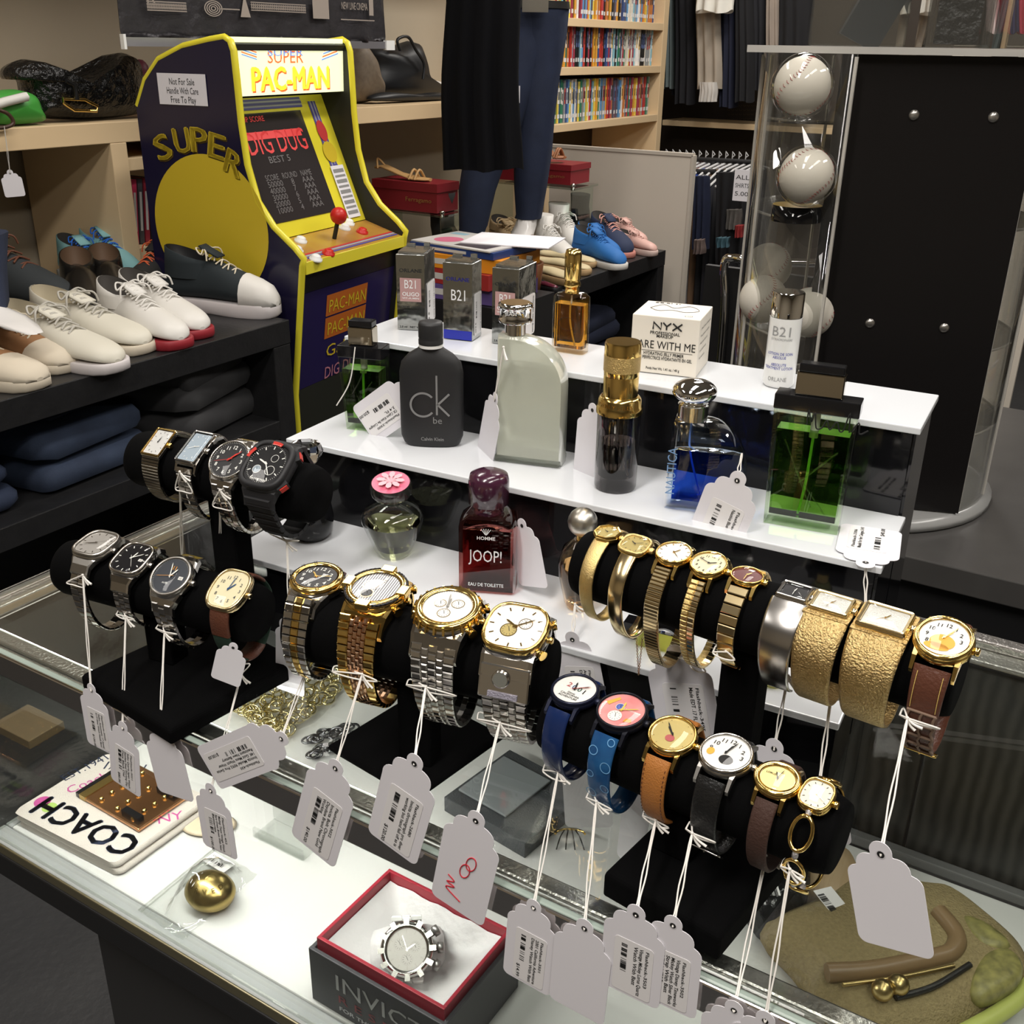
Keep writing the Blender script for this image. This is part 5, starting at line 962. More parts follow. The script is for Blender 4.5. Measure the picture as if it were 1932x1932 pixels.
def DP(D, yaw): N = Vector((-sin(yaw), cos(yaw), 0)); return lambda px, py: (atD(px, py, D), N)
k = .4672
def rt(label, hole, bot, wid=None, kpx=None, dn=0., **kw): return ptag(label, hole, bot, N_C * (k - dn), N_C, wid=wid, kpx=kpx, **kw)
rt('narrow price tag stickered $100.00, hanging leftmost below the cushion shaped steel watch', (173, 1302), (192, 1418), 'b1', (156, 1085), 0, w=.036, lines=['Flashback-3020', 'Seiko Automatic 17 Jewel', '6119 Silver Watch Needs Band'], price='$100.00', seed=2)
rt('price tag stickered $80.00, overlapping the leftmost price tag', (232, 1374), (238, 1492), 'b2', (237, 1163), .0012, w=.038, lines=['Flashback-3021', 'Seiko Quartz Japan Watch', 'Stainless Steel Working Day', 'Date Black Dial'], price='$80.00', seed=3)
rt('blank price tag back, just right of the $80.00 tag', (303, 1386), (334, 1508), 'b3', (310, 1192), .0004, w=.045, seed=4)
rt('price tag stickered $100.00 hanging upright over the cased items, third sticker from left', (398, 1492), (417, 1613), 'b4', (455, 1272), .0016, w=.040, lines=['Flashback-452', 'Mathey Tissot Vintage Watch', 'Rare Green Brown With New', 'Batteries'], price='$100.00', seed=5)
rt('price tag stickered $100.00 lying sideways on the front rail', (531, 1394), (388, 1452), 'c1', (598, 1212), .0008, w=.040, lines=['Flashback-430', 'Invicta Model 9092 Pro Swiss', '14K Gold Mens Watch Water', 'Resistant New Battery'], price='$100.00', seed=6)
rt('price tag stickered $140.00, below the all gold chronograph', (633, 1450), (588, 1612), 'c2', (683, 1272), .0005, w=.045, lines=['Flashback-3022', 'Invicta Bolt Chronograph', 'Daydate Brand New Gold', 'Working'], price='$140.00', seed=7)
rt('price tag stickered $120.00, below the gold bezel steel chronograph', (782, 1441), (737, 1607), 'c3', (803, 1296), .0006, w=.045, lines=['Flashback-2680', 'Invicta chronograph pro diver', 'working but hand fell off as is'], price='$120.00', seed=8)
rt('white price tag handwritten 300 in red marker', (898, 1549), (860, 1724), 'c4', (943, 1364), .0012, w=.045, hand=True)
rt('price tag stickered $14.99 under the navy strap watch', (1007, 1713), (992, 1862), 'e1', (1053, 1456), .0004, w=.038, lines=['Flashback-3501', '2001 California Adventure', 'Disney Watch With Batt'], price='$14.99', seed=9)
rt('large blank price tag back at the bottom, between two stickered tags', (1103, 1752), (1086, 1915), 'e2', (1125, 1512), .0016, w=.042)
rt('price tag with barcode sticker directly below the tan strap watch', (1200, 1726), (1186, 1885), 'e3', (1237, 1548), .0010, w=.042, lines=['Flashback-3503', 'Vinatge Mickey Lorus Quartz', 'Watch With Batt'], seed=10)
rt('stickered price tag overlapped on its left, below the right stand base', (1270, 1746), (1256, 1905), 'e4', (1306, 1572), .0002, w=.040, lines=['Flashback-3502', 'Vintage Disney Timeworks', 'Mickey Watch Silver Black', 'Strap With Batt'], seed=11)
rt('price tag cut off by the photo bottom, left one of two', (1385, 1906), (1372, 2050), 'e5', (1445, 1615), .0006, w=.040, lines=['Flashback-3504', 'Gold Dial Watch'], price='$20.00', seed=12)
rt('price tag cut off by the photo bottom, right one of two', (1444, 1926), (1430, 2070), 'e6', (1490, 1640), .0012, w=.040)
def dt(label, hole, bot, D, yaw, **kw): O, N = DP(D, radians(yaw))(*hole); return ptag(label, hole, bot, O, N, **kw)
dt('large blank price tag hanging from the brown laced strap watch at right', (1662, 1612), (1692, 1800), .462, -40, w=.044, wid='d9', kpx=(1712, 1355))
dt('blank price tag over the gold chains, hanging from the black resin watch', (548, 1166), (547, 1312), .80, -22, w=.030, wid='a4', kpx=(541, 1022))
dt('blank price tag tip peeking out behind the brown strap watch', (440, 1222), (424, 1290), .74, -10, w=.026)
dt('price tag hidden behind the dark slate dial watch', (345, 1082), (345, 1172), .93, -20, w=.034, wid='a2', kpx=(339, 890))
dt('price tag hidden behind the cream dial watch', (417, 1090), (421, 1182), .90, -20, w=.030, wid='a3', kpx=(415, 925))
dt('blank price tag behind the left gold textured cuff string', (1546, 1482), (1560, 1590), .56, -35, w=.034, wid='d7', kpx=(1570, 1300))
dt('scalloped blank price tag between black strap watch and post', (1461, 1413), (1445, 1560), .60, -38, w=.044, wid='d6', kpx=(1487, 1275))
dt('stickered price tag with handled string knot, left of the right stand post', (1276, 1238), (1303, 1400), .665, -26, w=.050, lines=['Flashback-3495', 'Made EDT .17 FL Perfum'], seed=13, wid='d4', kpx=(1318, 1252), bow=False)
dt('stickered price tag behind the white dial lettered watch, near centre', (1080, 1207), (1112, 1365), .735, -24, w=.040, lines=['Flashback-3303', 'Avon Rare Perfume', 'Discontinued'], seed=14, anchor=atD(1085, 1140, .76))
dt('blank price tag behind the blue bubble strap', (1105, 1430), (1112, 1566), .70, -5, w=.040)
dt('greyish blank price tag edge left of the tan strap', (1205, 1490), (1186, 1640), .64, -55, w=.030)
dt('blank price tag behind the right stand post', (1405, 1255), (1408, 1398), .690, -26, w=.048, wid='d5', kpx=(1372, 1230), bow=False)
dt('small scalloped blank price tag behind the champagne dial watch', (1290, 1362), (1305, 1470), .70, -28, w=.036)
dt('price tag leaning on the black flask, writing upside down', (775, 740), (683, 806), at(705, 832, Z2).y, -24, w=.044, lines=['Flashback-3300', 'CK Calvin Klein Be Cologne', '3.4 FL'], price='$20.00', seed=15, anchor=None)
o = MB().tube(spline([at(668, 655, Z2) * 0 + atD(670, 655, at(692, 806, Z2).y - .025), atD(660, 720, at(692, 806, Z2).y - .027), atD(635, 765, at(692, 806, Z2).y - .027)], 6), .0006, cord); single(o, 'loose_string', 'white string loop hanging down the flared green bottle at left', 'string')
dt('blank price tag turned edge on, left of the frosted bottle', (934, 754), (911, 880), at(925, 872, Z2).y, -68, w=.040, anchor=atD(950, 655, at(1001, 868, Z2).y - .02))
dt('blank price tag leaning left of the gold capped tube bottle', (1118, 774), (1106, 908), at(1112, 906, Z2).y + .012, -50, w=.036)
dt('price tag stickered $20.00 hanging from the blue cologne', (1391, 907), (1337, 1042), at(1391, 978, Z2).y - .022, -31, w=.046, lines=['Flashback-3304', 'Nautica Blue Cologne 1.6 FL'], price='$20.00', seed=16, anchor=atD(1400, 855, at(1391, 978, Z2).y - .012), bow=False)
ptag('price tag lying upside down at the right end of the middle step', (1633, 1062), (1645, 993), w=.048, lines=['Flashback-3306', 'Masaki For Her Cologne 3.4 fl'], price='$40.00', seed=17, flat=Z2 + .0012, anchor=atD(1633, 1150, at(1633, 1062, Z2).y - .02))
dt('blank price tag behind the dark red cologne', (985, 992), (1008, 1112), at(1000, 1113, Z3).y, -45, w=.036, anchor=None)
dt('blank price tag hanging from the green and white bag on the left shelf', (19, 327), (30, 373), onm(19, 300, 2.50).y, 20, w=.048, anchor=onm(8, 238, 2.48), bow=False)
# ================================================================ things lying inside the showcase
D0 = DZ + .0006
# watch gift box
P1, P2, P3, P4 = at(593, 1884, D0), None, None, None
zt = topz(P1, 1772); R1 = at(597, 1768, zt); R2 = at(838, 1905, zt); R3 = at(951, 1747, zt)
x = (R2 - R1).normalized(); w = (R2 - R1).length; y = Vector((-x.y, x.x, 0)); d = (R3 - R2).dot(y); h = zt - D0
gbx = thing('watch_gift_box', 'open dark grey watch box with red rim and white cushion inside the case', 'gift box', frame(Vector((R1.x, R1.y, D0)), x, y, Vector((0, 0, 1))))
dg = mat('dark_grey_box_paper', (.045, .045, .05), .4); rdm = mat('dark_red_box_lining', (.30, .02, .035), .35); cush = mat('white_satin_cushion', (.55, .54, .54), .45, bump=.15, bs=60)
mb = MB(); e = .004; hb = h * .86
mb.box(w + .01, e, hb, dg, c=(w / 2, -e, hb / 2)).box(w + .01, e, hb, dg, c=(w / 2, d + e, hb / 2)).box(e, d + .006, hb, dg, c=(-e * .7, d / 2, hb / 2)).box(e, d + .006, hb, dg, c=(w + e * .7, d / 2, hb / 2)).box(w, d, .003, dg, c=(w / 2, d / 2, .0015)); mb.build('outer_box', gbx, bevel=.0008)
mb = MB(); q = .0035
mb.box(w, q, h * .5, rdm, c=(w / 2, q / 2, h * .75)).box(w, q, h * .5, rdm, c=(w / 2, d - q / 2, h * .75)).box(q, d - 2 * q, h * .5, rdm, c=(q / 2, d / 2, h * .75)).box(q, d - 2 * q, h * .5, rdm, c=(w - q / 2, d / 2, h * .75)); mb.build('red_rim', gbx, bevel=.0006)
mb = MB(); mb.box(w - 2.4 * q, d - 2.4 * q, .004, cush, c=(w / 2, d / 2, h * .45))
n = 14; rows = []
for j in range(n + 1):
    v = j / n; rows.append([(q * 1.2 + (w - 2.4 * q) * i / n, q * 1.2 + (d - 2.4 * q) * v, h * (.86 - .30 * min(1, 4 * min(i / n, 1 - i / n, v, 1 - v)) + .02 * sin(i * 1.7) * sin(j * 2.1))) for i in range(n + 1)])
mb.loft(rows, cush, closed=False, caps=(False, False)); mb.build('satin_lining', gbx)
lt = MB(); F = T(0, -e * 1.5 - .0005, 0) @ RX(pi / 2); sv = mat('silver_foil_letters', (.6, .6, .62), .3, .7)
lt.text('INVICTA', h * .36, sv, F @ T(w * .17, hb * .5, 0), w=w * .86); lt.text('R E S E R V E', h * .17, mat('dark_red_letters', (.25, .03, .04), .4), F @ T(w * .19, hb * .27, 0), w=w * .8); lt.text('FOR THE FEW WHO DARE', h * .09, sv, F @ T(w * .2, hb * .12, 0), w=w * .78)
lt.build('box_lettering', gbx)
# watch on its cushion
ctr = at(752, 1772, zt - .004); lc = gbx.matrix_world.inverted() @ ctr
pil = thing('cased_watch', 'silver chronograph with ribbed bezel and white bracelet strapped round a white pillow in the box', 'watch', gbx.matrix_world @ T(lc.x, lc.y + .012, h * .62) @ RZ(radians(38)), 'watches on the velvet bars')
del pil['group']
MB().loft([[(sx * .030 * k, .022 * k2 * cos(a), .020 * k2 * sin(a)) for a in [i * 2 * pi / 24 for i in range(24)]] for sx, k, k2 in ((-1, 1.1, .5), (-1, 1, .85), (-.6, 1, 1), (.6, 1, 1), (1, 1, .85), (1, 1.1, .5))], cush).build('pillow', pil)
whs = mat('white_ceramic_link', (.75, .75, .73), .2); PP = strap_path(.022, .75, .024, .002, .003)
links(PP, .028, .024, [(1, whs), (.8, whs), (1, whs)], .0062, .004, True).build('bracelet', pil)
MC = RX(.75) ; zb = .024; R = .0235
MB().puck(circ(R), [(0, zb), (0, zb + .009), (R * .05, zb + .011)], steelb, MC).build('case', pil)
mb = MB().puck(circ(R * .98), [(0, zb + .011), (R * .03, zb + .014), (R * .2, zb + .0145), (R * .25, zb + .013)], steel, MC, caps=(False, False)); 
for i in range(12): mb.box(.0045, .006, .005, steel, MC @ RZ(i * pi / 6) @ T(0, R * .95, zb + .0125))
mb.build('bezel', pil)
dialface(pil, MC, circ(R * .76), R * .76, dict(dial=silver_d, minor=True, subs=((-.35, .25, .28, silver_d), (.4, .1, .26, silver_d), (0, -.45, .28, silver_d)), mark=steelb, hands=steel, time=(2, 57)), zb + .0125)
MB().puck(circ(R * .75), [(0, zb + .0138), (R * .3, zb + .0146)], crystal_m, MC, caps=(False, True)).build('crystal', pil)
for a in (.5, 0, -.5): MB().lathe([(.003, 0), (.003, .003), (.0048, .0032), (.0048, .0078), (.004, .0085)], mat('grey_pusher', (.3, .29, .28), .35, .8), MC @ RZ(a) @ T(R, 0, zb + .006) @ RY(pi / 2), 18).build('push_button', pil)
# folded knit sock
knit = mat('cream_knit', (.60, .55, .50), .9, bump=.8, bs=900); kn2 = mat('navy_knit', (.012, .02, .05), .9); mg = mat('magenta_knit', (.45, .07, .25), .9); gk_ = mat('green_knit', (.35, .5, .12), .9)
C1, C2, C3, C4 = at(30, 1555, D0), at(228, 1655, D0), at(352, 1500, D0), at(225, 1420, D0)
x = (C2 - C1).normalized(); y = Vector((-x.y, x.x, 0)); w = (C2 - C1).length; hgt = (C3 - C2).dot(y)
sk = thing('knit_sock', 'folded cream knit sock with navy and pink lettering at the case left end', 'sock', frame(C1, x, y, Vector((0, 0, 1))))
for nm_, z0, z1, ox in (('lower_fold', 0, .007, .004), ('upper_fold', .0075, .015, 0)):
    o_ = []
    for (px_, py_) in rrect(w, hgt, .012, 6): o_.append((px_ + w / 2 + ox + .004 * sin(py_ * 40), py_ + hgt / 2 + .003 * sin(px_ * 50)))
    MB().puck(o_, [(.003, z0), (0, z0 + .002), (0, z1 - .002), (.003, z1)], knit).build(nm_, sk)
lt = MB(); Z = .0154
for e_ in (0, .0012, -.0012): lt.text('COACH', .042, kn2, T(w * .97, hgt * .30 + e_, Z) @ RZ(pi), w=w * .88); lt.text('COACH', .042, kn2, T(w * .97 + e_, hgt * .30, Z) @ RZ(pi), w=w * .88)
lt.text('EST.1941', .018, kn2, T(w * .02, hgt * .50, Z) @ RZ(radians(78)), w=hgt * .42); lt.text('Coach', .02, mg, T(w * .16, hgt * .40, Z) @ RZ(radians(70)), w=hgt * .35)
lt.text('1/1361', .02, kn2, T(w * .12, hgt * .78, Z) @ RZ(.4)); lt.disc(.009, mg, T(w * .07, hgt * .22, Z)); lt.disc(.008, gk_, T(w * .16, hgt * .2, Z)); lt.text('NY', .02, mg, T(w * .92, hgt * .5, Z) @ RZ(.9)); lt.quad(.02, .006, gk_, T(w * .8, hgt * .6, Z) @ RZ(.9))
lt.build('knitted_lettering', sk)
# copper cuff card
a_, b_, c_ = at(160, 1512, D0 + .016), at(262, 1572, D0 + .016), at(352, 1497, D0 + .016); x = (b_ - a_).normalized(); y = Vector((-x.y, x.x, 0)); w = (b_ - a_).length; hh = (c_ - b_).dot(y)
cu = thing('studded_cuff', 'copper coloured studded metal cuff in clear sleeve lying on the knit sock', 'cuff bracelet', frame(a_, x, y, Vector((0, 0, 1))))
cop = mat('copper_sheet', (.85, .45, .22), .2, 1)
MB().box(w, hh, .004, cop, c=(w / 2, hh / 2, .003)).build('copper_plate', cu, bevel=.001); MB().box(w * .12, hh, .006, mat('brass_edge', (.5, .36, .12), .3, 1), c=(-.004, hh / 2, .003)).build('brass_edge', cu); MB().box(.006, hh, .006, blkgloss, c=(-.012, hh / 2, .003)).build('black_edge', cu)
st_ = MB()
for i in range(3):
    for j in range(5): MB().ball(.0032, gold, T(w * (.2 + .3 * i), hh * (.12 + .19 * j), .0055), 12).build('stud', cu)
for yy in (.15, .8): MB().box(w * .3, .008, .004, blkgloss, c=(w * .75, hh * yy, .0072)).build('black_clip', cu)
# brass egg in a bag
c_ = at(399, 1700, D0 + .003); s = pxm(c_)
eg = thing('brass_dome', 'brass domed paperweight engraved with letters, inside a clear zip bag', 'paperweight', fz(c_ + Vector((0, 0, 0)), radians(-25)))
MB().lathe([(50 * s * cos(a) if a > 0 else 50 * s * (1 + .3 * a), .012 + 50 * s * .72 * sin(a)) for a in [-.35 + i * (pi / 2 + .35) / 14 for i in range(15)]], mat('satin_brass', (.48, .36, .13), .28, 1, bump=.05, bs=80), None, 40, sy=.85).build('dome', eg)
el = MB()
for k, ch in enumerate('CURVED'): a = -1.35 + k * .5; el.text(ch, .007, mat('engraved_brass', (.25, .18, .06), .4, 1), RZ(a + .3) @ T(0, -50 * s * .70, .012 + 50 * s * .52) @ RX(radians(50)), al='CENTER')
el.build('engraving', eg)
film = pane('clear_film', (.93, .94, .93), 1.8, .05)
q = [at(*p, D0) for p in ((262, 1720), (345, 1778), (485, 1655), (405, 1603))]; o = q[0]; x = (q[1] - o).normalized(); y = Vector((-x.y, x.x, 0))
bg = thing('zip_bag', 'clear plastic zip bag around the brass dome in the case', 'plastic bag', frame(o, x, y, Vector((0, 0, 1)))); bwid = (q[1] - o).length; blen = (q[3] - o).length * 1.0
sh = (q[3] - o).dot(x); n = 16; rows = []
for j in range(n + 1):
    v = j / n; rows.append([(bwid * i / n + sh * v, (q[3] - o).dot(y) * v, .002 + .040 * max(0, 1 - ((i / n - .62) ** 2 * 7 + (v - .5) ** 2 * 5)) + .0012 * sin(i * 1.3 + j * 2.3)) for i in range(n + 1)])
MB().loft(rows, film, closed=False, caps=(False, False)).build('film', bg); MB().tube([(0, 0, .002), (sh, (q[3] - o).dot(y), .002)], .0009, film).tube([(.004, 0, .002), (sh + .004, (q[3] - o).dot(y), .002)], .0009, film).build('zip_seal', bg)
lb = MB().box(.032, .016, .0004, sticker, T(sh * .9 + bwid * .35, (q[3] - o).dot(y) * .86, .006)); lb.text('Louis Vintage', .004, ink, T(sh * .9 + bwid * .35 - .013, (q[3] - o).dot(y) * .86 + .003, .0064)); barcode(lb, T(sh * .9 + bwid * .35 - .013, (q[3] - o).dot(y) * .86 - .002, .0064), .022, .004, 4); lb.build('bag_label', bg)
single(MB().lathe([(.0001, .002), (.016, .0005), (.019, .003), (.016, .005), (.0001, .004)], mat('beige_ceramic', (.6, .5, .36), .4), None, 32, sx=1.6), 'ring_dish', 'small beige oval dish behind the brass dome', 'dish', T(at(395, 1560, D0)))
ey = thing('eyelet_stand', 'clear acrylic easel stand under the front rail', 'stand', fz(at(540, 1590, D0), radians(-31)))
for (a_, b_, c_, M) in ((.07, .003, .03, T(0, .02, .018)), (.07, .03, .003, T(0, .004, .002)), (.07, .003, .012, T(0, -.012, .008))): MB().box(a_, b_, c_, pane('clear_acrylic', (.96, .97, .96), 1.5), M).build('acrylic_panel', ey)
# gold chains
def chain(label, p, q_, r, mt, n, wob=.004, wd=.0011, seed=0, z=D0):
    A, B_ = at(p[0], p[1], z + r), at(q_[0], q_[1], z + r); rnd = random.Random(seed); mb = MB(); d = (B_ - A); L = d.length; xx = d.normalized(); yy = Vector((-xx.y, xx.x, 0))
    for i in range(n):
        c = A + d * (i / n) + yy * (sin(i * 1.3 + seed) * wob) + Vector((0, 0, abs(sin(i * 2.1 + seed)) * r * .8)); M = frame(c, xx, yy, Vector((0, 0, 1))) @ RZ(rnd.uniform(-.5, .5)) @ RX((.25, 1.15)[i % 2])
        mb.tube([(r * 1.2 * cos(a), r * .8 * sin(a), 0) for a in [k * pi / 7 for k in range(14)]], wd, mt, M, n=6, closed=True)
    return single(mb, 'chain_necklace', label, 'necklace', group='gold chain necklaces piled in the case')
pg = mat('bright_yellow_chain', (.85, .75, .42), .12, 1)
for i, (nm_, a_, b_) in enumerate((('pale gold chain along the left edge of the pile', (452, 1335), (560, 1248)), ('gold chain second from the left of the pile', (470, 1350), (590, 1252)), ('gold chain running through the middle of the pile', (492, 1362), (612, 1262)), ('gold chain right of the middle of the pile', (512, 1374), (634, 1276)), ('gold chain on the right edge of the pile near the plastic', (530, 1385), (645, 1295)), ('gold chain crossing the near end of the pile', (455, 1340), (545, 1385)), ('gold chain crossing the far end of the pile', (560, 1245), (640, 1285)))):
    chain(nm_, a_, b_, .0085, pg, 14, .005, .0016, seed=i)
o = MB(); rows = []
q = [at(*p, D0) for p in ((450, 1320), (560, 1400), (690, 1300), (590, 1230))]
for j in range(9): rows.append([tuple(q[0].lerp(q[1], i / 8).lerp(q[3].lerp(q[2], i / 8), j / 8) + Vector((0, 0, .014 + .006 * sin(i * 1.1 + j)))) for i in range(9)])
single(o.loft(rows, film, closed=False, caps=(False, False)), 'plastic_sleeve', 'clear plastic sleeve over the gold chains', 'plastic sleeve')
for i, (a_, b_) in enumerate((((582, 1400), (672, 1372)), ((588, 1425), (668, 1400)))): chain(('dark silver chain beside the centre stand base, far strand', 'dark silver chain beside the centre stand base, near strand')[i], a_, b_, .006, mat('dark_silver_chain', (.16, .16, .17), .2, 1), 12, .004, .0016, seed=9 + i)
# trays and boxes under the glass, centre
def lbox(name, label, cat, p, q_, r_, hgt, mt, z=D0, **k):
    a, b, c = at(*p, z), at(*q_, z), at(*r_, z); x = (b - a).normalized(); y = Vector((-x.y, x.x, 0)); w = (b - a).length; d = (c - b).dot(y)
    t = thing(name, label, cat, frame(a, x, y, Vector((0, 0, 1)))); MB().box(w, d, hgt, mt, c=(w / 2, d / 2, hgt / 2)).build('box_base', t, bevel=.001); return t, w, d
gb_, w, d = lbox('jewellery_box', 'dark grey leatherette box with pale lid between the centre and right stands', 'jewellery box', (838, 1530), (990, 1620), (1075, 1500), .02, mat('charcoal_leatherette', (.05, .055, .06), .45, bump=.4, bs=500)); MB().box(w * .6, d * .7, .003, mat('pale_grey_lid', (.22, .24, .25), .25), c=(w * .35, d * .5, .0222)).build('lid', gb_, bevel=.001)
cl_ = thing('claw_clip', 'small gold and black hair clip hanging in the case right of the grey box', 'hair clip', fz(at(1075, 1590, D0), 0)); MB().tube([(.016 * cos(a), .008 * sin(a), .012) for a in [i * pi / 8 for i in range(9)]], .0014, gold).build('gold_bar', cl_)
for i in range(4): MB().tube(spline([(.004 * (i - 1.5), .006, .012), (.007 * (i - 1.5), .0, .008), (.01 * (i - 1.5), -.012, .001)], 4), .0008, blkgloss).build('prong', cl_)
# tan frame bag
tan = mat('tan_woven_raffia', (.34, .27, .13), .8, bump=1., bs=420, c2=(.17, .125, .055), noise=.5, ns=300); tlea = mat('tan_smooth_leather', (.20, .13, .065), .35); lime = mat('lime_leather_trim', (.42, .46, .12), .45); snake = mat('snake_print_leather', (.42, .38, .12), .45, c2=(.01, .01, .01), noise=.9, ns=110); brs = mat('aged_brass', (.5, .38, .16), .3, 1)
hb = thing('handbag', 'tan woven handbag with brass clasp, snake print and lime edge, inside the case', 'handbag')
def outl(pts, z): return [at(x_, y_, z) for x_, y_ in pts]
O1 = [(1430, 1785), (1520, 1740), (1600, 1690), (1735, 1705), (1790, 1715), (1850, 1760), (1905, 1810), (1930, 1850), (1935, 1880), (1870, 1925), (1760, 1990), (1600, 1990), (1480, 1850)]
def pad(pts, z0, z1, mt, name, par, infl=.82, k=4):
    P = spline([(p[0], p[1], 0) for p in pts], k, True); B_ = [at(v.x, v.y, z0) for v in P]; c = sum(B_, Vector()) / len(B_)
    mb = MB().loft([[tuple(c + (b - c) * f + Vector((0, 0, dz))) for b in B_] for f, dz in ((.94, 0), (1, (z1 - z0) * .35), (.97, (z1 - z0) * .65), (infl, (z1 - z0) * .92), (infl * .6, z1 - z0), (.02, (z1 - z0) * 1.02))], mt); return mb.build(name, par)
pad(O1, D0, D0 + .045, tan, 'bag_body', hb)
def strip(pts, z, r, mt, name, par, flat=1.): return MB().tube(spline([tuple(at(x_, y_, z)) for x_, y_ in pts], 6), r, mt, n=8).build(name, par)
strip([(1745, 1700), (1800, 1725), (1860, 1762), (1925, 1822), (1932, 1870), (1880, 1915), (1770, 1975)], D0 + .022, .008, lime, 'lime_edge', hb)
strip([(1735, 1698), (1790, 1712), (1815, 1735)], D0 + .03, .0025, blackl, 'black_piping', hb)
pad([(1808, 1745), (1850, 1758), (1900, 1795), (1895, 1812), (1850, 1805), (1822, 1780)], D0 + .030, D0 + .047, snake, 'snake_panel', hb); pad([(1848, 1822), (1895, 1806), (1925, 1835), (1915, 1872), (1850, 1905), (1822, 1880)], D0 + .028, D0 + .046, snake, 'snake_panel', hb)
strip([(1560, 1835), (1650, 1830), (1760, 1808), (1795, 1795), (1805, 1765), (1770, 1720)], D0 + .046, .0085, tlea, 'leather_frame', hb); strip([(1590, 1858), (1700, 1843), (1800, 1822)], D0 + .048, .002, brs, 'brass_frame_bar', hb)
for p in ((1665, 1868), (1695, 1858)): MB().ball(.0095, brs, T(at(p[0], p[1], D0 + .052)), 18).build('clasp_ball', hb)
strip([(1690, 1882), (1760, 1862), (1830, 1820)], D0 + .046, .003, blackl, 'zip', hb)
MB().tube([tuple(at(1740 + 12 * cos(a), 1688 + 10 * sin(a), D0 + .03)) for a in [i * pi / 5 for i in range(10)]], .0015, brs, closed=True).build('ring', hb)
b2 = thing('handbag', 'black glossy bag with white label under the right velvet stand', 'handbag'); pad([(1390, 1700), (1440, 1640), (1490, 1650), (1525, 1700), (1500, 1750), (1440, 1785)], D0, D0 + .05, mat('black_patent', (.012, .012, .013), .2, bump=.2, bs=40), 'bag_body', b2)
lb = MB(); Q = frame(at(1455, 1668, D0 + .053), Vector((1, 0, 0)), Vector((0, 1, 0)), Vector((0, 0, 1))); lb.box(.012, .03, .0005, sticker, Q); barcode(lb, Q @ T(-.004, -.01, .0005), .008, .012, 8); lb.build('label', b2)
b3 = thing('leather_pouch', 'beige leather pouch with barcode label behind the woven handbag', 'pouch'); pad([(1515, 1665), (1555, 1640), (1600, 1650), (1620, 1720), (1560, 1755), (1515, 1720)], D0, D0 + .04, mat('beige_leather', (.38, .27, .15), .5), 'pouch_body', b3)
lb = MB(); Q = frame(at(1570, 1700, D0 + .043), Vector((.9, .3, 0)).normalized(), Vector((-.3, .9, 0)).normalized(), Vector((0, 0, 1))); lb.box(.02, .034, .0005, sticker, Q); barcode(lb, Q @ T(-.006, -.012, .0006) @ RZ(pi / 2), .024, .007, 8); lb.build('label', b3)
single(MB().box(.07, .05, .012, mat('brown_kraft', (.12, .08, .04), .6)), 'card_box', 'flat brown box seen faintly through the glass left of the left stand base', 'box', fz(at(55, 1370, D0 + .006), radians(-31)), bevel=.001)
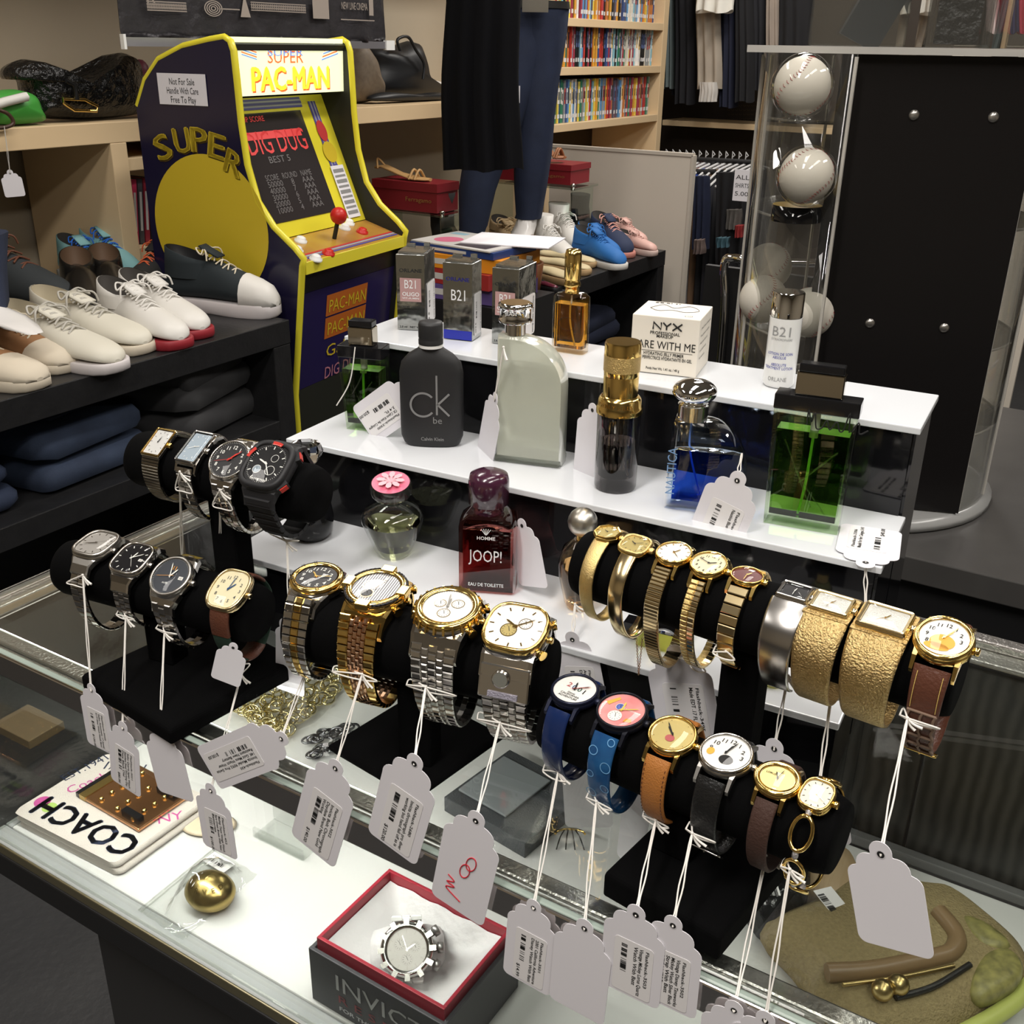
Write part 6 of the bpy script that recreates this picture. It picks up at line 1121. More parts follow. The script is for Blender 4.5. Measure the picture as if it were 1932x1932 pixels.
# ================================================================ shoes
def shoe(label, heel, toe, z, up, sole=None, lace=None, hgt=.085, w=.088, solh=.022, cap=None, shaft=0., open_=True, lift=0., grp=None, lining=None, name='sneaker', low=False, cat='shoe'):
    h3, t3 = at(*heel, z), at(*toe, z); x = (t3 - h3); L = x.length; x = x / L; y = Vector((-x.y, x.x, 0)); sole = sole or up
    t = thing(name, label, cat, frame(Vector((h3.x, h3.y, z + .0006 + lift)), x, y, Vector((0, 0, 1))), grp); k = L / .28; w *= k; hgt *= k
    hw = [(0, .30), (.03, .62), (.12, .76), (.3, .74), (.45, .78), (.62, .95), (.75, 1.0), (.87, .92), (.95, .78), (1.0, .52), (1.015, .14)]
    tp = dict(((0, .45), (.03, .55), (.12, .56), (.3, .62), (.45, .76), (.62, .62), (.75, .52), (.87, .44), (.95, .36), (1.0, .22), (1.015, .08)))
    if low: tp = {a: b * .72 for a, b in tp.items()}
    def ring(t_, f, ww=1.): return [(t_ * L, ww * f * w / 2 * cos(a) * (1 + .0 * sin(a)), solh + max(0, tp[t_] * hgt - 0) * max(0, sin(a)) ** .72) for a in [i * pi / 10 for i in range(11)]]
    MB().loft([ring(a, f) for a, f in hw], up).build('upper', t, sub=1)
    S = [(a * L * 1.02 - .01 * L, f * w / 2 * 1.07) for a, f in hw]; o = S + [(p[0], -p[1]) for p in reversed(S)]
    MB().puck([(p[0] - L / 2, p[1]) for p in o], [(.006, 0), (0, solh * .2), (0, solh * .92), (.003, solh * 1.05)], sole, T(L / 2, 0, 0)).build('sole', t)
    hc = .72 if low else 1.0
    if open_:
        el = lambda f, z_, lean=.0: [(L * (.225 + .205 * f * cos(a)), w * .36 * f * sin(a), solh + hgt * (z_ + lean * cos(a))) for a in [i * pi / 12 for i in range(24)]]
        MB().loft([el(1.12, .38 * hc), el(1.06, .65 * hc), el(1.0, .80 * hc, -.12), el(.93, .81 * hc, -.12)], up, caps=(False, False)).build('collar', t)
        MB().loft([el(.925, .805 * hc, -.12), el(.80, .5 * hc), el(.5, .42 * hc)], lining or mat('dark_shoe_lining', (.05, .045, .04), .9), caps=(False, True)).build('lining', t)
        if lace: MB().loft([[(L * x_, w * .17 * y_, solh + hgt * z_ * hc) for y_ in (-1, -.4, .4, 1)] for x_, z_ in ((.37, .96), (.42, .90), (.54, .78))], up, closed=False, caps=(False, False)).build('tongue', t, solid=.004)
    if shaft:
        MB().loft([[(L * (.20 + f * .17 * cos(a) + dx), w * .36 * f * sin(a), solh + z_) for a in [i * pi / 10 for i in range(20)]] for f, z_, dx in ((1.1, hgt * .4, .02), (1.05, hgt * .8, .0), (1.0, shaft * .7, -.02), (1.08, shaft, -.02), (.85, shaft * .98, -.02))], up).build('shaft', t)
    if lace:
        lb = MB(); n = 5
        for i in range(n):
            tt = .40 + .06 * i; zz = solh + hgt * (.84 - .07 * i) * (.98 if not low else .74) + .003; wd = w * .19
            lb.tube(spline([(tt * L, -wd, zz - .006), ((tt + .03) * L, 0, zz + .003), ((tt + .05) * L, wd, zz - .008)], 4), (.0019 * k), lace, n=6); lb.tube(spline([(tt * L, wd, zz - .006), ((tt + .03) * L, 0, zz + .003), ((tt + .05) * L, -wd, zz - .008)], 4), (.0019 * k), lace, n=6)
        z2 = solh + hgt * (.88 if not low else .66)
        for sg in (-1, 1): lb.tube(spline([(.36 * L, 0, z2), (.36 * L, sg * w * .24, z2 + .007), (.42 * L, sg * w * .34, z2 - .006), (.40 * L, sg * w * .1, z2 + .006)], 5), (.0019 * k), lace, n=6); lb.tube(spline([(.37 * L, 0, z2), (.46 * L, sg * w * .3, z2 + .002), (.48 * L, sg * w * .38, z2 - .02)], 5), (.0019 * k), lace, n=6)
        lb.build('laces', t)
    if cap: MB().loft([[(a * L * 1.012, f * w / 2 * 1.03 * cos(q), solh * .9 + tp[a] * hgt * 1.05 * max(0, sin(q)) ** .72) for q in [i * pi / 10 for i in range(11)]] for a, f in hw[-5:]], cap).build('toe_cap', t)
    return t, L, w
RK = .86
wl = mat('white_leather', (.68, .66, .62), .45); crl = mat('cream_suede', (.60, .53, .42), .8); tns = mat('tan_suede', (.32, .16, .07), .7); cvs = mat('black_canvas', (.015, .022, .026), .8); rbw = mat('white_rubber_sole', (.62, .58, .58), .5); clc = mat('cream_lace', (.62, .55, .42), .8)
shoe('tan suede shoe with cream toe cap, nearest at the left photo edge', (-150, 690), (73, 735), RK, tns, crl, clc, cap=crl, grp='tan and cream shoe pair', low=True)
shoe('tan suede shoe with cream toe cap, behind its twin at the left edge', (-40, 655), (133, 703), RK, tns, crl, clc, cap=crl, grp='tan and cream shoe pair', low=True)
shoe('cream leather lace shoe with white sole, nearer of the cream pair', (18, 655), (222, 703), RK, crl and mat('cream_leather', (.62, .59, .5), .5), rbw, mat('grey_lace', (.45, .43, .38), .8), lining=mat('beige_lining', (.4, .35, .25), .9), low=True, hgt=.1)
shoe('cream leather lace shoe, farther of the cream pair', (75, 625), (274, 668), RK, mat('cream_leather'), crl, mat('grey_lace'), lining=mat('beige_lining'), low=True, hgt=.1)
t, L, w = shoe('white golf sneaker with green and red emblem on its side', (203, 612), (342, 660), RK, wl, mat('dark_red_sole', (.3, .02, .03), .5), wl, low=True, hgt=.12)
e_ = MB(); F = T(L * .2, -w * .40, .045) @ RX(pi / 2 - .25); e_.ring2(.012, .017, mat('green_patch', (.02, .22, .08), .6), F, .0, 24, a0=.5, a1=5.8); e_.ring2(.004, .009, mat('red_patch', (.5, .02, .03), .6), F, .001, 20, a0=.5, a1=5.4); e_.build('side_emblem', t)
shoe('white golf sneaker with red sole, behind its emblem-bearing twin', (243, 595), (382, 640), RK, wl, mat('dark_red_sole'), wl, low=True, hgt=.12)
shoe('black canvas sneaker with white lugged platform sole and loose cream laces', (322, 578), (520, 598), RK, cvs, rbw, clc, hgt=.125, solh=.032, cap=wl, lining=blk)
shoe('black sneaker with orange laces behind the white golf pair', (345, 530), (245, 572), RK, mat('black_mesh_fabric', (.02, .02, .02), .8), blk, mat('orange_lace', (.65, .12, .04), .7), hgt=.11)
shoe('black camo sneaker with orange tab beside the arcade machine', (372, 520), (322, 534), RK, mat('dark_camo_fabric', (.05, .035, .03), .8, c2=(.015, .015, .012), noise=.5, ns=60), blk, mat('orange_lace', (.65, .12, .04), .7), hgt=.13)
bkl = mat('black_polished_leather', (.012, .011, .01), .22)
shoe('polished black leather loafer, nearer of the pair', (150, 555), (178, 612), RK, bkl, blk, None, name='dress_shoe', hgt=.09, lining=mat('brown_lining', (.12, .07, .04), .7))
shoe('polished black leather loafer, right one of the pair', (200, 545), (232, 598), RK, bkl, blk, None, name='dress_shoe', hgt=.09, lining=mat('brown_lining'))
t, L, w = shoe('tall brown and black lace-up boot behind the cream shoes', (-75, 566), (140, 600), RK, mat('charcoal_canvas', (.025, .03, .033), .8), mat('boot_sole', (.02, .012, .01), .6), mat('brown_lace', (.12, .04, .02), .6), name='boot', hgt=.12, shaft=.15, open_=False)
mb = MB(); lb = mat('brown_boot_leather', (.16, .055, .03), .5)
mb.loft([[(L * (.36 + .28 * f), sy * w * .2, .16 - .10 * f) for sy in (-1, -.3, .3, 1)] for f in (0, .3, .6, 1)], lb, closed=False, caps=(False, False)); mb.build('leather_lacing_panel', t, solid=.006)
for i in range(4):
    for sy in (-1, 1): MB().ball(.005, gold, T(L * (.39 + .06 * i), sy * w * .18, .155 - .022 * i), 10).build('eyelet', t)
aq = mat('aqua_mesh', (.25, .5, .52), .8); cb_l = mat('cobalt_lace', (.02, .14, .6), .7)
shoe('aqua and grey running shoe with cobalt blue laces, left one', (125, 520), (215, 548), RK, aq, mat('grey_foam_sole', (.4, .42, .42), .6), cb_l, hgt=.11)
shoe('aqua running shoe with tangled cobalt blue laces, right one', (170, 508), (258, 540), RK, aq, mat('grey_foam_sole'), cb_l, hgt=.11)
# far rack shoes
ZK = .75
shoe('white high-top with black swoosh stripe on the far rack, left one', (1013, 475), (1075, 500), ZK, wl, rbw, wl, shaft=.13, open_=False, hgt=.1)
shoe('white high-top on the far rack, right one', (1043, 455), (1098, 482), ZK, wl, rbw, wl, shaft=.14, open_=False, hgt=.1)
shoe('fluffy black ankle boot on the far rack', (1085, 445), (1125, 470), ZK, mat('black_fur', (.008, .008, .009), 1, bump=1, bs=300), blk, None, shaft=.16, open_=False, name='boot', hgt=.1)
blm = mat('bright_blue_mesh', (.02, .14, .42), .7)
shoe('bright blue running shoe with white sole on the far rack, nearest', (1085, 484), (1172, 510), ZK, blm, wl, blm, hgt=.1)
shoe('bright blue running shoe behind its twin on the far rack', (1092, 470), (1162, 492), ZK, blm, wl, blm, hgt=.1)
shoe('navy and coral running shoe on the far rack', (1120, 460), (1182, 488), ZK, mat('navy_mesh', (.02, .03, .07), .8), mat('coral_sole', (.55, .22, .18), .6), mat('coral_lace', (.6, .3, .25), .7), hgt=.1)
pk = mat('pale_pink_leather', (.62, .38, .33), .5)
shoe('pale pink sneaker on the far rack, rightmost and nearest the rack end', (1163, 470), (1235, 484), ZK, pk, mat('pink_sole', (.6, .45, .4), .6), pk, hgt=.09)
shoe('pale pink sneaker on the far rack, behind its twin', (1150, 452), (1215, 468), ZK, pk, mat('pink_sole'), pk, hgt=.1)
for i, (a_, b_, lbn) in enumerate((((1010, 505), (1110, 520), 'nearest'), ((1020, 492), (1120, 506), 'middle'), ((1000, 520), (1085, 540), 'front left'))): shoe(f'cream strappy sandal on the far rack, {lbn} one', a_, b_, ZK, mat('cream_sandal', (.6, .5, .3), .6), mat('cork_sole', (.45, .3, .15), .8), None, low=True, open_=False, name='sandal', hgt=.06)
shoe('maroon patent flat at the front of the far rack', (1010, 548), (1050, 556), ZK, mat('maroon_patent', (.10, .015, .03), .2), blk, None, low=True, name='flat_shoe')
shoe('tan slingback shoe left on the far rack', (935, 450), (985, 480), ZK, mat('straw_tan', (.45, .33, .18), .7), mat('cork_sole'), mat('straw_tan'), low=True, name='sandal')
shoe('mint green sneaker on the far rack', (905, 478), (935, 495), ZK, mat('mint_mesh', (.35, .5, .32), .7), wl, wl, hgt=.1)
# ================================================================ bags
blp = mat('black_patent_crinkled', (.008, .008, .008), .12, bump=.6, bs=38); TOPS = SHZ + .001
def hbag(pts, m, th, mt, label, name='handbag', cat='bag', parts=None):
    O = M_W * m; A = [onp(x_, y_, O, M_W) for x_, y_ in pts]; P = [((p - A[0]).dot(E_W), p.z - A[0].z) for p in A]; P = [(v.x, v.y) for v in spline([(a, b, 0) for a, b in P], 4, True)]
    cx = sum(p[0] for p in P) / len(P); cz = sum(p[1] for p in P) / len(P)
    A[0].z = TOPS - min(q[1] for q in P); t = thing(name, label, cat, frame(A[0], E_W, M_W, Vector((0, 0, 1))))
    MB().loft([[(cx + (p[0] - cx) * f, y * th, max(cz + (p[1] - cz) * f, min(q[1] for q in P))) for p in P] for f, y in ((.05, -.5), (.6, -.47), (.9, -.3), (1, 0), (.9, .3), (.3, .5))], mt).build('bag_body', t)
    return t, A[0]
def L_(t, px, py, m): p = onp(px, py, M_W * m, M_W); return tuple(t.matrix_world.inverted() @ p) if 0 else tuple(frame_inv(t) @ p)
def frame_inv(t): return FI[t.name]
FI = {}
t, A = hbag([(60, 222), (50, 200), (40, 150), (12, 152), (10, 130), (40, 114), (68, 120), (85, 140), (120, 152), (160, 150), (200, 128), (222, 102), (252, 112), (262, 150), (268, 195), (266, 216), (160, 228)], 2.66, .16, blp, 'crinkled black patent shoulder bag with brass ring buckle on the left shelf')
FI[t.name] = frame(A, E_W, M_W, Vector((0, 0, 1))).inverted()
mb = MB().tube([L_(t, x_, y_, 2.575) for x_, y_ in ((118, 186), (160, 188), (184, 200), (182, 210), (140, 208), (120, 194))], .0045, gold, closed=True, n=8); mb.build('brass_ring', t); MB().tube([L_(t, x_, y_, 2.57) for x_, y_ in ((125, 152), (140, 160), (145, 188))], .007, blackl, n=6).build('leather_strap', t)
t, A = hbag([(-30, 240), (-35, 190), (20, 176), (55, 186), (68, 212), (70, 238)], 2.62, .12, mat('green_leather', (.06, .32, .05), .4), 'green and white clutch at the far left of the left shelf')
FI[t.name] = frame(A, E_W, M_W, Vector((0, 0, 1))).inverted(); MB().tube([L_(t, x_, y_, 2.55) for x_, y_ in ((-30, 205), (10, 192), (50, 182))], .012, mat('white_leather'), n=6).build('white_flap_edge', t); MB().tube(spline([L_(t, x_, y_, 2.53) for x_, y_ in ((-10, 205), (15, 215), (25, 232), (10, 240), (-20, 242))], 5), .005, mat('brown_handle', (.06, .03, .02), .4)).build('handle', t)
t, A = hbag([(655, 192), (656, 95), (672, 84), (690, 110), (700, 150), (712, 178), (705, 195)], 2.72, .14, mat('brown_tweed', (.10, .07, .05), .6, c2=(.2, .16, .11), noise=.5, ns=60), 'brown patterned bag with pale piping, on the shelf right of the arcade machine')
t, A = hbag([(700, 188), (698, 130), (695, 100), (740, 96), (775, 85), (790, 120), (800, 160), (830, 180), (832, 190)], 2.8, .16, mat('black_soft_leather', (.012, .013, .015), .45), 'slouchy black leather bag right of the patterned bag')
FI[t.name] = frame(A, E_W, M_W, Vector((0, 0, 1))).inverted(); MB().tube(spline([L_(t, x_, y_, 2.7) for x_, y_ in ((755, 95), (750, 75), (770, 70), (785, 95), (800, 120), (798, 150))], 5), .006, mat('black_soft_leather')).build('handle', t)
t, A = hbag([(700, 192), (720, 176), (800, 180), (832, 176), (834, 190)], 2.66, .08, mat('black_soft_leather'), 'flat black clutch lying in front of the slouchy black bag', 'clutch')
t, A = hbag([(795, 176), (800, 150), (832, 150), (835, 172)], 2.88, .06, mat('white_leather'), 'white bag corner behind the black bags', 'clutch')
t, A = hbag([(252, 205), (250, 128), (275, 124), (277, 205)], 2.85, .05, mat('maroon_leather', (.14, .02, .04), .5), 'maroon bag edge behind the arcade machine', 'clutch')
# red boxes and little glass shelves
rbx = mat('red_shoe_box', (.22, .012, .02), .45); gsh = pane('shelf_glass', (.86, .92, .88), 1.6); cg = mat('gold_foil_script', (.5, .35, .12), .4, .8)
def sbox(label, px0, px1, pyb, pyt, n, depth, script=True):
    a, b = onn(px0, pyb, n), onn(px1, pyb, n); w_ = (b - a).length; h_ = onn(px0, pyt, n).z - a.z
    t = thing('shoe_box', label, 'shoe box', frame(Vector((a.x, a.y, a.z)), E_C, N_C, Vector((0, 0, 1))))
    MB().box(w_, depth, h_ * .72, rbx, c=(w_ / 2, depth / 2, h_ * .36)).build('box_body', t); MB().box(w_ + .008, depth + .008, h_ * .3, rbx, c=(w_ / 2, depth / 2, h_ * .87)).build('lid', t)
    if script: MB().text('Ferragamo', h_ * .22, cg, T(w_ * .52, -.0055, h_ * .35) @ RX(pi / 2), w=w_ * .4).build('gold_script', t)
    return t, a, w_, h_
t, a, w_, h_ = sbox('red shoe box with gold script on the left glass shelf', 706, 824, 390, 338, 3.35, .14)
RB1 = a.z
def gshelf(label, px0, px1, py, n, depth, zb):
    a, b = onn(px0, py, n), onn(px1, py, n); w_ = (b - a).length; t = thing('glass_stand', label, 'glass display stand', frame(Vector((a.x, a.y, a.z)), E_C, N_C, Vector((0, 0, 1))))
    MB().box(w_, depth, .008, gsh, c=(w_ / 2, depth / 2, -.0045)).build('glass_top', t)
    for x_ in (.02, w_ - .02):
        MB().box(.006, depth * .9, a.z - zb - .012, gsh, c=(x_, depth / 2, -(a.z - zb) / 2 - .004)).build('glass_side', t)
        MB().lathe([(.009, -.012), (.009, -.001), (.006, .001), (.010, .006), (.010, .012), (.004, .015)], steel, T(x_, .02, 0), 14).build('chrome_connector', t)
gshelf('glass display stand carrying the left red shoe box', 700, 836, 392, 3.33, .18, .755)
sbox('dark red shoe box with gold script under the tan sandal, centre back', 942, 1076, 338, 302, 3.85, .16); gshelf('glass display stand under the dark red shoe box behind the jeans', 915, 1085, 340, 3.83, .2, .755)
def sandal(label, n, px0, px1, py, c):
    a, b = onn(px0, py, n), onn(px1, py, n); L = (b - a).length; t = thing('sandal', label, 'shoe', frame(a, E_C, N_C, Vector((0, 0, 1)))); mt = mat('sandal_' + label.split()[0], c, .5)
    MB().loft([[(x_ * L, wy * .5 * cos(q) * .07, .012 + zz + .006 * sin(q)) for q in [i * pi / 5 for i in range(10)]] for x_, wy, zz in ((0, .5, .03), (.15, .8, .035), (.45, .7, .012), (.75, 1.1, 0), (.95, .8, 0), (1, .3, 0))], mt).build('footbed', t)
    for x_ in (.7, .8): MB().tube(spline([(x_ * L, -.035, .01), (x_ * L, 0, .045), (x_ * L, .035, .01)], 4), .005, mt).build('strap', t)
    MB().tube(spline([(.1 * L, -.028, .04), (.02 * L, 0, .075), (.1 * L, .028, .04)], 4), .004, mt).build('ankle_strap', t)
sandal('tan flat sandal with pointed straps on top of the left red box', 3.4, 712, 812, 336, (.5, .3, .12)); sandal('brown leather sandal with studs on top of the dark red box', 3.9, 1022, 1065, 300, (.3, .12, .05))
t = thing('boot', 'black boot standing below the left glass shelf', 'shoe', fz(onn(835, 452, 3.45) * 1.0, YC)); a = onn(835, 452, 3.45); hh = onn(835, 362, 3.45).z - a.z
MB().loft([[(f * .045 * cos(q) + dx, f * .05 * sin(q), z_ * hh) for q in [i * pi / 8 for i in range(16)]] for f, z_, dx in ((.9, 0, 0), (1.2, .08, .02), (1, .3, 0), (1, .7, 0), (1.15, 1, 0), (.9, .99, 0))], mat('black_suede', (.012, .011, .011), .8)).build('shaft', t); MB().box(.1, .07, .02, blk, c=(.0, 0, -.010)).build('sole', t)
# stack of board games and papers left on the far rack
for i, (lab, x0, x1, y_, n, hh, c) in enumerate((('purple and blue game box at the bottom of the stack beside the arcade machine', 762, 880, 600, 2.62, .06, (.10, .07, .25)), ('green and red game box in the stack, second from bottom', 758, 882, 568, 2.64, .06, (.35, .03, .03)), ('orange game box near the top of the stack', 765, 885, 520, 2.66, .07, (.75, .25, .02)), ('navy flat box topping the stack', 770, 892, 485, 2.7, .03, (.02, .04, .16)))):
    pass
base = onn(760, 560, 2.55); tbx = thing('cube_stand', 'black cube stand hidden behind the silver cartons, carrying stacked boxes', 'stand', frame(Vector((base.x, base.y, .002)), E_C, N_C, Vector((0, 0, 1)))); hz_ = .80
MB().box(.36, .3, hz_, blk, c=(.18, .15, hz_ / 2)).build('cube', tbx)
bw_ = mat('print_box_white', (.6, .58, .56), .4)
zc = hz_ + .004
for i, (lab, w_, d_, hh, c) in enumerate((('purple printed game box at the bottom of the stack beside the arcade machine', .32, .24, .045, (.12, .08, .25)), ('red and green game box second in the stack', .30, .25, .045, (.35, .03, .03)), ('bright orange game box near the stack top', .33, .24, .04, (.75, .28, .02)), ('thin navy box under the magazines', .31, .22, .02, (.02, .05, .2)))):
    single(MB().box(w_, d_, hh, mat('game_box_' + str(i), c, .35)).box(w_ * .5, .0006, hh * .4, bw_, c=(-.02, -d_ / 2 - .0004, 0)), 'game_box', lab, 'game box', frame(Vector((base.x, base.y, zc + hh / 2)) + E_C * .17 + N_C * .13, E_C, N_C, Vector((0, 0, 1))) @ RZ(.06 * (-1) ** i), bevel=.001); zc += hh + .001
pm_ = MB().box(.30, .22, .004, bw_, c=(0, 0, .002)); pm_.disc(.045, mat('pink_circle_print', (.6, .15, .25), .5), T(-.07, -.03, .0042)).quad(.12, .1, mat('dark_photo_print', (.05, .04, .05), .4), T(.06, -.04, .0043)).quad(.06, .03, mat('light_blue_print', (.3, .5, .6), .4), T(-.11, .07, .0043))
single(pm_, 'magazine', 'magazine with pink disc cover on top of the box stack', 'magazine', frame(Vector((base.x, base.y, zc)) + E_C * .17 + N_C * .13, E_C, N_C, Vector((0, 0, 1))) @ RZ(-.1))
single(MB().box(.27, .2, .003, paper, c=(0, 0, .0015)), 'paper_sheet', 'white paper sheets on top of the magazine stack, right side', 'paper', frame(Vector((base.x, base.y, zc + .0045)) + E_C * .27 + N_C * .2, E_C, N_C, Vector((0, 0, 1))) @ RZ(.25))
# brown bucket bag
bl_ = mat('saddle_brown_leather', (.12, .045, .015), .35); c0 = onn(950, 560, 2.95)
bk = thing('bucket_bag', 'saddle brown leather bucket bag with raised curled strap, behind the silver cartons', 'bag', frame(Vector((c0.x, c0.y, .75 + .001)), E_C, N_C, Vector((0, 0, 1)))); hh = onn(950, 490, 2.95).z - .751
MB().loft([[(f * .13 * cos(q), f * .09 * sin(q), z_) for q in [i * pi / 12 for i in range(24)]] for f, z_ in ((.9, 0), (1, .02), (1.08, hh), (1.02, hh), (.95, hh - .02))], bl_, caps=(True, True)).build('bag_body', bk)
MB().loft([[(.10 + .03 * sin(tt * 3), -.05 + .1 * (k_ - .5) * 1, hh - .03 + tt * .12 - .0 * k_) for k_ in (0, .33, .66, 1)] for tt in (0, .25, .5, .75, 1)], bl_, closed=False, caps=(False, False)).build('curled_strap', bk, solid=.005)
# ================================================================ mannequins and clothes
skinw = mat('glossy_white_mannequin', (.72, .70, .68), .25); denim = mat('dark_indigo_denim', (.006, .010, .026), .8, c2=(.018, .028, .065), noise=.5, ns=14, bump=.4, bs=500); blc = mat('black_wool', (.005, .005, .006), .95, spec=.1)
def limb(mb, pts, mt, k=16):      # pts: (px, py, D, half width m, depth ratio)
    R = []
    for (px_, py_, D, w_, dr) in pts: c = atD(px_, py_, D); R.append([tuple(c + Vector((w_ * cos(a), w_ * dr * sin(a), 0)) + Vector((.004 * sin(5 * a + py_ * .11), 0, 0))) for a in [i * 2 * pi / k for i in range(k)]])
    return mb.loft(R, mt)
J = 4.15
mn = thing('mannequin', 'white mannequin lower body in dark skinny jeans standing behind the far shoe rack', 'mannequin')
limb(MB(), [(1006, 12, J, .125, .75), (1006, 60, J, .12, .75), (1014, 110, J, .095, .7), (1014, 150, J, .082, .9), (1010, 220, J, .075, .9), (1005, 290, J, .07, .9), (1001, 350, J, .06, .9), (998, 405, J, .048, .9), (996, 412, J, .047, .9)], denim).build('jeans_leg', mn)
limb(MB(), [(985, 20, J - .02, .10, .75), (978, 80, J - .02, .10, .8), (965, 160, J - .02, .09, .9), (940, 240, J - .05, .08, .9), (915, 300, J - .08, .075, .9), (900, 360, J - .1, .065, .9), (893, 425, J - .12, .052, .9), (890, 437, J - .12, .05, .9)], denim).build('jeans_leg', mn)
limb(MB(), [(996, 405, J, .035, 1), (992, 425, J, .04, 1.2), (985, 440, J - .02, .045, 1.6), (983, 452, J - .04, .04, 1.8)], skinw).build('foot', mn); limb(MB(), [(890, 432, J - .12, .035, 1), (888, 446, J - .13, .04, 1.3), (885, 456, J - .14, .04, 1.6)], skinw).build('foot', mn)
limb(MB(), [(1006, 16, J, .128, .78), (1006, 2, J, .128, .78)], mat('black_belt', (.02, .02, .02), .4)).build('belt', mn)
bb_ = mat('belt_buckle', (.7, .68, .62), .2, 1); MB().box(.09, .02, .05, bb_, T(atD(1010, 8, J - .13))).build('belt_buckle', mn)
def garment(label, name, cat, px0, px1, py0, py1, n=None, D=None, mt=None, taper=1., hem=0., th=.05, folds=5, seed=0, group=None, gap=0):
    f_ = (lambda x_, y_: onn(x_, y_, n)) if n else (lambda x_, y_: atD(x_, y_, D)); dn = N_C if n else Vector((0, 1, 0)); rnd = random.Random(seed); ph = rnd.random() * 6; R = []
    for j in range(9):
        v = j / 8; y_ = py0 + (py1 - py0) * v; cx = (px0 + px1) / 2; hw = (px1 - px0) / 2 * (taper + (1 - taper) * v); row = []; k = 40
        for i in range(k):
            a = 2 * pi * i / k; xx = cx + hw * cos(a) + hw * .05 * sin(3 * v * 2 + ph); p = f_(xx, y_ + hem * sin(folds * a + ph) * v); row.append(tuple(p + dn * (th * sin(a) * (.6 + .25 * sin(folds * cos(a) * 3 + ph)) + .012 * sin(folds * 3 * cos(a) + ph + v * 1.5))))
        R.append(row)
    return single(MB().loft(R, mt), name, label, cat, None, group)
garment('long black draped coat hanging in front of the jeans mannequin', 'coat', 'coat', 833, 985, -40, 318, D=3.35, mt=blc, taper=.92, hem=3, th=.09, folds=4, seed=3)
single(MB().box(.022, .001, .055, paper), 'price_tag', 'white card tag dangling beside the jeans mannequin leg', 'price tag', fz(atD(975, 178, 3.9), -.1))
# jeans mannequin leg at the far left
mn2 = thing('mannequin', 'white mannequin foot in dark jeans at the left photo edge on the shoe rack', 'mannequin')
limb(MB(), [(-62, 440, 2.25, .08, .9), (-56, 500, 2.22, .07, .9), (-42, 570, 2.18, .058, .9), (-36, 590, 2.16, .052, .9)], denim).build('jeans_leg', mn2); limb(MB(), [(-30, 578, 2.16, .030, 1.), (-12, 588, 2.15, .034, 1.1), (12, 600, 2.12, .036, 1.1), (40, 616, 2.08, .03, 1.1), (62, 628, 2.06, .016, 1.)], skinw).build('foot', mn2)
# folded jeans on the lower shelf of the left rack
zl = onm(100, 960, 1.845).z
def pile(label, n, w_, d_, h_, mt, m=1.90, rz=0., layers=3, name='folded_jeans', z=None):
    o_ = room(m + d_ / 2, n, (z if z is not None else zl) + .001); t = thing(name, label, 'jeans' if 'jean' in name else 'clothing', frame(o_, E_W, M_W, Vector((0, 0, 1))) @ RZ(rz), 'folded clothes on the lower rack shelf')
    for k in range(layers):
        o2 = rrect(w_ * (1 - .04 * k), d_ * (1 - .03 * k), .03, 6); a = h_ / layers * k; b = h_ / layers * (k + 1) - .001
        MB().loft([[(p[0] * f + .010 * sin(p[1] * 40 + k * 2), p[1] * f + .008 * sin(p[0] * 30 + k), z_ + .014 * sin(p[0] * 23 + k * 2) * sin(p[1] * 19 + k)) for p in o2] for f, z_ in ((.95, a + .008), (1, a + (b - a) * .4), (1, a + (b - a) * .7), (.93, b), (.4, b + .003))], mt).build('fold_layer', t)
pile('folded dark blue jeans pile on the lower shelf, left part', 1.02, .30, .30, .14, mat('deep_indigo_denim', (.005, .008, .02), .85, c2=(.03, .045, .09), noise=.5, ns=7, bump=.4, bs=500)); pile('rumpled blue jeans with faded patches, lower shelf middle', 1.36, .30, .30, .12, mat('faded_denim', (.005, .008, .02), .85, c2=(.055, .08, .14), noise=.5, ns=9, bump=.4, bs=500), rz=.1, layers=2)
pile('olive brown trousers folded on the lower shelf behind the jeans', 1.40, .22, .2, .16, mat('olive_cotton', (.06, .05, .035), .9), m=2.03, rz=-.2); pile('crumpled charcoal hoodie on the lower shelf, right part', 1.72, .30, .28, .20, mat('charcoal_fleece', (.022, .022, .024), .95, c2=(.05, .05, .052), noise=.4, ns=12), rz=.25, name='hoodie'); pile('light grey knit corner at the lower shelf left edge', .72, .26, .26, .05, mat('light_grey_knit', (.35, .34, .36), .9, bump=.6, bs=200), layers=1, name='folded_sweater')
pile('folded dark navy trousers on the far rack lower shelf', 3.55, .34, .34, .2, mat('navy_cotton', (.008, .012, .03), .9), m=1.77, z=.38, name='folded_trousers'); pile('folded black trousers on the far rack lower shelf, left side', 3.2, .28, .34, .16, blc, m=1.77, z=.38, name='folded_trousers')
# ---- pale panel
a, b = onn(1076, 276, 4.28), onn(1306, 288, 4.28); pn = thing('display_board', 'plain pale grey-beige board standing behind the far shoe rack', 'board', frame(Vector((a.x, a.y, 0)), E_C, N_C, Vector((0, 0, 1)))); w_ = (b - a).length; hz_ = (a.z + b.z) / 2
bgm = mat('pale_greige_laminate', (.62, .57, .49), .35, c2=(.70, .63, .54), ns=2, noise=.1)
MB().box(w_ + .10, .02, hz_ - .014, bgm, c=(w_ / 2 - .05, .01, (hz_ - .014) / 2 + .001)).build('board', pn); MB().box(w_ + .11, .03, .013, mat('pale_trim', (.55, .5, .43), .4), c=(w_ / 2 - .05, .01, hz_ - .0065)).build('top_trim', pn); MB().box(.012, .03, hz_ - .015, mat('pale_trim'), c=(w_ + .006, .01, hz_ / 2)).build('side_trim', pn)
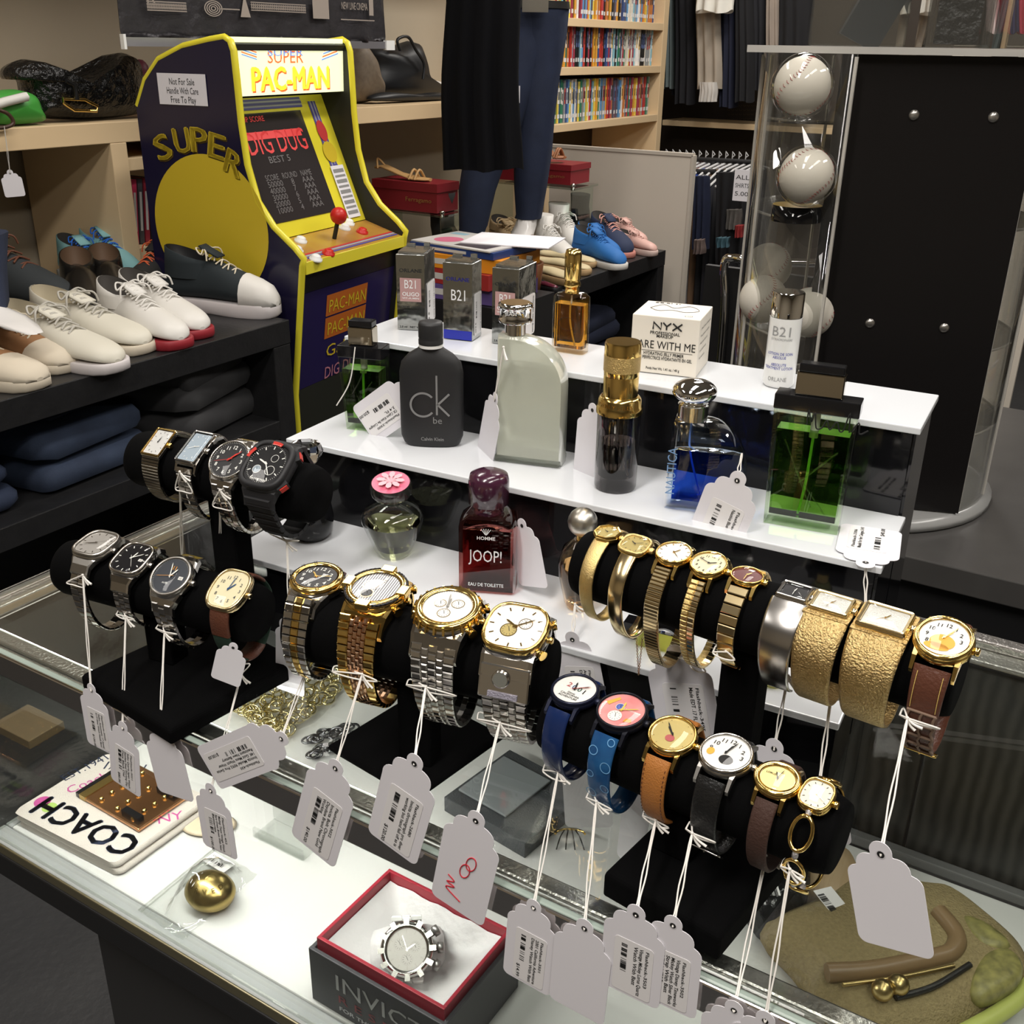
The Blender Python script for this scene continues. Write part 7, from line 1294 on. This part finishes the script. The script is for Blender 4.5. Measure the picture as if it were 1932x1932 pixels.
# ---- back wall garments, rail, hangers
rail = thing('clothes_ledge', 'pale wooden ledge across the dark slat wall below the hanging shirts', 'ledge'); p = onn(1250, 226, 6.0)
board('ledge_board', rail, p.dot(M_W), -2.2, 6.0, 6.3, p.z - .03, p.z)
sl = MB(); hm_ = mat('peg_hole_rim', (.12, .09, .05), .5)
for j in range(5):
    for i in range(9):
        q = onn(1375 + i * 7.4, 190 + j * 8.2, 6.34); sl.add([tuple(q + E_C * (.008 * cos(a)) + Vector((0, 0, .008 * sin(a)))) for a in [pi + k * pi / 8 for k in range(9)]] + [tuple(q + E_C * (.0055 * cos(a)) + Vector((0, 0, .0055 * sin(a) - .001))) for a in [2 * pi - k * pi / 8 for k in range(9)]], [tuple(range(18))], hm_)
o = sl.build('trim_1'); o['kind'] = 'structure'
GR = 'shirts hanging on the dark back wall'
for (lab, x0, x1, y0, y1, c, n_) in (('pale sage shirt at the left end of the wall row', 1256, 1274, -60, 166, (.16, .2, .2), 5.95), ('black shirt with long sleeves left of the taupe sweater', 1275, 1312, -60, 196, (.010, .010, .013), 5.9), ('black shirt tight against the sage shirt', 1268, 1292, -60, 178, (.012, .012, .018), 6.0), ('taupe sweatshirt with pale cuff hanging among dark shirts', 1314, 1362, -60, 166, (.42, .36, .29), 5.85), ('navy shirt just right of the taupe sweatshirt', 1360, 1392, -60, 202, (.012, .015, .035), 5.9), ('black shirt behind the clear tower edge', 1388, 1422, -60, 192, (.011, .011, .013), 5.85), ('dark charcoal shirt at the tower top corner', 1412, 1450, -60, 170, (.018, .018, .022), 5.95), ('taupe shirt seen through the tower top left', 1446, 1472, -60, 150, (.35, .29, .24), 5.9), ('black shirt seen through the tower upper left', 1470, 1530, -60, 190, (.012, .012, .014), 5.9)):
    garment(lab, 'hanging_shirt', 'shirt', x0, x1, y0, y1, n=n_, mt=mat('cloth_%d_%d' % (x0, x1), c, .9, noise=.35, ns=9), hem=2, th=.07, folds=3, seed=x0, group=GR)
cf = garment(None, 'pale_cuff', None, 1321, 1352, 155, 192, n=5.8, mt=mat('off_white_cuff', (.55, .52, .48), .9), th=.05); cf['label'] = 'off white cuff'
for o in COL.objects:
    if str(o.get('label', '')).startswith('taupe sweatshirt'): cf.parent = o
garment('white shirt with short hem at the row top', 'hanging_shirt', 'shirt', 1316, 1384, -60, 22, n=5.75, mt=mat('white_cotton', (.75, .73, .66), .9), hem=4, th=.07, folds=3, group=GR)
for (lab, x0, x1, c) in (('red jersey with white lettering at the photo top right', 1885, 1915, (.35, .02, .04)), ('navy jersey beside the red jersey, top right', 1905, 1925, (.02, .02, .10)), ('crimson jersey at the photo right edge', 1918, 1960, (.45, .02, .06)), ('white and red jersey left of the navy one', 1862, 1890, (.6, .5, .48)), ('red shirt seen through the top right acrylic box', 1810, 1850, (.4, .1, .1))):
    garment(lab, 'hanging_jersey', 'jersey', x0, x1, -80, 62, n=4.6, mt=mat('jersey_%d' % x0, c, .8), th=.06, hem=3, folds=3, seed=x0)
# clothes rack with hangers below the ledge
ck = thing('clothes_rail', 'black steel clothes rail frame right of the pale board', 'clothes rail'); n0 = 5.0
def seg(mb, p, q_, r): return mb.tube([tuple(p), tuple(q_)], r, blk, n=8)
A, B_ = onn(1245, 297, n0), onn(1460, 308, n0); seg(MB(), A, B_, .012).build('top_rail', ck); seg(MB(), onn(1345, 303, n0), Vector((onn(1345, 303, n0).x, onn(1345, 303, n0).y, 0.001)), .02).build('post', ck); seg(MB(), Vector((B_.x, B_.y, .001)), B_, .015).build('post', ck); seg(MB(), onn(1305, 324, n0 - .1), onn(1350, 324, n0 - .1), .012).build('low_rail', ck)
hang = mat('white_plastic_hanger', (.5, .5, .5), .4)
hc = [(.35, .01, .02), (.4, .02, .03), (.1, .2, .28), (.02, .02, .02), (.3, .3, .3), (.25, .02, .03), (.45, .4, .33), (.04, .08, .35), (.55, .55, .55), (.2, .12, .07), (.012, .012, .014), (.015, .015, .02), (.01, .01, .012), (.02, .02, .02), (.012, .012, .015)]
cnm = ['dark red', 'red', 'teal', 'black', 'grey', 'maroon', 'beige', 'royal blue', 'white', 'brown', 'jet black', 'blue-black', 'matte black', 'soft black', 'coal black']
for i, c in enumerate(hc):
    px_ = 1256 + i * 12.5; q = onn(px_, 300 + i * .5, n0); t = thing('hanging_garment', f'{cnm[i]} top on a white hanger, {ORD(i + 1)} from left on the low rail', 'shirt', T(q), 'tops on white hangers on the low rail')
    MB().tube([tuple(E_C * a + N_C * b_ + Vector((0, 0, z_))) for a, b_, z_ in ((0, 0, .02), (.012, 0, .03), (0, 0, .045), (-.0, 0, .015), (0, 0, -.01))], .003, hang).tube([tuple(N_C * b_ + E_C * b_ * .3 + Vector((0, 0, z_))) for b_, z_ in ((-.2, -.10), (-.08, -.03), (0, -.01), (.08, -.03), (.2, -.10))], .006, hang).build('hanger', t)
    R = []
    for v, hw, z_ in ((0, .07, -.035), (.2, .21, -.11), (.5, .2, -.4), (1, .19, -.68)): R.append([tuple(N_C * hw * cos(a) + E_C * (hw * cos(a) * .3 + .022 * sin(a)) + Vector((0, 0, z_))) for a in [k * pi / 8 for k in range(16)]])
    MB().loft(R, mat('top_cloth_%d' % i, c, .9)).build('cloth', t)
bs = onn(1400, 350, n0 - .45); t = thing('price_sign', 'small white sign with black writing clipped on the low rail clothes', 'sign', frame(bs, E_C, N_C, Vector((0, 0, 1)))); sg_ = MB().box(.075, .004, .13, paper)
for j, tx in enumerate(('ALL', 'SHIRTS', '5.00')): sg_.text(tx, .026, ink, T(-.03, -.0026, .025 - .034 * j) @ RX(pi / 2), w=.06)
sg_.build('sign_card', t)
for i, (x0, x1, y0, y1, c, lab) in enumerate(((1308, 1338, 332, 470, (.012, .018, .05), 'navy printed shirt hanging in front of the low rail, left of the post'), (1352, 1400, 325, 560, (.012, .012, .015), 'black jacket hanging in front of the low rail, right of the post'), (1372, 1398, 395, 432, (.12, .11, .10), 'grey cap hanging low on the black jacket'), (1388, 1402, 425, 447, (.28, .02, .02), 'small red cap below the grey cap'), (1352, 1376, 448, 466, (.04, .10, .13), 'small teal pouch below the grey cap'), (1310, 1330, 452, 478, (.14, .10, .09), 'small dusty pink pouch low left of the post'))):
    garment(lab, 'hanging_goods', 'clothing', x0, x1, y0, y1, n=n0 - .3 - .04 * i, mt=mat('goods_%d' % i, c, .85, noise=.5, ns=40), th=.04, folds=3, seed=i)
# ================================================================ tower showcase
pa = pane('tower_acrylic', (.95, .955, .945), 1.5, 0., .012); TWY = radians(-12); tc = at(1600, 903, TZ); Rt = .217
tw = thing('display_tower', 'round clear acrylic display tower with black centre panel, baseballs inside', 'display tower', fz(Vector((tc.x, tc.y, TZ + .0006)), TWY)); Ht = 1.497 - TZ
def cyl(r0, z0, z1, a0, a1, th=.003, n=40):
    R = []
    for r in (r0, r0 - th):
        R.append([r, r])
    mb = MB(); vs = []
    k = n + 1
    for r in (r0, r0 - th):
        for z_ in (z0, z1): vs += [(r * cos(a0 + (a1 - a0) * i / n), r * sin(a0 + (a1 - a0) * i / n), z_) for i in range(k)]
    fs = []
    for i in range(n): fs += [(i, i + 1, k + i + 1, k + i), (2 * k + i + 1, 2 * k + i, 3 * k + i, 3 * k + i + 1), (k + i, k + i + 1, 3 * k + i + 1, 3 * k + i)]
    fs += [(0, k, 3 * k, 2 * k), (k - 1, 3 * k - 1, 4 * k - 1, 2 * k - 1)]
    return mb.add(vs, fs, pa, None, True)
cyl(Rt, .02, Ht - .002, radians(118), radians(244)).build('curved_door', tw); cyl(Rt, .02, Ht - .002, radians(-46), radians(62)).build('curved_door', tw)
MB().lathe([(Rt, 0), (Rt + .012, .002), (Rt + .012, .012), (Rt, .018)], mat('milky_acrylic_base', (.45, .45, .44), .2, tr=.4), None, 48).build('base_disc', tw)
MB().box(.264, .010, Ht - .022, mat('black_mirror_acrylic', (.010, .009, .009), .22, spec=.3), c=(.020, -.158, Ht / 2 + .009)).build('black_panel', tw); MB().box(.012, .28, Ht - .022, pane('tower_divider', (.92, .92, .9), 1.4), c=(0, .0, Ht / 2 + .009)).build('divider', tw)
for (x_, z_) in ((-.036, .60), (.057, .60), (-.050, .31), (.045, .31)): MB().lathe([(.0001, .003), (.003, .003), (.007, .001), (.007, 0)], mat('washer_steel', (.45, .43, .4), .3, .9), T(x_ * 1.1 + .032, -.1635, z_ * 1.0) @ RX(pi / 2), 18).build('rivet', tw)
lv_ = [atD(1500, y_, tc.y - .17).z - TZ for y_ in (815, 655, 428, 236)]
clp = [((Rt - .005) * cos(a), (Rt - .005) * sin(a)) for a in [radians(-45) + i * radians(270) / 40 for i in range(41)]]
for z_ in lv_: MB().prism(clp, z_ - .0022, z_ + .0022, pa).build('round_shelf', tw)
MB().box(.58, .46, .009, mat('frosted_acrylic_top', (.62, .60, .56), .15, tr=.3), c=(.05, .05, Ht + .003)).build('top_plate', tw)
MB().lathe([(.008, 0), (.008, .006), (.0055, .010), (.0001, .010)], mirror, T(-.135, -.172, .33) @ RX(pi / 2), 18).build('lock', tw)
Mt = fz(Vector((tc.x, tc.y, TZ + .0006)), TWY); bbm = mat('baseball_leather', (.68, .64, .56), .5); sti = mat('red_stitch', (.35, .03, .03), .7); shell = pane('ball_case_shell', (.95, .95, .94), 1.2)
def baseball(label, px_, py_, zl_, r=.0375, case=True, rot=0.):
    n_ = 0; loc = None
    for D in [tc.y - .17 + i * .004 for i in range(50)]:
        p = atD(px_, py_, D); n_ += 1
        if loc is None or abs(p.z - (TZ + zl_ + r + (.012 if case else .003))) < abs(loc.z - (TZ + zl_ + r + (.012 if case else .003))): loc = p
    loc.z = TZ + zl_ + r + (.012 if case else .0035)
    t = thing('baseball', label, 'baseball', T(loc) @ RZ(rot), 'baseballs inside the clear tower'); MB().ball(r, bbm, None, 32).build('ball', t); s_ = MB()
    for k in range(46):
        a = 2 * pi * k / 46; P = []
        for da in (-.05, .05):
            q = Vector((cos(a + da) * .85, .42 * sin(2 * (a + da)) * 1.1 - .3, sin(a + da) * .85)); P.append(q.normalized() * r * 1.012)
        c = (P[0] + P[1]) / 2; d = (P[1] - P[0]).normalized(); s2 = c.cross(d).normalized() * .0028
        for sg in (-1, 1): s_.tube([tuple(c + s2 * sg - d * .0014), tuple(c * 1.004)], .00035, sti, n=4)
    s_.build('stitching', t); return t, loc
GB = []
t, l = baseball('baseball with red stitching in a clear round holder on the top tower shelf', 1513, 168, lv_[3], rot=.3); single(MB().ball(.042, shell, None, 32), 'ball_holder', 'clear spherical holder around the top shelf baseball', 'ball holder', T(l)); single(MB().lathe([(.026, 0), (.028, .004), (.018, .007), (.018, .010)], shell, None, 30), 'holder_ring', 'clear ring stand under the top shelf ball holder', 'holder', T(Vector((l.x, l.y, TZ + lv_[3] + .003))))
t, l = baseball('baseball above the gold topped black round base, second tower shelf', 1520, 345, lv_[2] + .020, rot=-.4); single(MB().ball(.042, shell, None, 32), 'ball_holder', 'clear spherical holder around the second shelf baseball', 'ball holder', T(l)); l2 = Vector((l.x - .01, l.y, TZ + lv_[1] + .003))
t, l = baseball('baseball low in the tower beside the lock', 1440, 565, lv_[1], case=False, rot=.9); t, l = baseball('baseball at the tower centre, lower shelf next to the panel', 1528, 590, lv_[1], case=False, rot=2.0); t, l = baseball('baseball far left on the third tower shelf', 1452, 480, lv_[1] + .04, case=False, rot=1.5)
q = onp(1500, 425, tc + Vector((0, -.13, 0)), Vector((0, 1, 0))); single(MB().lathe([(.036, 0), (.036, .022), (.0001, .022)], blkgloss, None, 36).lathe([(.035, .0222), (.0001, .0224)], mat('gold_disc_label', (.6, .42, .12), .35, .6), None, 36), 'round_base', 'black round base with gold disc on the third tower shelf', 'trophy base', T(Vector((q.x, q.y, TZ + lv_[2] + .003))))
q = onp(1885, 165, tc + Vector((0, -.02, 0)), Vector((0, 1, 0))); kc = thing('key_case', 'dark brown riveted holster on the right of the tower top shelf', 'holster', fz(Vector((q.x, q.y, TZ + lv_[3] + .003)), TWY)); MB().box(.035, .02, .09, mat('dark_brown_leather', (.04, .025, .02), .35), c=(0, 0, .046)).build('leather_body', kc, bevel=.004)
for z_ in (.02, .047, .075): MB().ball(.005, blkgloss, T(0, -.011, z_), 12).build('rivet', kc)
for i, (px_, py_, lv) in enumerate(((1880, 255, 3), (1850, 410, 2), (1800, 560, 1), (1770, 700, 0))):
    q = onp(px_, py_, tc + Vector((0, -.05, 0)), Vector((0, 1, 0))); t = thing('sunglasses', ('red and silver', 'black wraparound', 'grey lens', 'brass framed')[i] + ' sunglasses on the right side of the tower, ' + ('top', 'second', 'third', 'lowest')[i] + ' shelf', 'sunglasses', fz(Vector((q.x - .03, q.y, TZ + lv_[lv] + .018)), TWY + .5)); c = ((.3, .02, .03), (.02, .02, .02), (.2, .2, .2), (.3, .25, .12))[i]
    fm = mat('frame_%d' % i, c, .3, .3)
    for sg in (-1, 1): MB().lathe([(.018, 0), (.02, .002), (.018, .003)], fm, T(sg * .024, 0, 0) @ RX(pi / 2), 20, sy=.75).build('lens_rim', t); MB().tube(spline([(sg * .045, 0, .004), (sg * .048, .05, .004), (sg * .044, .09, -.01)], 4), .0018, fm).build('temple', t)
edm = mat('painted_edge_glow', (.75, .72, .66), .2, tr=.4)  # pale colour stands in for light caught along the clear acrylic edges
for a_ in (244, -46, 62, 118, 182, 200, 5, -22): MB().box(.0035, .004, Ht - .03, edm, RZ(radians(a_)) @ T(Rt + .001, 0, Ht / 2 + .01)).build('edge_glow_strip', tw)  # added bright strips; the mid-door ones follow no real edge
for z_ in lv_: MB().tube([(p[0], p[1], z_) for p in clp], .0022, edm, n=5).build('shelf_glow_rim', tw)
# boxes on top of the tower
for (lab, x_, w_, h_, c) in (('clear acrylic box holding a dark printed card on the tower top, left', -.09, .13, .12, 0), ('clear acrylic box on the tower top, middle', .045, .085, .13, 1), ('clear acrylic box on the tower top, right', .16, .10, .12, 2)):
    t = thing('acrylic_box', lab, 'acrylic box', Mt @ T(x_, -.03, Ht + .0085)); mb = MB()
    for (a, b_, c_, o_) in ((w_, .003, h_, (0, -.05, h_ / 2)), (w_, .003, h_, (0, .05, h_ / 2)), (.003, .094, h_, (-w_ / 2, 0, h_ / 2)), (.003, .094, h_, (w_ / 2, 0, h_ / 2)), (w_, .1, .003, (0, 0, .0015))): mb.box(a, b_, c_, pa, c=o_)
    mb.build('acrylic_shell', t)
single(MB().box(.06, .012, .13, mat('charcoal_card', (.03, .035, .04), .5), c=(0, 0, .065)).ring2(.012, .0145, mat('green_oval_print', (.3, .45, .35), .5), T(0, -.0064, .09) @ RX(pi / 2), sy=1.4), 'watch_card', 'dark printed card leaning inside the left acrylic box', 'card', Mt @ T(-.085, -.02, Ht + .013) @ RY(.45) @ RZ(.2)); single(MB().box(.06, .04, .12, mat('black_crinkled', (.015, .015, .015), .4, bump=.5, bs=60), c=(0, 0, .06)), 'black_carton', 'black crinkled block inside the middle acrylic box', 'box', Mt @ T(.05, -.01, Ht + .013))
# small dark jewellery cabinet at right edge
jb = thing('cable_case', 'dark glass topped counter with chrome rims behind the tower at right', 'counter'); jm = mat('black_counter', (.014, .014, .015), .3)
p = at(1700, 780, .78)
q0, q1 = room(-.12, 2.55, 0), room(-1.3, 2.55, 0)
board('counter_body', jb, -.10, -1.3, 2.50, 3.1, .0, .86, jm); board('chrome_rim', jb, -.08, -1.3, 2.485, 2.499, .84, .855, steel); board('chrome_rim', jb, -.08, -1.3, 2.485, 2.499, .70, .707, steel); board('glass_top', jb, -.10, -1.3, 2.50, 3.1, .862, .868, gsh)
for i in range(6):
    single(MB().box(.30, .012, .012, mat('gunmetal_chain_rack', (.12, .12, .11), .3, .9, bump=1., bs=300)), 'chain_rack', f'row of gunmetal chains on the dark counter at right, {ORD(i + 1)} from front', 'chain rack', fz(room(-.35, 2.56 + .05 * i, .877), YC), 'rows of chains on the dark counter')
# silver bar frame by the tower
cr_ = thing('grab_frame', 'black panel cart with bent chrome tube frame left of the tower', 'cart'); n0 = 2.6
a, b, c_ = onn(1362, 640, n0), onn(1366, 505, n0), onn(1385, 487, n0); d_ = onn(1430, 494, n0)
MB().tube(spline([Vector((a.x, a.y, .02)), a, b, c_, d_, d_ + Vector((.25, .0, 0))], 6), .011, mirror, n=10).build('chrome_tube', cr_); q = onn(1440, 500, n0 + .03)
MB().box(.30, .02, q.z - .03, blk, frame(Vector((q.x, q.y, (q.z) / 2)), E_C, N_C, Vector((0, 0, 1)))).build('black_panel', cr_)

a, b = onn(1800, 95, 4.0), onn(2050, 95, 4.0)
single(MB().box((b - a).length, .03, a.z - .002, bgm), 'wall_stand_in', 'added pale greige board standing in for a beige wall behind the tower at the right photo edge', 'divider', frame(Vector(((a.x + b.x) / 2, (a.y + b.y) / 2, a.z / 2)), E_C, N_C, Vector((0, 0, 1))))  # added board in place of the beige wall behind the tower
